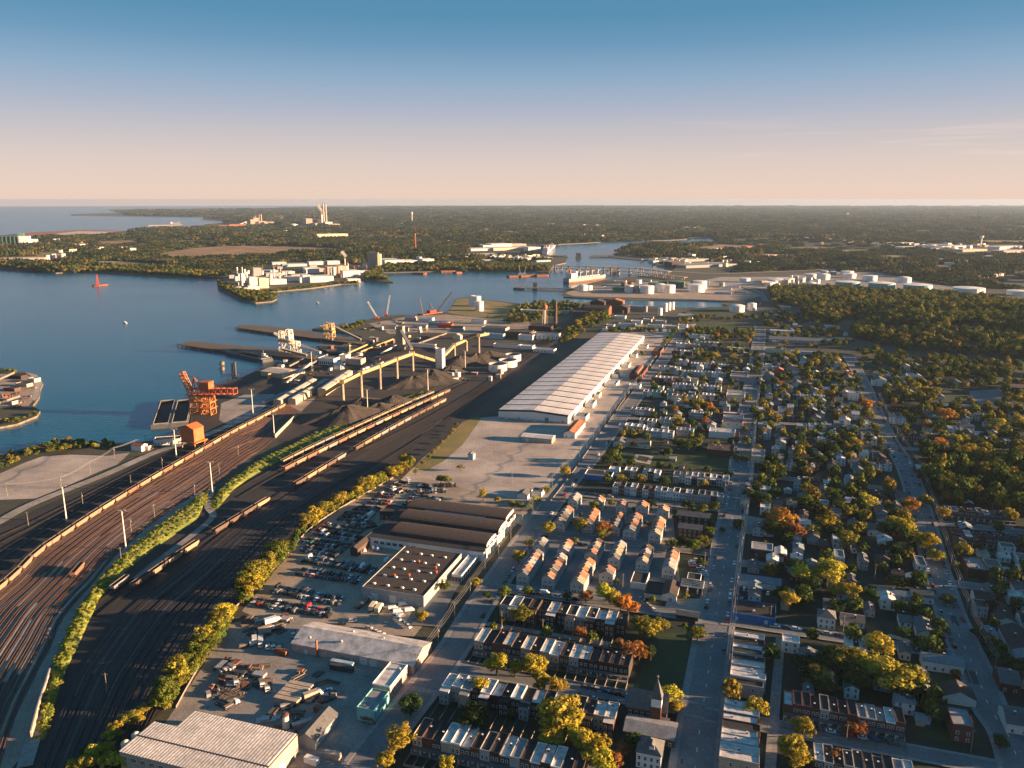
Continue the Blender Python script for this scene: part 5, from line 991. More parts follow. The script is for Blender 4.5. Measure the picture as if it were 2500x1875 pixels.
for a in [(1424,768,1486,30,14,'rust','brownroof','v'),(1440,758,1475,26,18,'darkbrick','brownroof','u'),(1480,756,1520,24,18,'rust','redroof','u'),(1500,765,1532,30,12,'darkbrick','brownroof','u'),(1398,772,1440,22,9,'darkmetal','tarroof','flat'),(1532,758,1572,20,9,'greywall','greyroof','flat')]: bld(*a[:7], style=a[7], name='foundry', cat='foundry', what=f'{"rusty" if a[5]=="rust" else "dark" if a[5]!="greywall" else "grey"} foundry hall', where='on the inlet shore', rise=6 if a[7] in 'uv' and a[7] != 'flat' else None)
# ------------------------------------------------------------------ tank farms, bridges, ships and the far shore
A1 = 'on the inlet tank farm'
for x, y, w, yt, m, st in [(1424,710,22,697,'tankwhite','dome'),(1438,709,18,698,'tankwhite','flat'),(1537,715,20,697,'tankwhite','flat'),(1582,718,34,699,'tankwhite','flat'),(1558,714,26,697,'tankgrey','flat'),(1614,714,26,695,'tankwhite','dome'),(1634,716,34,697,'tankwhite','flat'),(1704,714,42,696,'tankwhite','flat'),(1712,706,34,687,'tankwhite','flat'),(1655,703,40,688,'tankgreen','flat'),(1600,704,30,692,'tankgreen','flat'),(1694,698,14,688,'tankgreen','flat'),(1728,696,12,686,'tankgreen','flat'),(1560,698,15,684,'tankwhite','flat'),(1524,700,14,690,'rust','flat'),(1540,699,13,689,'rust','flat'),(1620,700,22,688,'tankgreen','flat'),(1512,712,30,703,'tankgreen','flat'),(1764,700,14,690,'tankgrey','flat')]: tank(x, y, w, yt, m, None, st, group=A1)
A2 = 'on the hillside tank farm'
for x, y, w, yt, m, st in [(1902,693,46,683,'tankwhite','flat'),(1880,698,34,690,'tankwhite','flat'),(1925,690,44,681,'tankwhite','flat'),(1898,701,16,693,'tankwhite','flat'),(1822,690,26,680,'tankwhite','flat'),(1985,680,30,670,'tankwhite','flat'),(2015,684,32,671,'tankwhite','dome'),(2016,671,18,662,'tankgrey','flat'),(2036,671,16,663,'tankgrey','flat'),(2074,673,30,663,'tankwhite','flat'),(2079,680,32,669,'tankwhite','flat'),(2130,687,34,674,'tankwhite','flat'),(2214,691,34,679,'tankwhite','dome'),(2080,703,58,690,'tankteal','flat'),(2166,707,62,693,'tankteal','flat'),(2256,713,66,698,'tankteal','flat'),(2384,721,72,706,'tankwhite','flat'),(2500,723,50,712,'tankwhite','flat'),(1946,688,10,674,'tankgrey','flat'),(1964,686,8,676,'tankgrey','flat'),(1985,698,30,692,'tankwhite','dome')]: tank(x, y, w, yt, m, None, st, group=A2, topm='tankwhite')
A3 = 'on the inlet south shore'
for x, y, w, yt, m, st in [(1625,761,11,741,'tankwhite','dome'),(1634,758,9,739,'tankwhite','dome'),(1643,756,9,738,'tankwhite','dome'),(1612,770,12,753,'tankwhite','dome'),(1577,762,9,748,'tankgrey','flat'),(1804,763,36,748,'tankwhite','dome'),(1838,760,22,742,'tankwhite','dome'),(1523,766,9,758,'tankwhite','dome')]: tank(x, y, w, yt, m, None, st, group=A3)
bld(1655,778,1690,16,6,'whitewall','whiteroof','v','yard_hall','hall', label='wide white roofed hall beside the inlet meadow'); bld(1568,778,1595,8,4,'pinkwall','greyroof','v','yard_hall','hall', label='pink shed among the inlet tanks')
for i,(x,y,w) in enumerate([(1772,702,34),(1745,718,40),(1792,716,30),(1760,708,26),(1500,690,28),(1565,688,24),(1475,705,30),(1550,700,22),(1510,797,40),(1580,800,36),(1540,790,26),(1625,803,30),(1500,778,26),(1600,790,24),(1480,800,18),(1655,800,22),(1570,786,20)]): bld(x, y, x+w, 14, 5, rnd.choice(('whitewall','whitewall','bluewall','greywall')), rnd.choice(('whiteroof','greyroof')), 'flat', 'depot_shed', 'shed', what='low depot shed', where='by the tank farm' if y < 730 else 'in the yards past the giant warehouse')
# two road bridges over the creek
def bridge(pts, z, w, label, n, m='concrete_col', deckm='concrete'):
    c = [P(x, y, z) for x, y in pts]; c = resample(smooth(c, 6), 12); o = Vector((c[0].x, c[0].y, 0)); r = thing('road_bridge', label, 'bridge', o)
    b = MB()
    for p, q in zip(c, c[1:]): b.beam(p-o, q-o, w, 1.6, m)
    b.build('deck', r); b = MB()
    for s in (-1, 1): ribbon(b, [q-o for q in c], .5, 1.5, m, off=s*w/2)
    b.build('parapet', r); b = MB(); ribbon(b, [q-o for q in c], w-2, .83, deckm); b.build('roadway', r)
    for i in range(n):
        k = 1+int((len(c)-3)*i/(n-1)); p, q = c[k]-o, c[k+1]-o; d = (q-p).normalized(); s = Vector((d.y, -d.x, 0)); big = n//2-1 <= i <= n//2
        b = MB(); e = w*.3
        for sg in (-1, 1): b.cyl(p+s*e*sg, 2.6 if big else 1.3, -2.6, z-.9, m, 10)
        b.beam(p-s*(e+2)+Vector((0,0,-1.6)), p+s*(e+2)+Vector((0,0,-1.6)), 2.4, 1.6, m); b.build('pier', r)
    return r
bridge([(1346,648),(1420,650),(1500,653),(1560,655),(1640,664)], 12, 16, 'long concrete road bridge across the creek mouth, upper one', 16)
br = bridge([(1352,654),(1420,657),(1500,661),(1560,664),(1640,673),(1680,678)], 8, 14, 'lower concrete drawbridge across the creek mouth with bascule towers', 14)
for x in (1446, 1500): p = P(x, 668); q = p-br.location; MB().box(q.x-6,q.y-6,-2.4,q.x+6,q.y+6,22,'concrete_col').build('bascule_tower', br)
MB().box(-9,-7,-2.4,9,7,16,'darkmetal').box(-11,-9,-2.4,11,9,2,'timber').build('swing_pier', loc=P(1412,628), label='dark timber swing bridge pier standing alone in the creek', cat='bridge pier'); MB().box(-5,-4,-2.4,5,4,14,'darkmetal').box(-7,-6,-2.4,7,6,1,'timber').build('signal_house', loc=P(1306,703), label='small dark control house on the thin jetty', cat='control house')
MB().cyl((0,0),14,-2.4,1.2,'timber',16).cyl((0,0),13,1.2,2.6,'rust',16).build('mooring_dolphin', loc=P(1266,704), label='round rusty mooring dolphin at the jetty tip', cat='dolphin')
def ship(x0, y0, x1, y1, w, h, label, hull='tankgrey', red='rust', deck='brownroof', sup=True):
    a, c = P(x0, y0), P(x1, y1); L = (c-a).length; r = thing('tanker_ship', label, 'ship', (a.x, a.y, -2.2), atan2(-(c-a).x, (c-a).y)); k = w/2; o = [(-k*.8,0),(k*.8,0),(k,L*.1),(k,L*.82),(0,L),(-k,L*.82),(-k,L*.1)]; n = 7
    for z0, z1, m, nm in ((0, 4, red, 'boot_topping'), (4, h, hull, 'hull')): MB().faces([(x,y,z0) for x, y in o]+[(x*1.02,y,z1) for x, y in o], [(i,(i+1) % n,n+(i+1) % n,n+i) for i in range(n)], m).build(nm, r)
    MB().faces([(x*1.02,y,h-.3) for x, y in o], [tuple(range(n))], deck).build('deck', r); MB().box(-k*.8,L*.06,h,k*.8,L*.2,h+14,'whitewall').build('superstructure', r); MB().box(-k*.9,L*.16,h+14,k*.9,L*.2,h+19,'whitewall').build('bridge', r); MB().cyl((0,L*.09),3,h+14,h+24,'orangesteel',10).build('funnel', r)
    for t in (.35, .5, .65, .8): MB().beam((0,L*t,h),(0,L*t,h+17),.8,.8,'whitesteel').beam((0,L*t,h+12),(0,L*t+12,h+15),.6,.6,'whitesteel').build('derrick_post', r)
    for i in range(8): MB().box(-k*.6,L*(.26+.07*i),h,k*.6,L*(.30+.07*i),h+1.8,'tankwhite').build('hatch', r)
ship(1382,690,1478,678,26,13,'tanker ship with white superstructure moored at the tank farm')
ship(1330,622,1352,600,26,14,'white and rust ship lying in the far shipyard', 'whitewall', 'redwall')
for i, (x0, y0, x1, y1, m) in enumerate([(1240,675,1264,674,'rust'),(1268,674,1306,672,'rust'),(1308,673,1338,672,'rust'),(1075,663,1110,662,'rust'),(1110,666,1125,665,'rust'),(1010,667,1040,668,'rust')]): barge(x0, y0, x1, y1, 22, f'rust red barge moored along the far bank, {od((4,5,6,2,3,1)[i])} from left', False, m, 'rust', 5)
p = P(1275,674); MB().box(-12,-6,2,12,6,9,'tankgrey').beam((-6,0,9),(-10,0,34),1.2,1.2,'whitesteel').beam((6,0,9),(12,0,30),1.2,1.2,'whitesteel').build('work_crane', loc=p, label='grey work vessel with two pale booms on the red barge', cat='work boat')
# chemical plant on the peninsula
CP = 'in the chemical plant'
for x0, y0, x1, yt, d, wm in [(583,685,600,670,20,'whitewall'),(610,697,634,678,24,'whitewall'),(634,704,657,680,22,'creamwall'),(620,680,640,655,18,'greywall'),(700,687,775,678,30,'whitewall'),(740,689,758,672,26,'whitewall'),(758,690,815,676,28,'whitewall'),(712,680,742,671,26,'tanwall'),(745,668,780,655,26,'whitewall'),(757,660,775,648,20,'tanwall'),(800,670,822,652,20,'tanwall'),(838,678,880,662,26,'whitewall'),(822,668,848,650,18,'tanwall'),(880,672,905,662,18,'whitewall'),(660,695,700,683,22,'whitewall'),(650,676,690,668,22,'greywall'),(690,671,720,664,22,'whitewall'),(640,668,680,661,18,'bluewall'),(560,680,582,672,16,'greywall'),(607,711,634,700,16,'whitewall'),(850,690,880,682,14,'whitewall'),(775,664,800,656,18,'greywall'),(900,664,915,660,12,'whitewall'),(668,658,690,652,20,'tanwall'),(690,652,750,646,26,'bluewall'),(755,647,795,640,24,'whitewall'),(665,647,700,641,20,'bluewall'),(800,646,830,638,18,'whitewall'),(940,648,985,636,60,'whitewall'),(985,646,1020,637,40,'whitewall'),(1032,640,1060,633,30,'whitewall')]:
    p = P(x0, y0); bld(x0, y0, x1, d*1.6, HT(p, yt), wm, 'whiteroof' if wm != 'tanwall' else 'greyroof', 'flat', 'plant_building', 'plant building', rz=.42, what=f'{WNAME[wm]} plant building', where=CP if y0 > 655 and x0 < 930 else 'behind the chemical plant')
for x, y, w, yt, m in [(579,712,18,702,'tankwhite'),(597,712,17,704,'tankwhite'),(590,690,10,668,'tankwhite'),(575,686,9,676,'tankwhite'),(660,680,9,670,'tankwhite'),(670,690,8,678,'tankwhite'),(815,672,9,653,'tankwhite'),(808,672,8,655,'tankwhite'),(733,690,6,678,'tankwhite'),(846,664,8,650,'tankwhite')]: tank(x, y, w, yt, m, None, 'dome', group=CP)
for i, q in enumerate([(592,672,650,2.6),(670,682,655,2.6),(685,690,662,2.4),(843,662,629,3.2),(851,672,641,2.2),(833,668,646,2)]): auto(stack(*q, 'whitesteel', None), 'slim white flue', 'in the chemical plant')
pr_ = random.Random(31)
for i in range(46):                            # slim process columns and vessels between the plant buildings
    x = pr_.uniform(575,900); y = 706-(x-575)*.075+pr_.uniform(-42,-6); w = pr_.uniform(2.2,5.5)
    tank(x, y, w, y-pr_.uniform(5,20)*(1 if w < 4 else .6), pr_.choice(('tankwhite','tankwhite','tankgrey','rust')), None, pr_.choice(('dome','flat')), 'process_column', CP, cat='column')
def silos():
    p = P(895,654); w = width_to(p, 922); h = HT(p, 620); r = thing('silo_block', 'tan block of tall concrete silos behind the chemical plant', 'silo', p, RZ)
    for i in range(7): MB().cyl((w*(i+.5)/7, 8), w/14*1.04, 0, h, 'tanwall', 12).build('silo_tube', r)
    for i in range(3): MB().cyl((w, 8+(i+1)*w/7), w/14*1.04, 0, h, 'tanwall', 12).build('silo_tube', r)
    MB().box(0,6,h,w,12,h+5,'tanwall').build('head_house', r); MB().box(-14,0,0,-1,14,h*.3,'whitewall').build('annex', r)
silos()
# power stations
def plume(x, y, z0, h, w, name, label, lean=.35):
    m = bpy.data.materials.get('steam')
    if not m:
        m = bpy.data.materials.new('steam'); m.use_nodes = True; t = m.node_tree; t.nodes.clear(); v = N(t, 'ShaderNodeVolumePrincipled'); v.inputs['Color'].default_value = (.95,.95,.95,1); v.inputs['Density'].default_value = .09; o = N(t, 'ShaderNodeOutputMaterial'); t.links.new(v.outputs[0], o.inputs['Volume'])
    b = MB(); n, k = 10, 8; c = P(x, y); vs = []
    for j in range(k+1):
        t = j/k; rr = w*(.25+1.0*sin(pi*min(t*.9+.05, 1))*(.5+.5*t)); cx = -h*lean*t**1.6+w*.3*sin(t*7)
        vs += [(cx+rr*(1+.18*sin(3*a+j))*cos(2*pi*a/n), rr*(1+.18*sin(2*a+j))*sin(2*pi*a/n), z0+h*t) for a in range(n)]
    b.faces(vs, [(j*n+a, j*n+(a+1) % n, (j+1)*n+(a+1) % n, (j+1)*n+a) for j in range(k) for a in range(n)]+[tuple(range(n-1, -1, -1)), tuple(range(k*n, k*n+n))], m); b.build(name, loc=c, kind='stuff', label=label, cat='steam')
PW = 'of the distant power station'
for x0, y0, x1, yt, d, wm in [(748,551,763,534,60,'pinkwall'),(763,549,785,536,50,'darkbrick'),(770,552,800,545,50,'tanwall'),(795,552,812,542,40,'whitewall'),(800,553,830,547,40,'tanwall'),(714,551,750,547,40,'tanwall')]: bld(x0, y0, x1, d*3, HT(P(x0, y0), yt), wm, 'greyroof', 'flat', 'boiler_house', 'power station', rz=.42, what=f'{WNAME[wm]} boiler house', where=PW)
stack(791,548,496,4.6,'tanwall','tall tan chimney of the power station, shorter twin'); stack(797,549,496.5,4.6,'tanwall','tall tan chimney of the power station, taller twin'); stack(786,546,523,6.4,'whitesteel','wide white scrubber stack steaming at the power station')
p = P(786,546); plume(786,546, HT(p,523), HT(p,500)-HT(p,523), 22, 'steam', 'white steam plume leaving the wide stack'); p = P(843,662); plume(843,662, HT(p,629), HT(p,612)-HT(p,629), 8, 'steam', 'white steam plume over the chemical plant')
for i, (x, w) in enumerate([(717,18),(818,20)]): b = MB(); c = P(x, 552); k = 10; vs = [(0,0,22)]+[(40*cos(2*pi*a/16)*q, 40*sin(2*pi*a/16)*q, 22*sqrt(max(0, 1-q*q))) for q in (.4,.7,.9,1) for a in range(16)]; b.faces(vs, [(0,1+a,1+(a+1) % 16) for a in range(16)]+[(1+j*16+a,1+(j+1)*16+a,1+(j+1)*16+(a+1) % 16,1+j*16+(a+1) % 16) for j in range(3) for a in range(16)], 'whitewall'); b.build('storage_dome', loc=c, label=('white dome by the coal conveyor of the power station', 'white dome on the far side of the power station')[i], cat='dome')
PV = 'of the older power station'
for x0, y0, x1, yt, d, wm in [(612,547,620,536,60,'pinkwall'),(620,546,632,532,60,'pinkwall'),(632,546,650,540,50,'tanwall'),(600,547,612,541,40,'tanwall'),(560,552,600,548,40,'redroof'),(645,546,672,542,40,'tanwall'),(535,553,560,551,40,'redroof')]: bld(x0, y0, x1, d*3, HT(P(x0, y0), yt), wm, 'redroof' if wm == 'redroof' else 'greyroof', 'flat', 'boiler_house', 'power station', rz=.42, what=f'{"rust-red" if wm == "redroof" else WNAME[wm]} boiler house', where=PV)
for i, q in enumerate([(621,545,527,2.6),(625,545,527,2.6),(634,545,523,3),(638.5,545,523,3)]): stack(*q, 'pinkwall', f'pinkish chimney of the older power station, {od(i+1)} from left')
a = P(585,548); a.z = 2; c = P(616,546); c.z = HT(c, 536); spans('far_conveyor', [a, c], 10, 8, 'pinkwall', 'long inclined conveyor of the older power station', 'conveyor'); a = P(745,546); a.z = 3; c = P(760,546); c.z = HT(c, 538)
b = barge(360,551,440,549,16,'long thin jetty with a bulk carrier far out on the water', False, 'oldwood', 'oldwood', 6, 'far_jetty'); ship(415,549,445,548.6,28,12,'distant bulk carrier at the thin far jetty', 'bargehull', 'rust')
# cement works and silos at the far left shore
for i in range(5): tank(6+i*10, 602, 9, 577, 'tankgreen' if i < 4 else 'tankgrey', f'tall green-grey cement silo, {od(i+1)} from left', 'flat', 'cement_silo', 'cement silos on the far shore')
CW = 'on the far west shore'
for x0, y0, x1, yt, d, wm in [(38,593,72,578,40,'whitewall'),(44,580,58,570,30,'tankgreen'),(72,592,90,585,30,'whitewall'),(130,591,144,584,24,'whitewall'),(0,640,110,632,30,'tanwall'),(115,640,121,624,14,'whitewall'),(128,634,136,621,16,'whitewall'),(136,635,150,624,20,'pinkwall'),(152,635,160,620,14,'whitewall'),(148,637,164,629,20,'pinkwall'),(220,610,330,606,30,'whitewall'),(318,616,333,607,26,'whitewall'),(150,605,160,600,20,'whitewall'),(355,592,394,590,40,'whitewall'),(615,593,650,591,40,'whitewall')]: bld(x0, y0, x1, d*2, HT(P(x0, y0), yt), wm, 'whiteroof', 'flat', 'cement_works', 'works building', rz=.42, what=f'{WNAME.get(wm, "green-grey")} works building', where=CW)
# shipyard cranes, masts, far water towers and big far sheds
for i, (x, y, xt, yt) in enumerate([(1204,598,1211,580),(1224,598,1231,583),(1256,600,1248,587),(1310,608,1302,589)]): boom_crane(x, y, xt, yt, f'luffing crane in the far shipyard, {od(i+1)} from left', 'yellowsteel', 'whitesteel', 'dock_crane')
YS = 'around the far shipyard'
for x0, y0, x1, yt, d, wm in [(1180,604,1205,599,40,'whitewall'),(1150,613,1200,608,50,'whitewall'),(1200,603,1250,596,50,'whitewall'),(1250,601,1285,596,40,'tanwall'),(1205,612,1290,606,60,'creamwall'),(1290,612,1320,604,40,'whitewall'),(1140,629,1230,624,60,'whitewall'),(1260,636,1300,631,40,'whitewall'),(1185,640,1210,636,30,'whitewall'),(1310,640,1345,636,30,'bluewall'),(1320,633,1350,629,20,'greywall')]: bld(x0, y0, x1, d*1.5, HT(P(x0, y0), yt), wm, 'whiteroof', 'flat', 'shipyard_hall', 'hall', rz=.42, what=f'{WNAME[wm]} shipyard hall', where=YS)
BH = 'beyond the road bridges'
for x0, y0, x1, yt, d, wm in [(1675,655,1800,649,60,'greywall'),(1690,632,1698,621,20,'whitewall'),(1772,653,1777,643,12,'creamwall'),(1610,645,1660,640,30,'brick'),(1620,638,1650,633,30,'whitewall'),(1640,652,1672,640,30,'darkbrick'),(1660,640,1730,634,40,'greywall'),(1750,611,1768,607,26,'whitewall'),(1822,605,1836,601,24,'redroof'),(1856,600,1872,597,24,'redroof'),(1632,615,1645,607,20,'whitewall'),(1685,615,1695,610,20,'whitewall'),(1860,626,1900,623,30,'tanwall')]: bld(x0, y0, x1, d*1.5, HT(P(x0, y0), yt), wm, 'redroof' if wm == 'redroof' else 'greyroof', 'flat', 'creek_shed', 'building', rz=.42, what=f'{"red" if wm == "redroof" else WNAME[wm]} building', where=BH)
for x0, y0, x1, yt, m in [(960,548,1010,544.5,'whitewall'),(1024,548,1068,545,'whitewall'),(1102,549,1125,546,'whitewall'),(1125,547,1195,543.5,'whitewall'),(736,579,770,576,'tanwall'),(775,581,850,572,'creamwall'),(646,577,690,573,'tanwall'),(1210,570,1230,567.5,'whitewall'),(1250,570,1256,566,'whitewall'),(2150,598,2230,594.5,'whitewall'),(2290,596,2340,593.5,'pinkwall'),(2300,607,2370,602,'whitewall'),(2350,615,2410,610,'tanwall'),(2440,610,2530,603,'whitewall'),(2450,620,2530,613,'pinkwall'),(2210,608,2256,604,'whitewall'),(2450,645,2530,641,'whitewall'),(2280,640,2330,634,'greywall'),(2400,678,2450,671,'whitewall'),(2170,587,2200,584,'whitewall'),(2070,592,2120,590,'tanwall'),(2025,585,2060,583,'whitewall')]: bld(x0, y0, x1, 60, HT(P(x0, y0), yt), m, 'whiteroof', 'flat', 'distant_warehouse', 'warehouse', rz=.42, what=f'{WNAME[m]} distant warehouse', where='in the far woods')
stack(1015,612,571,2,'orangesteel','red and white radio mast behind the silo block','radio_mast','whitesteel'); 
def mushroom(x, y, yt, wpx, label, m='whitesteel'):
    p = P(x, y); h = HT(p, yt); r0 = abs((P(x+wpx/2, y)-p).x); r = thing('water_tower', label, 'water tower', p); MB().cyl((0,0), r0*.42, 0, h*.7, m, 14).build('column', r); MB().cyl((0,0), r0*.42, h*.7, h*.84, m, 14, r1=r0, cap=False).cyl((0,0), r0, h*.84, h*.95, m, 14, cap=False).cyl((0,0), r0, h*.95, h, m, 14, r1=r0*.3).build('bowl', r)
mushroom(2394,600,575,9,'white column water tower beside the bright far field'); mushroom(1006,545,517,4.5,'slim far water tower left of centre on the horizon woods'); mushroom(2069,527,520,7,'pale balloon water tower near the horizon')
R2 = random.Random(5)
far = MB()
def farbox(x, y, s, h, m):
    c = P(x, y); a = R2.uniform(0, pi); u = Vector((cos(a), sin(a), 0))*s; v = Vector((-sin(a), cos(a), 0))*s*R2.uniform(.35, .7); q = [c-u-v, c+u-v, c+u+v, c-u+v]; up = Vector((0,0,h)); f = [p+up for p in q]
    far.faces(q+f, [(0,1,5,4),(1,2,6,5),(2,3,7,6),(3,0,4,7),(4,5,6,7)], m)
for cx, cy, sx, sy, n, s in [(960,615,90,9,46,9),(1040,622,60,10,30,8),(720,590,90,6,44,10),(1560,552,60,3,70,10),(1450,551,40,3,24,10),(1690,557,30,2,20,10),(1120,585,80,8,30,8),(2030,585,80,6,40,9),(2300,603,120,10,70,11),(1640,640,70,8,40,7),(1930,690,60,8,30,5),(2380,640,90,6,30,9),(870,560,200,12,40,12),(1900,560,300,20,60,11),(1400,560,200,15,40,12),(600,560,120,8,20,10),(1250,632,90,8,40,7),(1350,530,600,10,50,14),(2100,540,300,14,50,12),(1500,575,120,5,20,9),(1800,640,60,6,16,8),(150,610,130,12,26,8)]:
    for _ in range(n):
        x, y = R2.gauss(cx, sx*.5), R2.gauss(cy, sy*.5)
        if y < 510: continue
        farbox(x, y, s*R2.uniform(.6, 1.8), R2.uniform(7, 14), R2.choice(('whitewall','whitewall','creamwall','whitewall','tanwall','greywall')))
far.build('far_town', kind='stuff', label='scattered pale buildings too small to tell apart in the far woods')
# ------------------------------------------------------------------ vehicles
def paintmat(name, rough=.35):
    m = mat(name, (1,1,1), rough=rough, var=.08, scale=1.5, objcol=True, spec=.5); return m
paintmat('carpaint', .32); paintmat('wagonpaint', .8); mat('tyre', (.015,.015,.016), var=.2, scale=3)
M['wagonpaint'].node_tree.nodes['Principled BSDF'].inputs['Roughness'].default_value = .85
def car_body(kind):
    prof = {'sedan': [(-2.25,.35),(-2.3,.75),(-1.55,.95),(1.0,.98),(2.15,.82),(2.25,.35)], 'suv': [(-2.25,.4),(-2.3,1.0),(-2.2,1.08),(1.0,1.08),(2.15,.95),(2.25,.4)], 'pickup': [(-2.7,.45),(-2.75,1.0),(-.6,1.05),(1.4,1.05),(2.6,.95),(2.7,.45)], 'van': [(-2.7,.4),(-2.7,1.1),(1.9,1.1),(2.5,.95),(2.7,.8),(2.7,.4)]}[kind]
    cab = {'sedan': [(-1.6,.95),(-1.0,1.42),(.35,1.45),(1.05,.97)], 'suv': [(-2.2,1.05),(-2.0,1.72),(.3,1.75),(1.05,1.07)], 'pickup': [(-.7,1.03),(-.55,1.75),(.7,1.75),(1.4,1.04)], 'van': [(-2.7,1.08),(-2.65,2.25),(1.2,2.25),(2.05,1.08)]}[kind]
    return prof, cab
def car_parts(kind):
    def mk():
        prof, cab = car_body(kind); w = .88 if kind != 'van' else .98; n = len(prof)
        b = MB(); vs = [(x,-w,z) for x, z in prof]+[(x,w,z) for x, z in prof]; b.faces(vs, [(i,(i+1) % n,n+(i+1) % n,n+i) for i in range(n)]+[tuple(range(n-1,-1,-1)), tuple(range(n,2*n))], 'carpaint')
        if kind == 'pickup': b.box(-2.55,-.72,1.0,-.75,.72,1.06,'tyre')
        g = MB(); t = .74; vs = [(cab[0][0],-w*.97,cab[0][1]),(cab[1][0],-w*t,cab[1][1]),(cab[2][0],-w*t,cab[2][1]),(cab[3][0],-w*.97,cab[3][1])]; vs += [(x,-y,z) for x, y, z in vs]
        g.faces(vs, [(0,3,2,1),(4,5,6,7),(0,1,5,4),(3,7,6,2)], 'glass' if kind != 'van' else 'carpaint')
        r = MB(); c1, c2 = cab[1], cab[2]; r.box(c1[0]-.02,-w*t-.02,c1[1]-.03,c2[0]+.02,w*t+.02,c2[1]+.05,'carpaint')
        if kind == 'van': g.faces([(1.25,-.7,2.15),(1.25,.7,2.15),(1.98,.8,1.2),(1.98,-.8,1.2)], [(0,3,2,1)], 'glass')
        wl = MB().tube((0,-.11,0),(0,.11,0),.33,'tyre',10)
        lf = MB()
        for s in (-1, 1): lf.box(prof[-1][0]-.1, s*w*.7-.18, .6, prof[-1][0]+.02, s*w*.7+.18, .78, 'trim', nobot=False)
        return b.mesh('body'), g.mesh('cabin_glass'), r.mesh('roof_panel'), wl.mesh('wheel')
    return cached(('car', kind), mk)
def car_single(kind):
    def mk():
        me = MB(); prof, cab = car_body(kind); 
        for m_ in car_parts(kind)[:3]:
            me.faces([tuple(v.co) for v in m_.vertices], [tuple(p.vertices) for p in m_.polygons], m_.materials[0])
        w = .8
        for x in (prof[0][0]*.62, prof[-1][0]*.62):
            for s in (-1, 1): me.tube((x, s*w-.1, .33), (x, s*w+.1, .33), .33, 'tyre', 8)
        return me.mesh('scrap_car')
    return cached(('car1', kind), mk)
CC = {'white': (.72,.73,.74), 'silver': (.42,.44,.46), 'black': (.012,.012,.014), 'grey': (.10,.105,.115), 'blue': (.02,.07,.2), 'red': (.35,.02,.015), 'dark green': (.02,.06,.04), 'beige': (.45,.38,.28)}
CW_ = ['white']*5+['silver']*4+['black']*5+['grey']*4+['blue']*2+['red']*2+['beige', 'dark green']
vr = random.Random(11)
def car(p, rz, where, kind=None, col=None, key=None, z=.16):
    kind = kind or vr.choice(('sedan','sedan','suv','suv','pickup')); col = col or vr.choice(CW_); b, g, r, w = car_parts(kind)
    root = thing('parked_car', None, 'car', (p.x, p.y, z), rz, 'cars on the streets and lots'); auto(root, f'{col} {dict(sedan="saloon car", suv="estate car", pickup="pickup truck", van="panel van")[kind]}', where, key)
    for me in (b, g, r): link(me.name.split('.')[0], me, root, color=CC[col])
    x = car_body(kind)[0][-1][0]*.62
    for sx in (-x, x):
        for sy in (-.8, .8): link('wheel', w, root, loc=(sx, sy, .33))
    return root
def along(c, off, s0, step, n, where, skip=.25, flip=False, z=.3):
    d = resample(c, 1.0); i = int(s0)
    for k in range(n):
        if i+2 >= len(d): break
        if vr.random() > skip:
            t = (d[i+1]-d[i]).normalized(); q = d[i]+Vector((t.y,-t.x,0))*off; a = atan2(t.y, t.x)+(pi if flip else 0); px_, py_ = IPX(q)
            if -20 < px_ < 2520 and py_ < 1890 and py_ > 1000: car(q, a+vr.uniform(-.03,.03), where, z=z, key=k)
        i += step+vr.choice((0,0,1,3))
along(PENN, 6, 118, 7, 70, 'along the near kerb of the middle avenue', .42, True); along(PENN, -6, 122, 7, 70, 'along the west kerb of the middle avenue', .5)
along(CURT, 5.3, 110, 8, 45, 'along the first avenue by the houses', .6, True); along(THIRD, 5.0, 118, 7, 50, 'along the east kerb of the curved road', .4, True); along(THIRD, -5.0, 114, 7, 50, 'along the west kerb of the curved road', .45)
def line_cars(x0, y0, x1, y1, n, where, nose=0.0, **k):
    a, b = P(x0, y0), P(x1, y1); t = atan2((b-a).y, (b-a).x)
    for i in range(n):
        if vr.random() < .12: continue
        car(a+(b-a)*((i+.5)/n), t+nose+vr.uniform(-.04,.04), where, key=i, z=.3, **k)
line_cars(1265,1446,1440,1472,8,'on the street of gabled terraces'); line_cars(1420,1679,1540,1706,7,'on the lower cross street, far kerb'); line_cars(1410,1700,1510,1722,6,'on the lower cross street, near kerb'); line_cars(1405,1204,1500,1216,5,'on the street above the gabled terraces'); line_cars(1880,1530,2060,1556,7,'on the street by the ranch house'); line_cars(1990,1782,2200,1822,8,'on the street below the brick terrace'); line_cars(2330,1278,2480,1292,5,'on the street between brick terraces')
line_cars(1688,1372,1700,1412,9,'on the corner car lot',pi/2); line_cars(1700,1368,1722,1410,9,'in the outer file of the car lot',pi/2); line_cars(1800,1438,1880,1452,7,'in front of the long white garage',pi/2); line_cars(1800,1456,1850,1500,6,'in the yard above the blue wall'); line_cars(960,1505,1000,1535,5,'beside the workshop gate',col='white'); line_cars(1560,1462,1610,1505,6,'in front of the pink awning shop'); line_cars(1410,1330,1440,1335,2,'by the gabled terraces'); line_cars(1905,1162,2080,1182,5,'on the upper side street'); line_cars(1405,1255,1560,1280,6,'in the lanes between gabled terraces',pi/2)
for x, y, rz in [(960,1488,.2),(972,1495,.2),(985,1478,.2),(978,1507,.2),(1000,1492,.2),(890,1345,1.9),(912,1340,1.9),(922,1342,1.9),(945,1370,1.2),(1272,1440,-.3),(1330,1449,-.3)]: car(P(x, y), rz, 'beside the scrapyard halls' if x < 1100 else 'parked below the gabled terraces', 'van', 'white', z=.1)
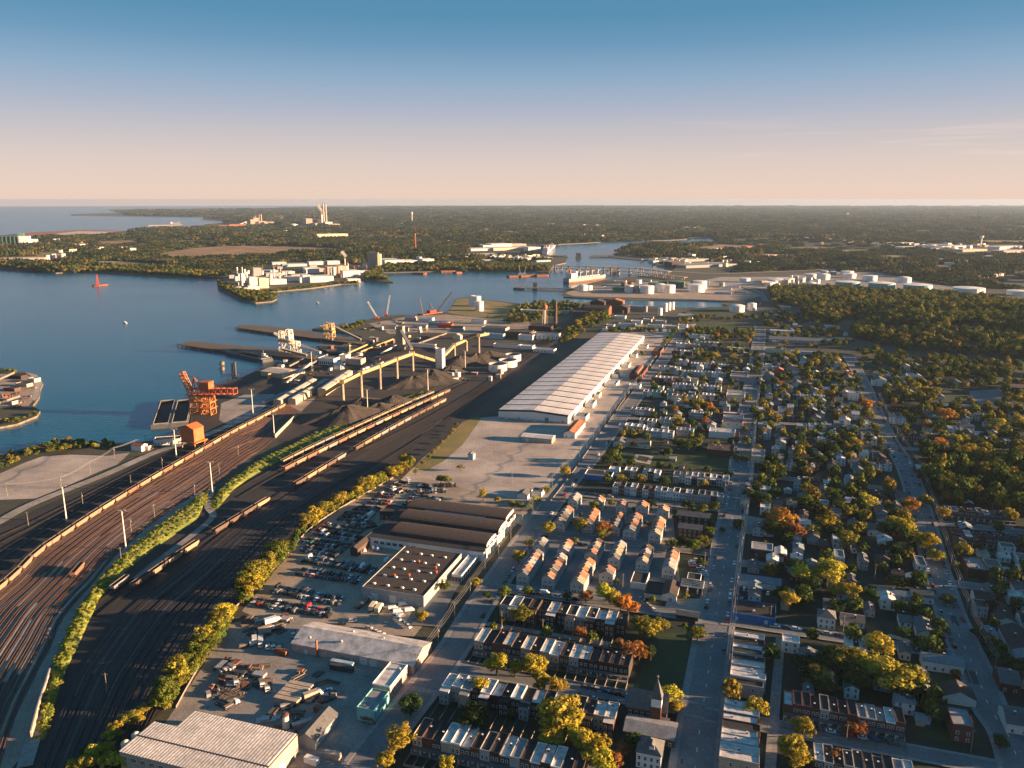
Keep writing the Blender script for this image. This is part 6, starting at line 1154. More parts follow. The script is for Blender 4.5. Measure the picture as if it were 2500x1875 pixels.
for x, y, rz in [(835,1525,.1),(862,1518,.1),(900,1535,-.2),(918,1545,-.2),(930,1550,-.2),(780,1690,-.3),(800,1690,.9),(812,1695,.9)]: car(P(x, y), rz, 'around the long workshop', None, vr.choice(('white','white','silver','black')), z=.1)
# scrapped cars in rows, two files deep
Z = lambda x, y: (600+x/3.456, 1100+y/3.456)
ROWS = [((50,1285),(730,1392)),((230,1175),(800,1290)),((440,1030),(960,1112)),((490,925),(1080,1030)),((470,835),(790,890)),((480,765),(870,822)),((570,695),(960,758)),((660,635),(990,690)),((780,575),(1060,600)),((910,490),(1120,510)),((1040,430),(1220,452)),((1100,380),(1260,395)),((1200,320),(1350,360)),((1340,450),(1560,500)),((1390,395),(1650,420)),((1420,365),(1690,345)),((1600,470),(1880,510)),((1970,520),(2130,560)),((1640,300),(1780,300)),((820,540),(1050,560))]
sc = 0; extra = MB()
ROWS += [((1010,610),(1050,660)),((880,600),(1040,640)),((1450,300),(1620,320)),((620,660),(700,672)),((1260,270),(1340,300)),((1850,540),(1950,560))]
for ri, (a, b) in enumerate(ROWS):
    pa, pb = P(*Z(*a)), P(*Z(*b)); d = pb-pa; L = d.length; t = d.normalized(); nrm = Vector((-t.y, t.x, 0)); k = int(L/2.25); ang = atan2(nrm.y, nrm.x)
    for f in range(2):
        for i in range(k):
            if vr.random() < .05: continue
            q = pa+t*(i+.5)*(L/k)+nrm*((0,4.9)[f]-1.5)+nrm*vr.uniform(-.5,.5); kind = vr.choice(('sedan','sedan','sedan','suv','suv','van')) if vr.random() < .97 else 'pickup'; col = vr.choice(['black']*8+['grey']*7+['silver']*2+['white']*2+['blue','red','dark green'])
            if sc < 292 and (f == 0 or ri < 4):
                o = link('scrap_car', car_single(kind), None, loc=(q.x, q.y, .12), rz=ang+pi*f+vr.uniform(-.09,.09), cat='scrap car', group='scrapped cars in rows', color=CC[col]); sc += 1
                o['label'] = f'{col} scrapped {"van" if kind == "van" else "car"}, {od(i+1)} from left in {"front" if f == 0 else "rear"} file of {od(ri+1)} scrapyard row'
            else:
                me = car_single(kind); c, s = cos(ang), sin(ang); fm = [M['carpaint'], M['glass'], M['tyre']]
                extra.faces([(q.x+v.co.x*c-v.co.y*s, q.y+v.co.x*s+v.co.y*c, .12+v.co.z) for v in me.vertices], [tuple(p.vertices) for p in me.polygons], vr.choice(('darkmetal','darkmetal','metal','bargehull','tyre')))
extra.build('scrap_car_mass', kind='stuff', label='rear files of dark scrapped cars')
# trucks, containers, trailers and steel stock of the contractor's yard
def truck(x, y, rz, label, box='whitewall', cabm='whitewall', L=7.0, boxh=2.6, name='box_truck', flat_=False):
    r = thing(name, label if isinstance(label, str) else None, 'truck', P(x, y, .1), rz)
    if not isinstance(label, str): auto(r, *label)
    MB().box(-L/2,-1.2,.7,L/2,1.2,1.0,'darkmetal',nobot=False).build('chassis', r)
    MB().faces([(L/2,-1.15,.7),(L/2+2.1,-1.15,.7),(L/2+2.1,1.15,.7),(L/2,1.15,.7),(L/2,-1.1,2.7),(L/2+1.2,-1.05,2.7),(L/2+1.2,1.05,2.7),(L/2,1.1,2.7),(L/2+2.1,-1.1,1.7),(L/2+2.1,1.1,1.7)], [(0,1,8,5,4),(3,7,6,9,2),(1,2,9,8),(8,9,6,5),(4,5,6,7)], cabm).build('cab', r)
    MB().poly([(L/2+1.25,-.95,2.62),(L/2+2.06,-1.0,1.78),(L/2+2.06,1.0,1.78),(L/2+1.25,.95,2.62)], 'glass').build('windscreen', r)
    if not flat_: MB().box(-L/2,-1.25,1.0,L/2-.3,1.25,1.0+boxh,box,nobot=False).build('cargo_box', r)
    else: MB().box(-L/2,-1.25,1.0,L/2-.3,1.25,1.25,box,nobot=False).box(-L/2+.5,-.9,1.25,L/2-1,.9,1.8,'oldwood').build('flatbed', r)
    wl = cached('twheel', lambda: MB().tube((0,-.2,0),(0,.2,0),.5,'tyre',12).mesh('wheel'))
    for xx in (-L/2+1, -L/2+2.3, L/2+1.2):
        for s in (-1, 1): link('wheel', wl, r, loc=(xx, s*1.05, .5))
CY = "in the contractor's yard"
for i, q in enumerate([(622,1570,1.9),(637,1572,-1.3),(655,1577,-1.3),(668,1578,-1.3),(682,1580,-1.3),(716,1548,-1.3),(575,1665,-1.1),(638,1670,-1.1),(650,1680,-1.1),(560,1728,.9),(596,1580,.4)]): truck(*q, ('white cabbed truck', CY), 'darkmetal' if i > 1 else 'whitewall', flat_=i > 1, L=5.6)
for i, q in enumerate([(910,1488,1.4,'creamwall'),(924,1492,1.4,'creamwall'),(905,1262,1.3,'whitewall'),(998,1178,-1.3,'whitewall'),(760,1705,.6,'tanwall'),(648,1545,.6,'tanwall'),(662,1522,.6,'whitewall')]): truck(q[0], q[1], q[2], (f'{"cream" if i < 2 else "tan" if i in (4,5) else "white"} box truck', 'on the yards and lots'), q[3])
truck(885,1478,1.05,'long flatbed recovery truck with white cab beside the factory hall','rust',L=11,flat_=True)
def container(x, y, rz, m, label, L=12.2):
    def mk():
        b = MB().box(0,0,0,L,2.44,2.6,m,nobot=False)
        for i in range(int(L/.6)): b.box(.2+i*.6,-.04,.15,.45+i*.6,0,2.45,m); b.box(.2+i*.6,2.44,.15,.45+i*.6,2.48,2.45,m)
        return b.mesh('shipping_container')
    link('shipping_container', cached(('cont', m, L), mk), None, loc=P(x, y, .12), rz=rz, label=label, cat='container', group='containers and trailers of the yard')
for i in range(5):
    q = P(668,1714)+U*(i*3.0); px_, py_ = IPX(q); container(px_, py_, RZ, 'tanwall', f'tan container in the central block, {od(i+1)} from the camera')
container(806,1624,RZ,'bluewall','pale blue container at the workshop wall'); container(805,1634,RZ,'darkmetal','dark container beneath the pale blue one at the workshop'); container(765,1738,-.5,'rust','rust-red open skip with white lettering panel at the yard centre',9); container(670,1596,-.4,'rust','rust-red skip at the workshop corner',7); container(716,1785,.5,'greywall','grey container behind the ribbed warehouse',9); container(742,1862,-.4,'whitewall','white trailer body beside the grey gabled shed',6); container(790,1850,-.3,'tanwall','tan trailer body with awning near the avenue',7)
sr = random.Random(3)
def stock(x, y, rz, i):
    b = MB(); k = sr.choice((0,1,2)); L = sr.uniform(5,12)
    for j in range(7):
        if k == 0: b.tube((0,j*.5,.25),(L,j*.5+sr.uniform(-.2,.2),.25),.22,sr.choice(('rust','darkmetal','oldwood')),6)
        elif k == 1: b.box(0,j*.55,0,L*sr.uniform(.8,1),j*.55+.4,sr.uniform(.3,.9),sr.choice(('oldwood','timber','timber','darkmetal')))
        else: b.box(sr.uniform(0,L),sr.uniform(0,3),0,sr.uniform(0,L)+1,4,sr.uniform(.5,1.8),sr.choice(('rust','darkmetal','oldwood','metal','darkmetal')))
    o = b.build('steel_stock', loc=P(x, y, .14), rz=rz, cat='stock pile', group='stock piles in the yard'); auto(o, ('bundle of pipes','stack of beams and planks','heap of steel scrap')[k], CY if y > 1480 else 'on the coal quay' if x < 800 else 'on the scrap dock')
for i in range(80): stock(*sr.choice(((sr.uniform(590,690),sr.uniform(1515,1560)),(sr.uniform(545,640),sr.uniform(1620,1700)),(sr.uniform(700,790),sr.uniform(1650,1730)),(sr.uniform(500,560),sr.uniform(1640,1720)),(sr.uniform(600,720),sr.uniform(1740,1800)))), sr.uniform(-.6,1.4), i)
for i in range(34): stock(sr.uniform(880,1120), sr.uniform(776,812), sr.uniform(0,3), i)
for i in range(26): stock(sr.uniform(640,900), sr.uniform(862,925), sr.uniform(0,3), i)
# ------------------------------------------------------------------ trains
def wagon_meshes():
    L, w = 15.2, 1.5; b = MB(); z0, z1 = 1.2, 3.9
    o = [(-L/2,z1),(-L/2,2.4),(-L/2+2.6,z0),(L/2-2.6,z0),(L/2,2.4),(L/2,z1)]; n = 6
    vs = [(x,-w,z) for x, z in o]+[(x,w,z) for x, z in o]; b.faces(vs, [tuple(range(n)), tuple(range(2*n-1,n-1,-1))]+[(i,n+i,n+i+1,i+1) for i in range(n-1)], 'wagonpaint')
    for i in range(9): x = -L/2+.8+i*1.7; b.box(x-.08,-w-.09,z0 if 2 < i < 7 else 2.2,x+.08,-w,z1,'wagonpaint'); b.box(x-.08,w,z0 if 2 < i < 7 else 2.2,x+.08,w+.09,z1,'wagonpaint')
    r = MB()
    for s in (-1, 1): r.beam((-L/2,s*w,z1),(L/2,s*w,z1),.22,.22,'wagonpaint')
    for s in (-1, 1): r.beam((s*L/2,-w,z1),(s*L/2,w,z1),.22,.22,'wagonpaint')
    c = MB(); q = [(-L/2+.2,-w+.15,3.1),(L/2-.2,-w+.15,3.1),(L/2-.2,w-.15,3.1),(-L/2+.2,w-.15,3.1)]; c.poly(q, 'coal')
    c.faces([(a[0],a[1],z1) for a in q]+q, [(1,0,4,5),(2,1,5,6),(3,2,6,7),(0,3,7,4)], 'darkmetal')
    t = MB().box(-1.3,-1.1,.25,1.3,1.1,.6,'darkmetal',nobot=False)
    for x in (-.9,.9):
        for s in (-.75,.75): t.tube((x,s-.07,.45),(x,s+.07,.45),.45,'rust',10)
    return b.mesh('body'), r.mesh('top_rail'), c.mesh('hold'), t.mesh('bogie')
WM = wagon_meshes(); WC = {'tan': (.25,.17,.115), 'rust-brown': (.20,.10,.065), 'grey': (.20,.19,.185), 'dark brown': (.10,.066,.052), 'sand': (.29,.21,.14)}
def wagon(p, a, label, col, z=.6):
    r = thing('hopper_wagon', label, 'wagon', (p.x, p.y, z), a, 'coal hopper wagons'); link('body', WM[0], r, color=WC[col]); link('top_rail', WM[1], r, color=WC[col]); link('hold', WM[2], r)
    for x in (-5.3, 5.3): link('bogie', WM[3], r, loc=(x,0,0))
def train(c, s0, n, name, cols, gaps=()):
    d = resample(c, .5); i = int(s0*2); cnt = 0
    for k in range(n):
        if i+34 >= len(d): break
        if k not in gaps:
            q = (d[i]+d[i+32])/2; t = d[i+32]-d[i]
            cnt += 1; col = vr.choice(cols); wagon(q, atan2(t.y, t.x), f'{col} hopper wagon, {od(cnt)} from the camera in {name}', col)
        i += 33
c = YARD1[0]; d = resample(c, 1.0); s0 = next(i for i, q in enumerate(d) if q.y > 100 and IPX(q)[0] > -25 and IPX(q)[1] < 1700); train(c, s0, 60, 'the long western train', ('tan','sand','tan','rust-brown'))
def extra_track(pts):
    c = smooth(flat(px(pts)), 6); tracks([c], 'sleeperdark', 'raildark', .56); return c
e1 = extra_track([(560,1208),(643,1160),(760,1099),(900,1034),(1000,988),(1071,958),(1150,925)]); e2 = extra_track([(585,1215),(668,1166),(785,1106),(920,1040),(1010,998),(1080,966),(1150,932)]); train(e1, 75, 17, 'the upper middle train', ('tan','sand','grey')); train(e2, 62, 19, 'the lower middle train', ('tan','grey','rust-brown','sand'))
e3 = extra_track([(240,1505),(290,1464),(376,1406),(446,1357),(509,1316),(573,1276),(631,1241),(738,1180),(850,1112),(996,1029),(1100,975)]); train(e3, 30, 34, 'the broken train on the dark tracks', ('tan','grey','dark brown','sand','dark brown'), (4,9,10,16))
t = YARD1[8]; d = resample(t, 1.0); i = min(range(len(d)), key=lambda k: abs(IPX(d[k])[1]-1400)+abs(IPX(d[k])[0]-212)*.2); tt = d[i+1]-d[i]; wagon(d[i], atan2(tt.y, tt.x), 'lone rusty hopper wagon casting a long shadow across the tracks', 'rust-brown', .5)
e4 = extra_track([(230,1480),(281,1443),(321,1413),(400,1356)]); wagon(e4[8], atan2((e4[9]-e4[8]).y, (e4[9]-e4[8]).x), 'lone grey wagon beside the planted bank', 'grey')
# ------------------------------------------------------------------ light masts, poles and wires
def mast(x, y, yt, i):
    p = P(x, y); h = HT(p, yt); r = auto(thing('light_mast', None, 'light mast', p, 0, 'light masts of the rail yards'), 'tall white light mast', 'standing in the rail yards'); MB().cyl((0,0),.5,0,h,'whitesteel',8,r1=.28).build('mast', r); MB().beam((-2.6,0,h),(2.6,0,h),.3,.25,'whitesteel').build('crossbar', r)
    for s in (-2.3,-1.2,1.2,2.3): MB().box(s-.4,-.5,h-.1,s+.4,.5,h+.3,'metal',nobot=False).build('lamp_head', r)
for i, q in enumerate([(163,1274,1187),(308,1343,1246),(519,1206,1128),(431,1118,1048),(618,1013,950),(898,1010,950),(670,1066,1012),(1045,953,900),(1136,905,856),(762,905,858),(855,878,838),(1000,868,830)]): mast(*q, i+1)
pole_m = MB().cyl((0,0),.22,0,10.5,'oldwood',7,r1=.15).mesh('post'); arm_m = MB().box(-1.3,-.08,9.6,1.3,.08,9.8,'oldwood',nobot=False).mesh('crossarm'); trf_m = MB().cyl((.45,0),.3,7.6,8.6,'metal',8).mesh('transformer')
def pole_line(c, off, s0, step, n, where, wires=True):
    d = resample(c, 1.0); ps = []
    for k in range(n):
        i = int(s0+k*step)
        if i+2 >= len(d): break
        t = (d[i+1]-d[i]).normalized(); q = d[i]+Vector((t.y,-t.x,0))*off; ps.append((q, t))
        r = thing('utility_pole', None, 'utility pole', q, atan2(t.y, t.x)-pi/2, 'wooden utility poles'); r['label'] = f'wooden utility pole, {od(k+1)} from the camera {where}'; link('post', pole_m, r); link('crossarm', arm_m, r)
        if k % 2: link('transformer', trf_m, r)
    if wires and len(ps) > 1:
        o = ps[0][0]; root = thing('power_line', f'overhead power line {where}', 'power line', o)
        for e in (-1.2, 0, 1.2):
            b = MB()
            for (a, ta), (c_, tc_) in zip(ps, ps[1:]):
                for j in range(4):
                    f = lambda u: a+(c_-a)*u+Vector((ta.y,-ta.x,0))*e-o+Vector((0,0,9.9-1.1*4*u*(1-u)))
                    b.beam(f(j/4), f((j+1)/4), .07, .07, 'yellowline' if False else 'metal')
            b.build('wire', root)
pole_line(CURT, -9.2, 95, 27, 26, 'beside the first avenue'); pole_line(PENN, 9.3, 100, 30, 26, 'on the east side of the middle avenue'); pole_line(PENN, -9.3, 170, 60, 8, 'on the west side of the middle avenue', False); pole_line(THIRD, 8.2, 100, 30, 20, 'beside the curved road'); 
yc = smooth(flat(px([(0,1215),(87,1196),(170,1190),(250,1135),(330,1098),(440,1060)])), 4); pole_line(yc, 0, 5, 40, 9, 'along the service road')
yc2 = smooth(flat(px([(60,1290),(120,1255),(260,1218),(390,1150),(420,1120)])), 4); pole_line(yc2, 0, 5, 45, 8, 'between the western tracks', False); yc3 = smooth(flat(px([(268,1480),(310,1330),(345,1255),(398,1262),(500,1190),(590,1105)])), 4); pole_line(yc3, 0, 60, 50, 7, 'along the planted bank', False)
for i, (x, y) in enumerate([(1225,1535),(1325,1555),(1370,1130),(1520,1440),(1880,1520),(2058,1545),(2135,1415),(2205,1360),(2370,1835),(2065,1820),(1250,1180),(1295,1205),(1200,1120),(1240,1108),(1790,1475),(1720,1385),(2398,950),(2490,935),(2420,1260),(262,1692)]): r = auto(thing('utility_pole', None, 'utility pole', P(x, y), 0, 'wooden utility poles'), 'lone wooden utility pole', 'among yards and houses'); link('post', pole_m, r); link('crossarm', arm_m, r)
# garden walls, fences and sheds
def fences(x0, y0, x1, n, d0, dy, label):
    p = P(x0, y0); w = width_to(p, x1)/n; r = thing('garden_fence', label, 'fence', p, RZ)
    for i in range(n+1): MB().box(i*w-.06,-d0-dy,0,i*w+.06,-d0,1.2,'oldwood').build('divider', r)
    MB().box(0,-d0-dy-.06,0,w*n,-d0-dy+.06,1.2,'oldwood').build('front_rail', r)
fences(1008,1834,1420,17,2.4,7,'garden fences in front of the bottom terrace'); fences(1079,1708,1500,17,3.8,13,'garden fences behind the terrace with the golden tree'); fences(1158,1596,1534,16,2.6,7,'garden fences of the terrace on the lower cross street'); fences(1220,1504,1526,13,3.8,11,'garden fences behind the terrace with the white vans'); fences(1911,1752,2207,13,2.6,6,'garden fences below the round tree terrace'); fences(2322,1326,2490,10,2.5,9,'garden fences of the eastern brick terrace'); fences(1495,1206,1765,18,.3,6,'garden fences of the long grey terrace'); fences(1936,1085,2036,10,.3,8,'garden fences in the crowded blocks')
wall_along('board_fence', [(2168,1556),(2200,1564),(2226,1573)], 1.9, .12, 'trim', 'long white board fence beside the white gabled hall', 'fence'); wall_along('lot_fence', [(1342,1228),(1400,1152),(1485,1032),(1560,925),(1640,822)], 1.1, .1, 'oldwood', 'grey fence between the first avenue and the giant lot', 'fence'); wall_along('lot_fence', [(560,1500),(600,1460),(705,1352),(780,1275),(960,1168)], 1.3, .1, 'oldwood', 'grey fence behind the trees of the scrapyard', 'fence'); wall_along('lot_fence', [(430,1730),(480,1640),(545,1530),(562,1502)], 1.3, .1, 'oldwood', "grey fence behind the trees of the contractor's yard", 'fence')
fr = random.Random(9); shedp = [(fr.uniform(1850,2480), fr.uniform(960,1800)) for _ in range(70)]+[(fr.uniform(1560,1760), fr.uniform(880,1160)) for _ in range(26)]
def clear_of(x, y, m=2.0):
    for f in FOOT:
        if inpoly(x, y, f): return False
    for c, hw in ROADS:
        for q in c[::2]:
            if abs(q.x-x) < hw+6 and abs(q.y-y) < 14:
                for a, b in zip(c, c[1:]):
                    ab = b-a; t = max(0, min(1, ((x-a.x)*ab.x+(y-a.y)*ab.y)/max(ab.x**2+ab.y**2, 1e-6)))
                    if hypot(a.x+ab.x*t-x, a.y+ab.y*t-y) < hw+m: return False
                break
    return True
HR = random.Random(44); NH = 0
for poly, n, where in (([(1845,880),(2085,880),(2130,980),(2190,1110),(2200,1160),(1830,1150)], 90, 'in the crowded blocks'), ([(2120,905),(2290,930),(2300,1060),(2210,1070)], 22, 'around the playing field'), ([(2240,1045),(2500,1000),(2500,1075),(2250,1085)], 20, 'around the playing field'), ([(1810,1170),(2230,1180),(2300,1400),(2330,1500),(1790,1480)], 34, T), ([(2310,1300),(2500,1300),(2500,1800),(2440,1700)], 26, 'east of the curved road'), ([(1650,830),(1840,835),(1815,1060),(1560,1060)], 44, 'in mid-town'), ([(1880,760),(2060,800),(2080,850),(1870,850)], 22, 'at the far avenue end'), ([(1930,1590),(2240,1620),(2300,1760),(1930,1720)], 8, 'south of the long white house')):
    xs = [q[0] for q in poly]; ys = [q[1] for q in poly]; k = 0; t_ = 0
    while k < n and t_ < 900:
        t_ += 1; x, y = HR.uniform(min(xs), max(xs)), HR.uniform(min(ys), max(ys))
        if not inpoly(x, y, poly): continue
        q = P(x, y); w_, d_ = HR.uniform(6,9), HR.uniform(8,12)
        if not all(clear_of(*(q+V*a*w_+U*b*d_).xy, 2.5) for a in (-.12,.5,1.12) for b in (-.12,.5,1.12)): continue
        k += 1; hs(0, 0, 0, d_, HR.choice((3.2,5.2,5.6,6)), HR.choice(('whitewall','whitewall','greywall','bluewall','creamwall','brick','whitewall')), HR.choice(('shingle','greyroof','whiteroof','brownroof','bluegreyroof')), HR.choice(('u','u','v','flat')), where, loc=q, w=w_, nf=2 if y > 1000 else 0, side=2 if y > 1050 else 0, name='cottage')
for x, y in shedp:
    q = P(x, y)
    if clear_of(q.x, q.y, 4) and clear_of(q.x+5*V.x, q.y+5*V.y, 4): bld(0,0,0,fr.uniform(3.5,6),2.5,fr.choice(('whitewall','greywall','brick','tanwall','bluewall')),fr.choice(('shingle','greyroof','brownroof','whiteroof')),fr.choice('uv'),'garden_shed','shed',where='in the eastern yards' if x > 1800 else 'in the mid-town yards',loc=q,w=fr.uniform(3.5,6.5))
# ------------------------------------------------------------------ the industrial spit at the left edge
patch('yard', [(-150,912),(40,912),(85,922),(92,945),(84,975),(70,992),(-150,1010)], 'dirtlot'); patch('bank', [(60,909),(90,916),(104,935),(97,950),(95,968),(86,980),(78,976),(86,950),(84,925)], 'palelot')
for a in [(38,944,66,9,4,'tanwall','brownroof'),(68,934,84,10,5,'greywall','shedroof'),(10,955,36,9,4,'brickbrown','brownroof'),(-20,985,30,8,4,'greywall','brownroof'),(20,925,52,10,5,'darkbrick','tarroof')]: bld(*a, 'flat', 'spit_shed', 'shed', what=f'{WNAME[a[5]]} shed', where='on the industrial spit')
for i, (a, b) in enumerate([((-30,946),(36,926)),((-30,1002),(50,985))]):
    p, q = P(*a), P(*b); p.z, q.z = 4, 9; spans('spit_conveyor', [p, q], 2.4, 2, 'oldwood', f'grey conveyor on the industrial spit, {("upper","lower")[i]} one', 'conveyor')
for i in range(18): 
    x, y = sr.uniform(0,80), sr.uniform(950,1000); b = MB()
    for _ in range(6): u, v = sr.uniform(0,6), sr.uniform(0,6); b.box(u,v,0,u+sr.uniform(1,4),v+sr.uniform(1,3),sr.uniform(.5,2.2),sr.choice(('rust','oldwood','rust','darkmetal')))
    auto(b.build('scrap_pile', loc=P(x, y, .05), rz=sr.uniform(0,3), cat='scrap pile', group='scrap piles'), 'pile of mixed scrap', 'on the industrial spit')
# ------------------------------------------------------------------ trees
def leafmat(name, ramp=None):
    m = bpy.data.materials.new(name); m.use_nodes = True; t = m.node_tree; t.nodes.clear(); oi = N(t, 'ShaderNodeObjectInfo')
    at = N(t, 'ShaderNodeAttribute'); at.attribute_name = 'tint'
    if ramp:
        r = N(t, 'ShaderNodeValToRGB'); e = r.color_ramp.elements; e[0].position, e[0].color = ramp[0][0], (*ramp[0][1], 1); e[1].position, e[1].color = ramp[-1][0], (*ramp[-1][1], 1)
        for p, c in ramp[1:-1]: k = e.new(p); k.color = (*c, 1)
        ad = N(t, 'ShaderNodeMath', operation='ADD'); sb = N(t, 'ShaderNodeMath', operation='MULTIPLY_ADD'); t.links.new(at.outputs['Fac'], sb.inputs[0]); sb.inputs[1].default_value = .5; sb.inputs[2].default_value = -.5
        t.links.new(oi.outputs['Random'], ad.inputs[0]); t.links.new(sb.outputs[0], ad.inputs[1]); t.links.new(ad.outputs[0], r.inputs[0]); col = r.outputs[0]
    else: col = oi.outputs['Color']
    mm = N(t, 'ShaderNodeMix', data_type='RGBA', blend_type='MULTIPLY'); mm.inputs[0].default_value = 1; t.links.new(col, mm.inputs[6]); t.links.new(at.outputs['Fac'], mm.inputs[7])
    d = N(t, 'ShaderNodeBsdfDiffuse'); tr = N(t, 'ShaderNodeBsdfTranslucent'); mx = N(t, 'ShaderNodeMixShader'); mx.inputs[0].default_value = .18; o = N(t, 'ShaderNodeOutputMaterial')
    t.links.new(mm.outputs[2], d.inputs[0]); t.links.new(mm.outputs[2], tr.inputs[0]); t.links.new(d.outputs[0], mx.inputs[1]); t.links.new(tr.outputs[0], mx.inputs[2]); t.links.new(mx.outputs[0], o.inputs[0]); M[name] = m
leafmat('leaf'); leafmat('leaf_wood', [(0,(.040,.070,.020)),(.35,(.068,.100,.024)),(.6,(.125,.142,.028)),(.8,(.20,.18,.034)),(.94,(.21,.16,.03)),(1,(.18,.11,.03))])
leafmat('leaf_far', [(0,(.024,.042,.019)),(.5,(.042,.060,.022)),(.8,(.085,.088,.028)),(1,(.14,.10,.034))]); leafmat('leaf_bank', [(0,(.14,.20,.03)),(.5,(.27,.30,.045)),(1,(.40,.34,.06))])
mat('bark', (.06,.045,.033), scale=2, var=.4)
class TB:                                      # triangles of leaf with a tint per face
    def __init__(s): s.v, s.f, s.t = [], [], []
    def leaf(s, c, nrm, size, tint, R):
        n = Vector(nrm); n.normalize(); a = n.orthogonal().normalized(); b = n.cross(a); th = R.uniform(0, 6.28); a, b = a*cos(th)+b*sin(th), b*cos(th)-a*sin(th); k = size*R.uniform(.6, 1.3); i = len(s.v); c = Vector(c)
        s.v += [tuple(c+a*k), tuple(c+b*k*.8), tuple(c-a*k*.9), tuple(c-b*k*.7)]; s.f.append((i, i+1, i+2, i+3)); s.t += [tint]*4
    def clump(s, c, r, n, size, R, tint, sq=.8):
        for _ in range(n):
            while True:
                d = Vector((R.gauss(0,1), R.gauss(0,1), R.gauss(0,1)))
                if d.length > .01: break
            d.normalize(); rr = r*R.uniform(.72, 1.05); s.leaf(Vector(c)+Vector((d.x*rr, d.y*rr, d.z*rr*sq)), d+Vector((R.uniform(-.5,.5), R.uniform(-.5,.5), R.uniform(-.2,.6))), size, tint*R.uniform(.8, 1.2), R)
    def mesh(s, name, m):
        me = bpy.data.meshes.new(name); me.from_pydata(s.v, [], s.f); me.materials.append(M[m]); a = me.attributes.new('tint', 'FLOAT', 'POINT'); a.data.foreach_set('value', s.t); me.update(); return me
def crown_mesh(seed, clumps, per, size, m='leaf', tall=1.0):
    R = random.Random(seed); t = TB(); lean = (R.uniform(-.25,.25), R.uniform(-.25,.25)); ax = (R.uniform(.8,1.1), R.uniform(.8,1.1)); gap = R.uniform(0, 6.28)
    for i in range(clumps):
        u = (i+.5)/clumps; ph = i*2.399963+R.uniform(-.5,.5); z = 1-2*u*.86; q = sqrt(max(0, 1-z*z)); k = R.uniform(.46, .86) if i % 5 else R.uniform(.1,.4); r = R.uniform(.17, .40)
        if abs((ph-gap) % 6.28-3.14) < .35 and z < .5 and R.random() < .7: continue
        t.clump((q*cos(ph)*k*ax[0]+lean[0]*z, q*sin(ph)*k*ax[1]+lean[1]*z, (.15+z*k)*tall), r, int(per*(r/.3)**2)+8, size, R, R.uniform(.62, 1.3))
    return t.mesh('crown', m)
CROWNS = [crown_mesh(s, c, p, .075) for s, c, p in ((1,36,66),(2,42,60),(3,30,70),(4,46,58),(5,36,66),(6,26,72),(11,40,62),(12,32,66))]+[crown_mesh(8, 32, 62, .072, tall=1.5), crown_mesh(9, 30, 60, .072, tall=1.35)]
def trunk_mesh():
    b = MB().cyl((0,0), .05, -.05, .5, 'bark', 7, r1=.035, cap=False)
    for i in range(5): a = i*1.3; b.tube((0,0,.36+.03*i), (.26*cos(a), .26*sin(a), .72+.05*i), .022, 'bark', 5, r1=.008)
    return b.mesh('trunk')
TRUNK = trunk_mesh()
LC = {'green': (.085,.115,.022), 'dark green': (.040,.066,.020), 'olive': (.16,.155,.028), 'golden': (.29,.235,.032), 'yellow': (.38,.33,.038), 'orange': (.36,.17,.036), 'rust': (.24,.11,.04), 'pink-brown': (.30,.17,.12)}
tr = random.Random(21); TREES = [0]
def tree(x, y, r, col, where, h=None, p=None, form=None, nm='tree'):
    p = p if p is not None else P(x, y); h = h or r*2.1; c = LC[col]; TREES[0] += 1
    root = thing(nm, None, 'tree', (p.x, p.y, p.z), tr.uniform(0, 6.28), 'single trees'); auto(root, f'{col} {"broad" if r > 6 else "small" if r < 4 else "round"} tree', where)
    v = tr.uniform(.82, 1.2); i = tr.randrange(10) if form is None else form; hz = (h*.40)/(1.0 if i < 8 else 1.35)
    link('crown', CROWNS[i], root, loc=(0,0,h-hz*(1.15 if i < 8 else 1.6)), scale=(r, r, hz), color=tuple(q*v*tr.uniform(.92,1.08) for q in c)); link('trunk', TRUNK, root, scale=(h*.8, h*.8, h*.85))
def belt(pts, n, r, h, cols, where, jit=2.5):
    c = resample(flat(px(pts)), .5)
    for i in range(n):
        q = c[min(len(c)-1, int((i+tr.uniform(.2,.8))/n*len(c)))]; q = q+Vector((tr.uniform(-jit,jit), tr.uniform(-jit,jit), 0)); rr = r*tr.uniform(.75, 1.3); tree(0, 0, rr, tr.choice(cols), where, h*rr/r*tr.uniform(.9,1.1), q)
GO = ('golden','olive','olive','golden','olive','green')
belt([(392,1738),(424,1702),(455,1660),(496,1602),(534,1550),(560,1500)], 26, 5.4, 11, ('olive','green','golden','olive'), 'along the contractor yard fence'); belt([(215,1862),(255,1848),(290,1800),(330,1765),(372,1742)], 9, 3.6, 6.5, ('golden','olive','yellow'), 'beside the bottom rail tracks'); belt([(170,1880),(300,1872),(330,1860)], 8, 3.4, 6.5, ('yellow','golden'), 'at the bottom beside the ribbed warehouse')
belt([(596,1470),(634,1424),(666,1388),(702,1356)], 17, 6.4, 14, ('green','olive','golden'), 'in the tall clump beside the scrapyard'); belt([(736,1304),(762,1280),(785,1266),(808,1250),(837,1232),(878,1212),(912,1192),(941,1174),(976,1160),(1008,1138)], 30, 5.2, 10, GO, 'in the golden line behind the scrapyard', 2); belt([(1030,1142),(1075,1092),(1120,1038)], 9, 2.2, 4, ('olive','golden'), 'on the dry strip below the giant warehouse', 1.5); belt([(1395,815),(1420,795),(1460,775),(1480,765)], 10, 6, 12, ('green','olive','golden'), 'beyond the giant warehouse'); belt([(1620,850),(1640,825),(1655,812)], 6, 5.5, 11, ('green','olive'), 'at the first avenue far end')
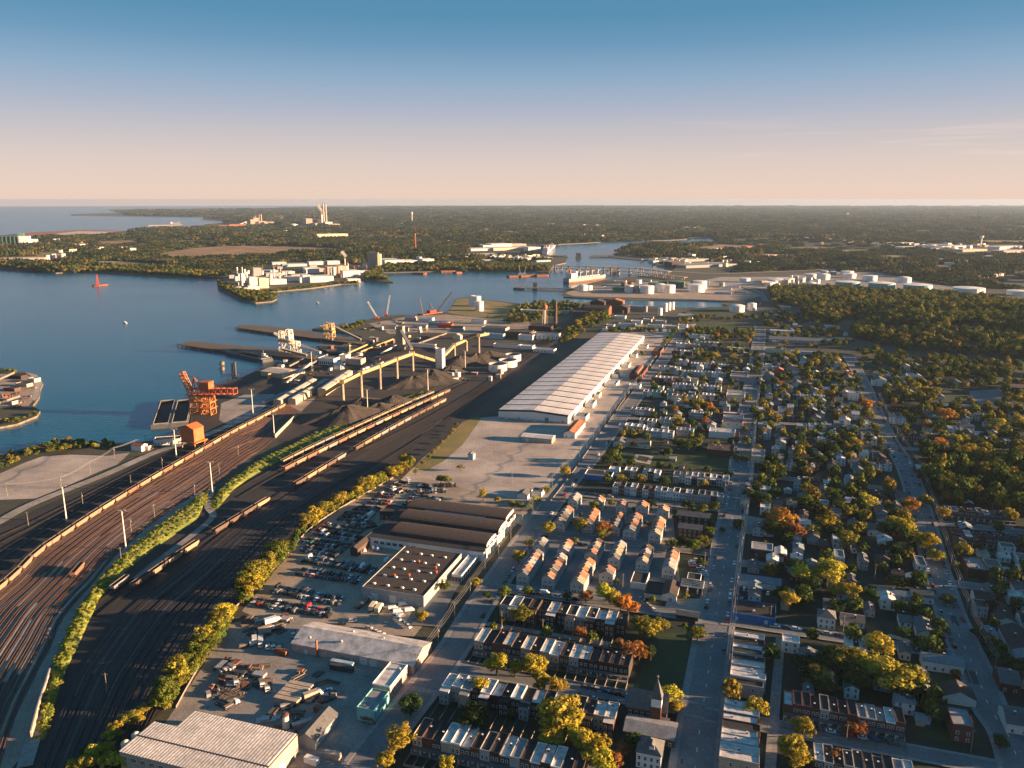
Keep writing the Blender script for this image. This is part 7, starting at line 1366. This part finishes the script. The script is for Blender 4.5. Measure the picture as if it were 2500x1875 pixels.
CN = 'around the southern terraces'; tl_ = [(1213,1650,7,'yellow',13.5),(1258,1655,5,'golden',10),(1308,1655,7,'golden',13.5),(1322,1685,5,'golden',10),(1316,1700,4,'olive',8),(1362,1700,5,'golden',10),(1172,1702,5.2,'yellow',10.5),(1160,1795,8,'dark green',14),(1345,1830,7,'yellow',12),(1418,1838,7,'yellow',12),(1442,1862,8,'golden',13),(1466,1888,6,'yellow',11),(978,1838,7.5,'golden',13),(1002,1748,6.5,'dark green',11),(940,1878,4.5,'golden',8),(1092,1880,4,'yellow',7),(1270,1524,7,'olive',12),(1415,1566,4.5,'rust',9),(1480,1470,6,'yellow',11.5),(1497,1478,5.5,'golden',9),(1430,1474,4.5,'rust',9),(1532,1506,7,'orange',12.5),(1515,1492,5,'orange',9),(1562,1552,6.5,'olive',12),(1592,1560,6.5,'golden',11.5),(1506,1604,5,'rust',9),(1538,1616,6.5,'rust',11),(1560,1612,6,'orange',10),(1618,1542,4.5,'olive',8),(1702,1566,5.2,'olive',9),(1588,1616,3.2,'dark green',10),(1636,1728,7,'yellow',12.5),(1652,1745,4,'golden',8),(1550,1838,5,'dark green',9),(1230,1458,4.2,'green',7),(1290,1455,3.6,'green',6),(1385,1470,4,'dark green',7),(1520,1845,4,'rust',7),(1500,1875,5,'rust',8)]
for x, y, r, c, h in tl_: tree(x, y, r, c, CN, h)
tree(1368,1800,13,'golden','towering over the middle terrace',19,form=3)
for x, y, r, c, h in [(985,1135,5,'golden',10),(1075,1182,4.2,'olive',8),(1092,1184,4.5,'olive',8),(1180,1222,4,'golden',11),(1215,1228,3.2,'golden',5),(1250,1242,4,'olive',7),(1272,1245,4,'green',7),(1290,1248,3.5,'olive',6),(1310,1230,4,'golden',7),(1332,1205,4,'olive',7),(1378,1165,5.5,'golden',10),(1085,1448,4.5,'green',8.5),(1030,1522,4.5,'yellow',8),(1162,1438,3.8,'golden',8),(1338,1308,5.5,'golden',11),(1292,1340,4,'golden',8),(1266,1378,5.2,'golden',10),(1190,1465,3,'dark green',5),(1015,1160,3,'olive',6),(1125,1150,3.5,'olive',6),(1545,805,6,'green',12),(1575,800,5,'green',10),(1500,812,5,'olive',10),(1365,815,6,'olive',12),(1340,835,5,'green',9),(1568,870,5,'olive',9)]: tree(x, y, r, c, 'on the lots beside the first avenue', h)
for x, y, r, c, h in [(1452,1250,5,'olive',9),(1415,1300,5.5,'golden',11),(1475,1312,6,'orange',12),(1470,1320,5,'olive',9),(1500,1300,4,'rust',8),(1660,1340,6,'dark green',9),(1690,1348,7,'green',9),(1640,1345,6,'green',9),(1715,1340,6,'olive',10),(1730,1310,5,'green',8),(1590,1245,5,'dark green',9),(1680,1250,6,'dark green',10),(1710,1255,5,'olive',8),(1740,1250,5,'green',8),(1620,1190,6,'dark green',10),(1625,1120,7,'dark green',11),(1680,1105,8,'dark green',13),(1655,1100,8,'dark green',13),(1700,1098,7,'green',12),(1500,1130,7,'green',13),(1484,1140,6,'dark green',11),(1560,1065,5,'olive',8),(1655,1045,7,'olive',11),(1650,1030,5,'golden',9),(1640,1055,5,'green',9),(1712,1000,8,'golden',13),(1730,1005,6,'orange',11),(1690,1000,6,'olive',10),(1675,995,4,'rust',8),(1645,1010,5,'orange',9),(1720,1040,7,'rust',10),(1690,1045,7,'dark green',10),(1515,1180,5,'golden',8),(1725,880,8,'green',13),(1745,880,8,'golden',13),(1705,885,6,'dark green',11),(1790,880,6.5,'golden',11),(1770,920,6,'dark green',9),(1780,865,5,'green',9),(1825,840,6,'orange',11),(1800,820,8,'olive',13),(1815,825,7,'olive',12),(1680,815,6,'green',11),(1650,890,5,'green',9),(1700,868,6,'green',10),(1740,850,6,'olive',10),(1710,825,6,'green',10)]: tree(x, y, r, c, 'in the blocks between the straight avenues', h)
SE = 'south of the long white house'
for x, y, r, c, h in [(1845,1756,6.5,'golden',11),(1960,1806,6,'golden',11),(1930,1862,7.5,'golden',13),(1948,1880,6,'golden',11),(2032,1870,5,'rust',8),(1990,1678,7,'olive',12),(2015,1700,7,'dark green',12),(2055,1650,10,'olive',16),(2090,1690,9,'dark green',14),(2120,1670,10,'golden',16),(2030,1640,9,'dark green',14),(1965,1650,8,'dark green',12),(2145,1608,8,'yellow',13),(1970,1608,3,'pink-brown',6),(2012,1608,3,'pink-brown',6),(2100,1800,4,'rust',7),(2075,1795,4,'rust',7),(2225,1690,9,'dark green',14),(2215,1720,8,'dark green',13),(2330,1660,3,'rust',6),(2440,1830,4,'dark green',7),(2290,1600,3.5,'rust',5),(2390,1560,5,'dark green',7),(2410,1500,6,'dark green',8),(2490,1660,7,'dark green',10)]: tree(x, y, r, c, SE, h)
tree(2178,1700,12,'golden','the great dome above the brick terrace',18,form=4)
NE_ = 'north of the ranch house'
for x, y, r, c, h in [(2075,1465,6.5,'golden',11),(1925,1490,6.5,'golden',12),(1905,1470,6,'dark green',11),(2018,1428,10,'golden',17),(1965,1430,8,'yellow',13),(1985,1450,7,'dark green',12),(2040,1460,6,'golden',10),(2066,1345,9,'olive',15),(2085,1310,6,'olive',11),(1905,1292,11,'orange',17),(1940,1320,8,'rust',13),(1880,1310,8,'dark green',12),(2012,1300,7.5,'golden',13),(1985,1318,6,'olive',10),(2040,1320,7,'dark green',11),(2110,1250,8.5,'yellow',15),(2095,1260,8,'dark green',12),(2220,1258,7.5,'orange',13),(2180,1300,8,'golden',13),(2208,1312,8,'yellow',13),(2160,1310,7,'dark green',11),(2258,1352,9.5,'golden',16),(2240,1335,7,'dark green',12),(2285,1375,6,'golden',10),(2302,1272,6,'golden',11),(2462,1278,6,'golden',12),(2170,1360,7,'dark green',11),(2200,1372,7,'dark green',11),(1830,1228,8,'dark green',12),(1860,1240,8,'dark green',12),(1890,1225,7,'dark green',12),(1845,1205,7,'dark green',11),(1900,1175,8,'dark green',12),(1870,1165,7,'dark green',12),(1990,1260,8,'dark green',12),(2030,1230,9,'dark green',14),(2055,1255,7,'olive',12),(1965,1245,7,'green',12),(1945,1400,7,'dark green',11),(2120,1470,6,'dark green',9),(2190,1440,6,'green',9),(2230,1440,6,'dark green',9),(2040,1500,6,'dark green',10),(1960,1480,6,'dark green',9),(2310,1480,5,'dark green',8),(2200,1500,6,'dark green',8),(2205,1560,5,'dark green',7)]: tree(x, y, r, c, NE_, h)
UP = 'in the crowded blocks'
for x, y, r, c, h in [(2115,1002,8,'orange',14),(2062,1018,6,'golden',10),(2088,1020,6,'olive',10),(2000,972,6,'golden',11),(1957,1006,4.5,'rust',8),(1905,946,5,'orange',9),(2042,890,6,'yellow',12),(2056,905,6,'golden',12),(2068,925,7,'orange',12),(2110,885,6.5,'golden',11),(2170,880,6.5,'olive',12),(2200,968,8,'olive',14),(2232,958,8,'golden',14),(2255,968,8,'golden',14),(2280,972,8,'olive',14),(2222,980,8,'olive',13),(2180,985,7,'dark green',12),(2305,1035,11,'orange',18),(2290,1056,8,'dark green',13),(2332,1092,8,'golden',14),(2290,1098,8,'orange',12),(2370,1112,7,'golden',12),(2402,1108,7,'golden',12),(2432,1052,9,'golden',14),(2482,1040,8,'golden',13),(2498,1118,8,'golden',12),(2372,1018,8,'dark green',12),(2412,1012,7,'dark green',12),(1960,1110,8,'olive',14),(2030,1115,9,'dark green',14),(2060,1105,8,'dark green',13),(2090,1098,7,'golden',12),(2075,1078,6,'golden',10),(2050,1070,6,'dark green',10),(1885,1140,7,'dark green',11),(2005,1140,7,'dark green',12),(2120,1085,6,'dark green',10),(1900,1030,5,'golden',9),(1875,985,5,'olive',8),(1990,925,6,'dark green',10),(1960,915,6,'olive',10),(1930,880,6,'golden',11),(1945,872,5,'yellow',10),(1900,860,6,'green',10),(1915,845,6,'olive',11),(1980,880,6,'dark green',11),(2010,895,6,'dark green',11),(2140,900,7,'dark green',12),(2130,870,6,'green',11),(1890,830,6,'olive',11),(1918,828,6,'golden',11),(1888,742,8,'golden',14),(1975,850,6,'olive',10),(2290,930,7,'olive',13),(2330,915,7,'dark green',12),(2400,930,7,'dark green',12),(2440,915,7,'olive',12),(2250,920,7,'golden',12)]: tree(x, y, r, c, UP, h)
# ------------------------------------------------------------------ woods that read as one mass
def gn_forest(name, pts, protos, label):
    """pts: (x, y, z, scale xy, scale z, index); one object of kind stuff"""
    me = bpy.data.meshes.new(name); me.from_pydata([p[:3] for p in pts], [], [])
    for nm, k, ty in (('sx', 3, 'FLOAT'), ('sz', 4, 'FLOAT'), ('pick', 5, 'INT')): a = me.attributes.new(nm, ty, 'POINT'); a.data.foreach_set('value', [p[k] for p in pts])
    o = link(name, me, kind='stuff', label=label)
    cl = bpy.data.collections.new(name+'_kinds')
    for i, m in enumerate(protos): q = bpy.data.objects.new(f'{name}_kind_{i}', m); cl.objects.link(q)
    g = bpy.data.node_groups.new(name, 'GeometryNodeTree'); g.interface.new_socket('Geometry', in_out='INPUT', socket_type='NodeSocketGeometry'); g.interface.new_socket('Geometry', in_out='OUTPUT', socket_type='NodeSocketGeometry')
    gi, go = N(g, 'NodeGroupInput'), N(g, 'NodeGroupOutput'); ip = N(g, 'GeometryNodeInstanceOnPoints'); ci = N(g, 'GeometryNodeCollectionInfo'); ci.inputs['Collection'].default_value = cl; ci.inputs['Separate Children'].default_value = True; ci.inputs['Reset Children'].default_value = True
    def at(n, ty): q = N(g, 'GeometryNodeInputNamedAttribute', data_type=ty); q.inputs['Name'].default_value = n; return q.outputs[0]
    cx = N(g, 'ShaderNodeCombineXYZ'); s = at('sx', 'FLOAT'); g.links.new(s, cx.inputs[0]); g.links.new(s, cx.inputs[1]); g.links.new(at('sz', 'FLOAT'), cx.inputs[2])
    rv = N(g, 'FunctionNodeRandomValue', data_type='FLOAT'); rv.inputs[3].default_value = 6.283; rx = N(g, 'ShaderNodeCombineXYZ'); g.links.new(rv.outputs[1], rx.inputs[2])
    g.links.new(gi.outputs[0], ip.inputs['Points']); g.links.new(ci.outputs[0], ip.inputs['Instance']); ip.inputs['Pick Instance'].default_value = True; g.links.new(at('pick', 'INT'), ip.inputs['Instance Index']); g.links.new(rx.outputs[0], ip.inputs['Rotation']); g.links.new(cx.outputs[0], ip.inputs['Scale']); g.links.new(ip.outputs[0], go.inputs[0])
    md = o.modifiers.new('scatter', 'NODES'); md.node_group = g; return o
def wood_tree(seed, m='leaf_wood'):
    R = random.Random(seed); t = TB()
    for i in range(13): ph = i*2.4; z = 1-2*(i+.5)/13*.8; q = sqrt(max(0,1-z*z)); k = R.uniform(.45,.7); t.clump((q*cos(ph)*k, q*sin(ph)*k, 1.05+z*.55*k*1.6), R.uniform(.32,.46), 22, .17, R, R.uniform(.65,1.2))
    return t.mesh('wood_tree', m)
def far_patch(seed, n=5):                      # a block of n*n crowns, 1 unit across each
    R = random.Random(seed); t = TB()
    for a in range(n):
        for b in range(n):
            c = (a-n/2+R.uniform(0,.9), b-n/2+R.uniform(0,.9)); h = R.uniform(.6,1.25); tn = R.uniform(.6,1.25)
            for i in range(26):
                ph, z = R.uniform(0,6.28), R.uniform(-.35,1); q = sqrt(1-z*z); d = Vector((q*cos(ph), q*sin(ph), z)); t.leaf((c[0]+d.x*.55, c[1]+d.y*.55, h*.5+d.z*h*.5), d, .26, tn*R.uniform(.85,1.15), R)
    return t.mesh('wood_patch', 'leaf_far')
FPX = lambda pts: [(p.x, p.y) for p in px(pts)]
wr = random.Random(77)
def hill(x, y): return 22*math.exp(-(((x-HC.x)/250)**2+((y-HC.y)/300)**2))*(1+.22*sin(x*.021+y*.013)*sin(y*.019-x*.008))
HC = P(2440,800)
def build_hill():
    n = 36; S = 820; b = MB(); vs = [(HC.x-S+2*S*i/n, HC.y-S+2*S*j/n, 0) for j in range(n+1) for i in range(n+1)]; vs = [(x, y, hill(x, y)-.6) for x, y, _ in vs]
    b.faces(vs, [(j*(n+1)+i, j*(n+1)+i+1, (j+1)*(n+1)+i+1, (j+1)*(n+1)+i) for j in range(n) for i in range(n) if min(vs[q][2] for q in (j*(n+1)+i, j*(n+1)+i+1, (j+1)*(n+1)+i+1, (j+1)*(n+1)+i)) > -.35], 'land'); b.build('hill', kind='structure')
build_hill()
def scatter(poly, area, r0, r1, h0, h1, keep=1.0, z=None, clear=True):
    out = []; xs = [p[0] for p in poly]; ys = [p[1] for p in poly]; A = abs(sum(poly[i][0]*poly[(i+1) % len(poly)][1]-poly[(i+1) % len(poly)][0]*poly[i][1] for i in range(len(poly))))/2; n = int(A/area)
    k = 0
    while k < n:
        x, y = wr.uniform(min(xs), max(xs)), wr.uniform(min(ys), max(ys))
        if not inpoly(x, y, poly): continue
        k += 1
        if wr.random() > keep or (clear and not clear_of(x, y, .5)): continue
        if hill(x, y) > 1 and sin(x*.031+y*.012)*sin(y*.027-x*.011+1)*sin(x*.009+y*.02) > .33 and wr.random() < .85: continue
        r = wr.uniform(r0, r1); out.append((x, y, (hill(x, y)-.6 if hill(x, y) > 1 else 0), r, r*wr.uniform(h0, h1), wr.randrange(6)))
    return out
WOOD = [wood_tree(100+i) for i in range(6)]
FOOT += [FPX(q) for q in ([(2365,955),(2440,950),(2470,985),(2400,990),(2370,975)],[(2292,955),(2362,955),(2370,985),(2300,990)],[(2060,842),(2200,862),(2400,880),(2520,886),(2520,900),(2380,892),(2180,872)],[(1520,1100),(1600,1098),(1790,1110),(1783,1156),(1640,1143),(1516,1130)],[(1592,1545),(1702,1548),(1688,1702),(1548,1690),(1565,1640)],[(1690,752),(1840,745),(1850,775),(1690,772)],[(2040,790),(2110,785),(2140,800),(2070,812)],[(2170,755),(2260,748),(2280,758),(2190,766)],[(2300,820),(2380,815),(2400,826),(2320,832)])]
wp = []
wp += scatter(FPX([(392,1738),(424,1702),(455,1660),(496,1602),(534,1550),(560,1500),(604,1452),(640,1412),(702,1345),(740,1295),(800,1248),(878,1205),(941,1168),(1000,1132),(1010,1142),(945,1180),(880,1218),(808,1258),(748,1304),(706,1358),(650,1422),(612,1466),(566,1512),(540,1560),(500,1612),(462,1668),(430,1712),(400,1746)]), 16, 1.6, 3.6, .9, 1.5, clear=False)
wp += scatter(FPX([(1950,748),(2030,738),(2100,722),(2250,716),(2350,728),(2500,745),(2750,760),(2750,900),(2520,884),(2400,876),(2200,858),(2130,842),(2090,832),(2060,800),(1990,790),(1955,770)]), 62, 4, 7.5, .95, 1.5)
wp += scatter(FPX([(1875,705),(1960,706),(2060,708),(2180,716),(2300,722),(2250,735),(2100,728),(2020,742),(1940,752),(1885,735)]), 60, 4, 7, .9, 1.4)
wp += scatter(FPX([(2245,1110),(2330,1120),(2400,1125),(2520,1130),(2800,1130),(2800,1270),(2500,1262),(2400,1250),(2300,1235),(2262,1190)]), 55, 4, 7.5, 1, 1.5)
wp += scatter(FPX([(2480,1300),(2800,1300),(2900,1875),(2580,1875),(2530,1500)]), 70, 4, 8, 1, 1.6)
wp += scatter(FPX([(2080,862),(2300,880),(2520,905),(2800,930),(2800,1020),(2500,935),(2300,925),(2180,900)]), 110, 3.5, 6.5, .9, 1.4, .8)
wp += scatter(FPX([(1830,770),(1900,760),(2000,795),(2090,840),(2050,850),(1900,835),(1870,800)]), 150, 3.5, 6, .9, 1.3, .6)
wp += scatter(FPX([(1835,870),(2090,870),(2130,960),(2190,1100),(2250,1200),(2300,1400),(2350,1560),(2440,1800),(1770,1800),(1780,1500),(1800,1250),(1820,1000)]), 215, 2.6, 6.0, .9, 1.45)
wp += scatter(FPX([(2130,900),(2500,940),(2560,1120),(2230,1120),(2170,1000)]), 170, 2.8, 6, .9, 1.4)
wp += scatter(FPX([(2300,1270),(2560,1290),(2600,1860),(2480,1800),(2340,1480)]), 260, 2.4, 5.5, .9, 1.4)
wp += scatter(FPX([(1650,840),(1840,830),(1820,1050),(1790,1200),(1500,1200),(1440,1190),(1530,1040)]), 330, 1.8, 4.6, .9, 1.3)
wp += scatter(FPX([(1410,1215),(1780,1230),(1745,1500),(1240,1440)]), 620, 1.6, 3.2, .9, 1.3); wp += scatter(FPX([(1230,1500),(1740,1520),(1700,1875),(960,1875)]), 480, 1.6, 3.6, .9, 1.3)
wp += scatter(FPX([(1300,742),(1420,745),(1430,752),(1300,790),(1230,792),(1255,760)]), 90, 3, 5.5, .9, 1.3); wp += scatter(FPX([(1440,770),(1480,765),(1490,785),(1450,800),(1380,840),(1350,850),(1390,810)]), 80, 3.5, 6, .9, 1.4)
wp += scatter(FPX([(1480,812),(1650,812),(1650,806),(1480,806)]), 60, 2.5, 4.5, .9, 1.2); wp += scatter(FPX([(0,1115),(90,1092),(140,1080),(260,1084),(300,1090),(200,1100),(100,1108),(40,1130),(0,1150)]), 28, 1.6, 3.4, .8, 1.2); wp += scatter(FPX([(0,1030),(60,1022),(90,1008),(96,1006),(88,1016),(40,1034),(0,1040)]), 22, 1.4, 2.8, .8, 1.1, clear=False); wp += scatter(FPX([(0,905),(30,905),(40,915),(0,915)]), 60, 2, 4, .8, 1.2, clear=False)
wp += scatter(FPX([(820,806),(870,790),(900,783),(880,800),(840,812)]), 40, 2, 4, .8, 1.2); wp += scatter(FPX([(1660,770),(1720,775),(1700,795),(1650,790)]), 200, 3, 5, .9, 1.3)
wp += scatter(FPX([(100,1875),(330,1875),(400,1735),(470,1640),(380,1690),(280,1800)]), 75, 1.2, 2.8, .7, 1.1)
wp += scatter(FPX([(1690,765),(1850,770),(1845,785),(1690,782)]), 220, 3, 5, .9, 1.2); wp += scatter(FPX([(1690,805),(1845,812),(1835,835),(1660,830)]), 120, 3, 6, .9, 1.3)
gn_forest('woodland', wp, WOOD, 'mixed green and golden woodland, shrubs and yard bushes')
# far woods
def far_hills():
    b = MB(); n = 120; vs = []
    for r_, f in ((23500, 0), (26500, 1), (30500, .6)):
        for i in range(n+1): a = radians(-9+70*i/n); hgt = (18+14*sin(i*.31)+9*sin(i*.83+1)+5*sin(i*2.1))*min(1, max(0, (i-4)/14)); vs.append((r_*sin(a), r_*cos(a), -.5+f*max(hgt, 0)))
    b.faces(vs, [(j*(n+1)+i, j*(n+1)+i+1, (j+1)*(n+1)+i+1, (j+1)*(n+1)+i) for j in range(2) for i in range(n)], 'farland'); b.build('hills', kind='structure')
far_hills()
PATCH = [far_patch(200+i) for i in range(5)]
CLR = [FPX(q) for q in FIELDS]+[FPX(q) for q in ([(370,622),(470,606),(560,600),(680,600),(830,606),(840,614),(700,620),(560,628),(420,630)],[(205,645),(250,637),(320,639),(380,644),(470,648),(330,652),(210,650)],[(45,570),(200,561.5),(322,564),(328,571),(180,577),(50,576)],[(1660,612),(1760,596),(1860,600),(1840,612),(1730,618)],[(1800,626),(1870,621),(1965,621),(1950,632),(1850,634)],[(2110,628),(2200,622),(2240,628),(2190,640)],[(2340,588),(2420,586),(2600,588),(2600,594),(2400,593)],
 [(550,676),(640,645),(700,640),(800,640),(935,648),(930,668),(890,684),(830,692),(760,700),(660,710),(600,712),(560,700)],[(890,640),(1070,630),(1070,648),(895,656)],[(1140,605),(1350,592),(1350,614),(1140,632)],[(1930,664),(2000,660),(2150,664),(2260,688),(2420,706),(2400,722),(2100,712),(1860,708),(1790,695),(1800,680)],[(1560,628),(1800,640),(1810,660),(1600,668)],[(700,546),(840,546),(840,556),(700,556)],[(520,544),(680,543),(680,552),(520,556)],[(0,570),(100,570),(110,600),(0,604)],[(0,628),(170,620),(170,642),(0,644)],[(2200,600),(2500,596),(2520,622),(2340,622)],[(770,572),(860,570),(860,582),(770,583)],[(1560,651),(1640,660),(1750,666),(1960,659),(2060,654),(2060,659),(1960,664),(1750,671),(1640,666)])]
BB = [(min(p[0] for p in c), max(p[0] for p in c), min(p[1] for p in c), max(p[1] for p in c), c) for c in CLR]
lp = [(p.x, p.y) for p in land_poly]; WF_ = FPX([(0,652),(130,664),(260,660),(460,673),(540,680),(560,676),(700,640),(930,650),(1070,660),(1290,660),(1345,645),(1310,618),(1360,595),(1500,590),(1640,585),(1752,578),(1752,592),(1640,596),(1540,600),(1500,624),(1600,633),(1700,650),(1830,668),(1950,662),(2250,690),(2500,720),(2700,730),(2900,730),(2900,504.5),(1500,504.5),(1000,506),(640,510),(300,516),(320,526),(500,530),(570,540),(480,556),(330,563),(0,578)])
fp = []
for Y0, Y1, step, th in ((2100,4600,42,11),(4600,8500,62,14),(8500,15000,120,17),(15000,27000,240,22)):
    y = Y0
    while y < Y1:
        x = -.68*y
        while x < .72*y:
            X, Y = x+wr.uniform(-.4,.4)*step, y+wr.uniform(-.4,.4)*step; x += step
            if not inpoly(X, Y, WF_) or not inpoly(X, Y, lp): continue
            if any(a < X < b and c < Y < d and inpoly(X, Y, q) for a, b, c, d, q in BB): continue
            if math.sin(X*.0021+1)*math.sin(Y*.0016+X*.0007)*math.sin(X*.0009-Y*.0011+2) > .38 and wr.random() < .8: continue
            fp.append((X, Y, 0, step/5*1.12, th*wr.uniform(.6,1.5)*(1+.35*sin(X*.004+Y*.003)), wr.randrange(5)))
        y += step
gn_forest('far_forest', fp, PATCH, 'dark far woodland reaching to the horizon')
sp = scatter(FPX([(600,712),(655,716),(676,728),(665,734),(624,738),(595,733),(560,714),(534,702),(531,688),(560,700)]), 45, 3, 5.5, .9, 1.3, clear=False)+scatter(FPX([(660,710),(760,700),(835,690),(875,688),(872,692),(835,694),(760,704),(664,714)]), 60, 2.5, 4, .8, 1.1, clear=False)+scatter(FPX([(890,672),(925,655),(935,668),(925,676),(955,688),(890,684)]), 50, 4, 7, .9, 1.3)+scatter(FPX([(0,648),(130,656),(260,658),(460,668),(530,672),(530,678),(460,677),(260,664),(130,666),(0,655)]), 70, 4, 7, 1, 1.4, clear=False)+scatter(FPX([(940,650),(1100,648),(1300,650),(1345,655),(1340,664),(1290,662),(1070,662),(940,664)]), 90, 4, 7, 1, 1.4, clear=False)
gn_forest('shore_scrub', sp, WOOD, 'scrub and trees along the far shore')
bk = [(x+wr.uniform(-1.5,1.5), y+wr.uniform(-1.5,1.5), z-.5, wr.uniform(.5,1.3)*(2 if wr.random() < .07 else 1), wr.uniform(.35,.8), wr.randrange(6)) for x, y, z in BANK for _ in range(3)]
gn_forest('bank_scrub', bk, [wood_tree(300+i, 'leaf_bank') for i in range(6)], 'bright green scrub covering the planted bank')
print('TREES', TREES[0], 'wood', len(wp), 'far', len(fp))
# ------------------------------------------------------------------ the air
def haze():
    m = bpy.data.materials.new('haze'); m.use_nodes = True; t = m.node_tree; t.nodes.clear(); v = N(t, 'ShaderNodeVolumePrincipled'); v.inputs['Color'].default_value = (.36,.50,.70,1); v.inputs['Density'].default_value = 2.7e-5; v.inputs['Anisotropy'].default_value = .2
    o = N(t, 'ShaderNodeOutputMaterial'); t.links.new(v.outputs[0], o.inputs['Volume']); M['haze'] = m; m.cycles.homogeneous_volume = True
    MB().box(-33000,-33000,-4,33000,33000,229.5,'haze',nobot=False).build('haze', kind='stuff', label='thin evening haze over the whole place')
haze()
finish_labels()
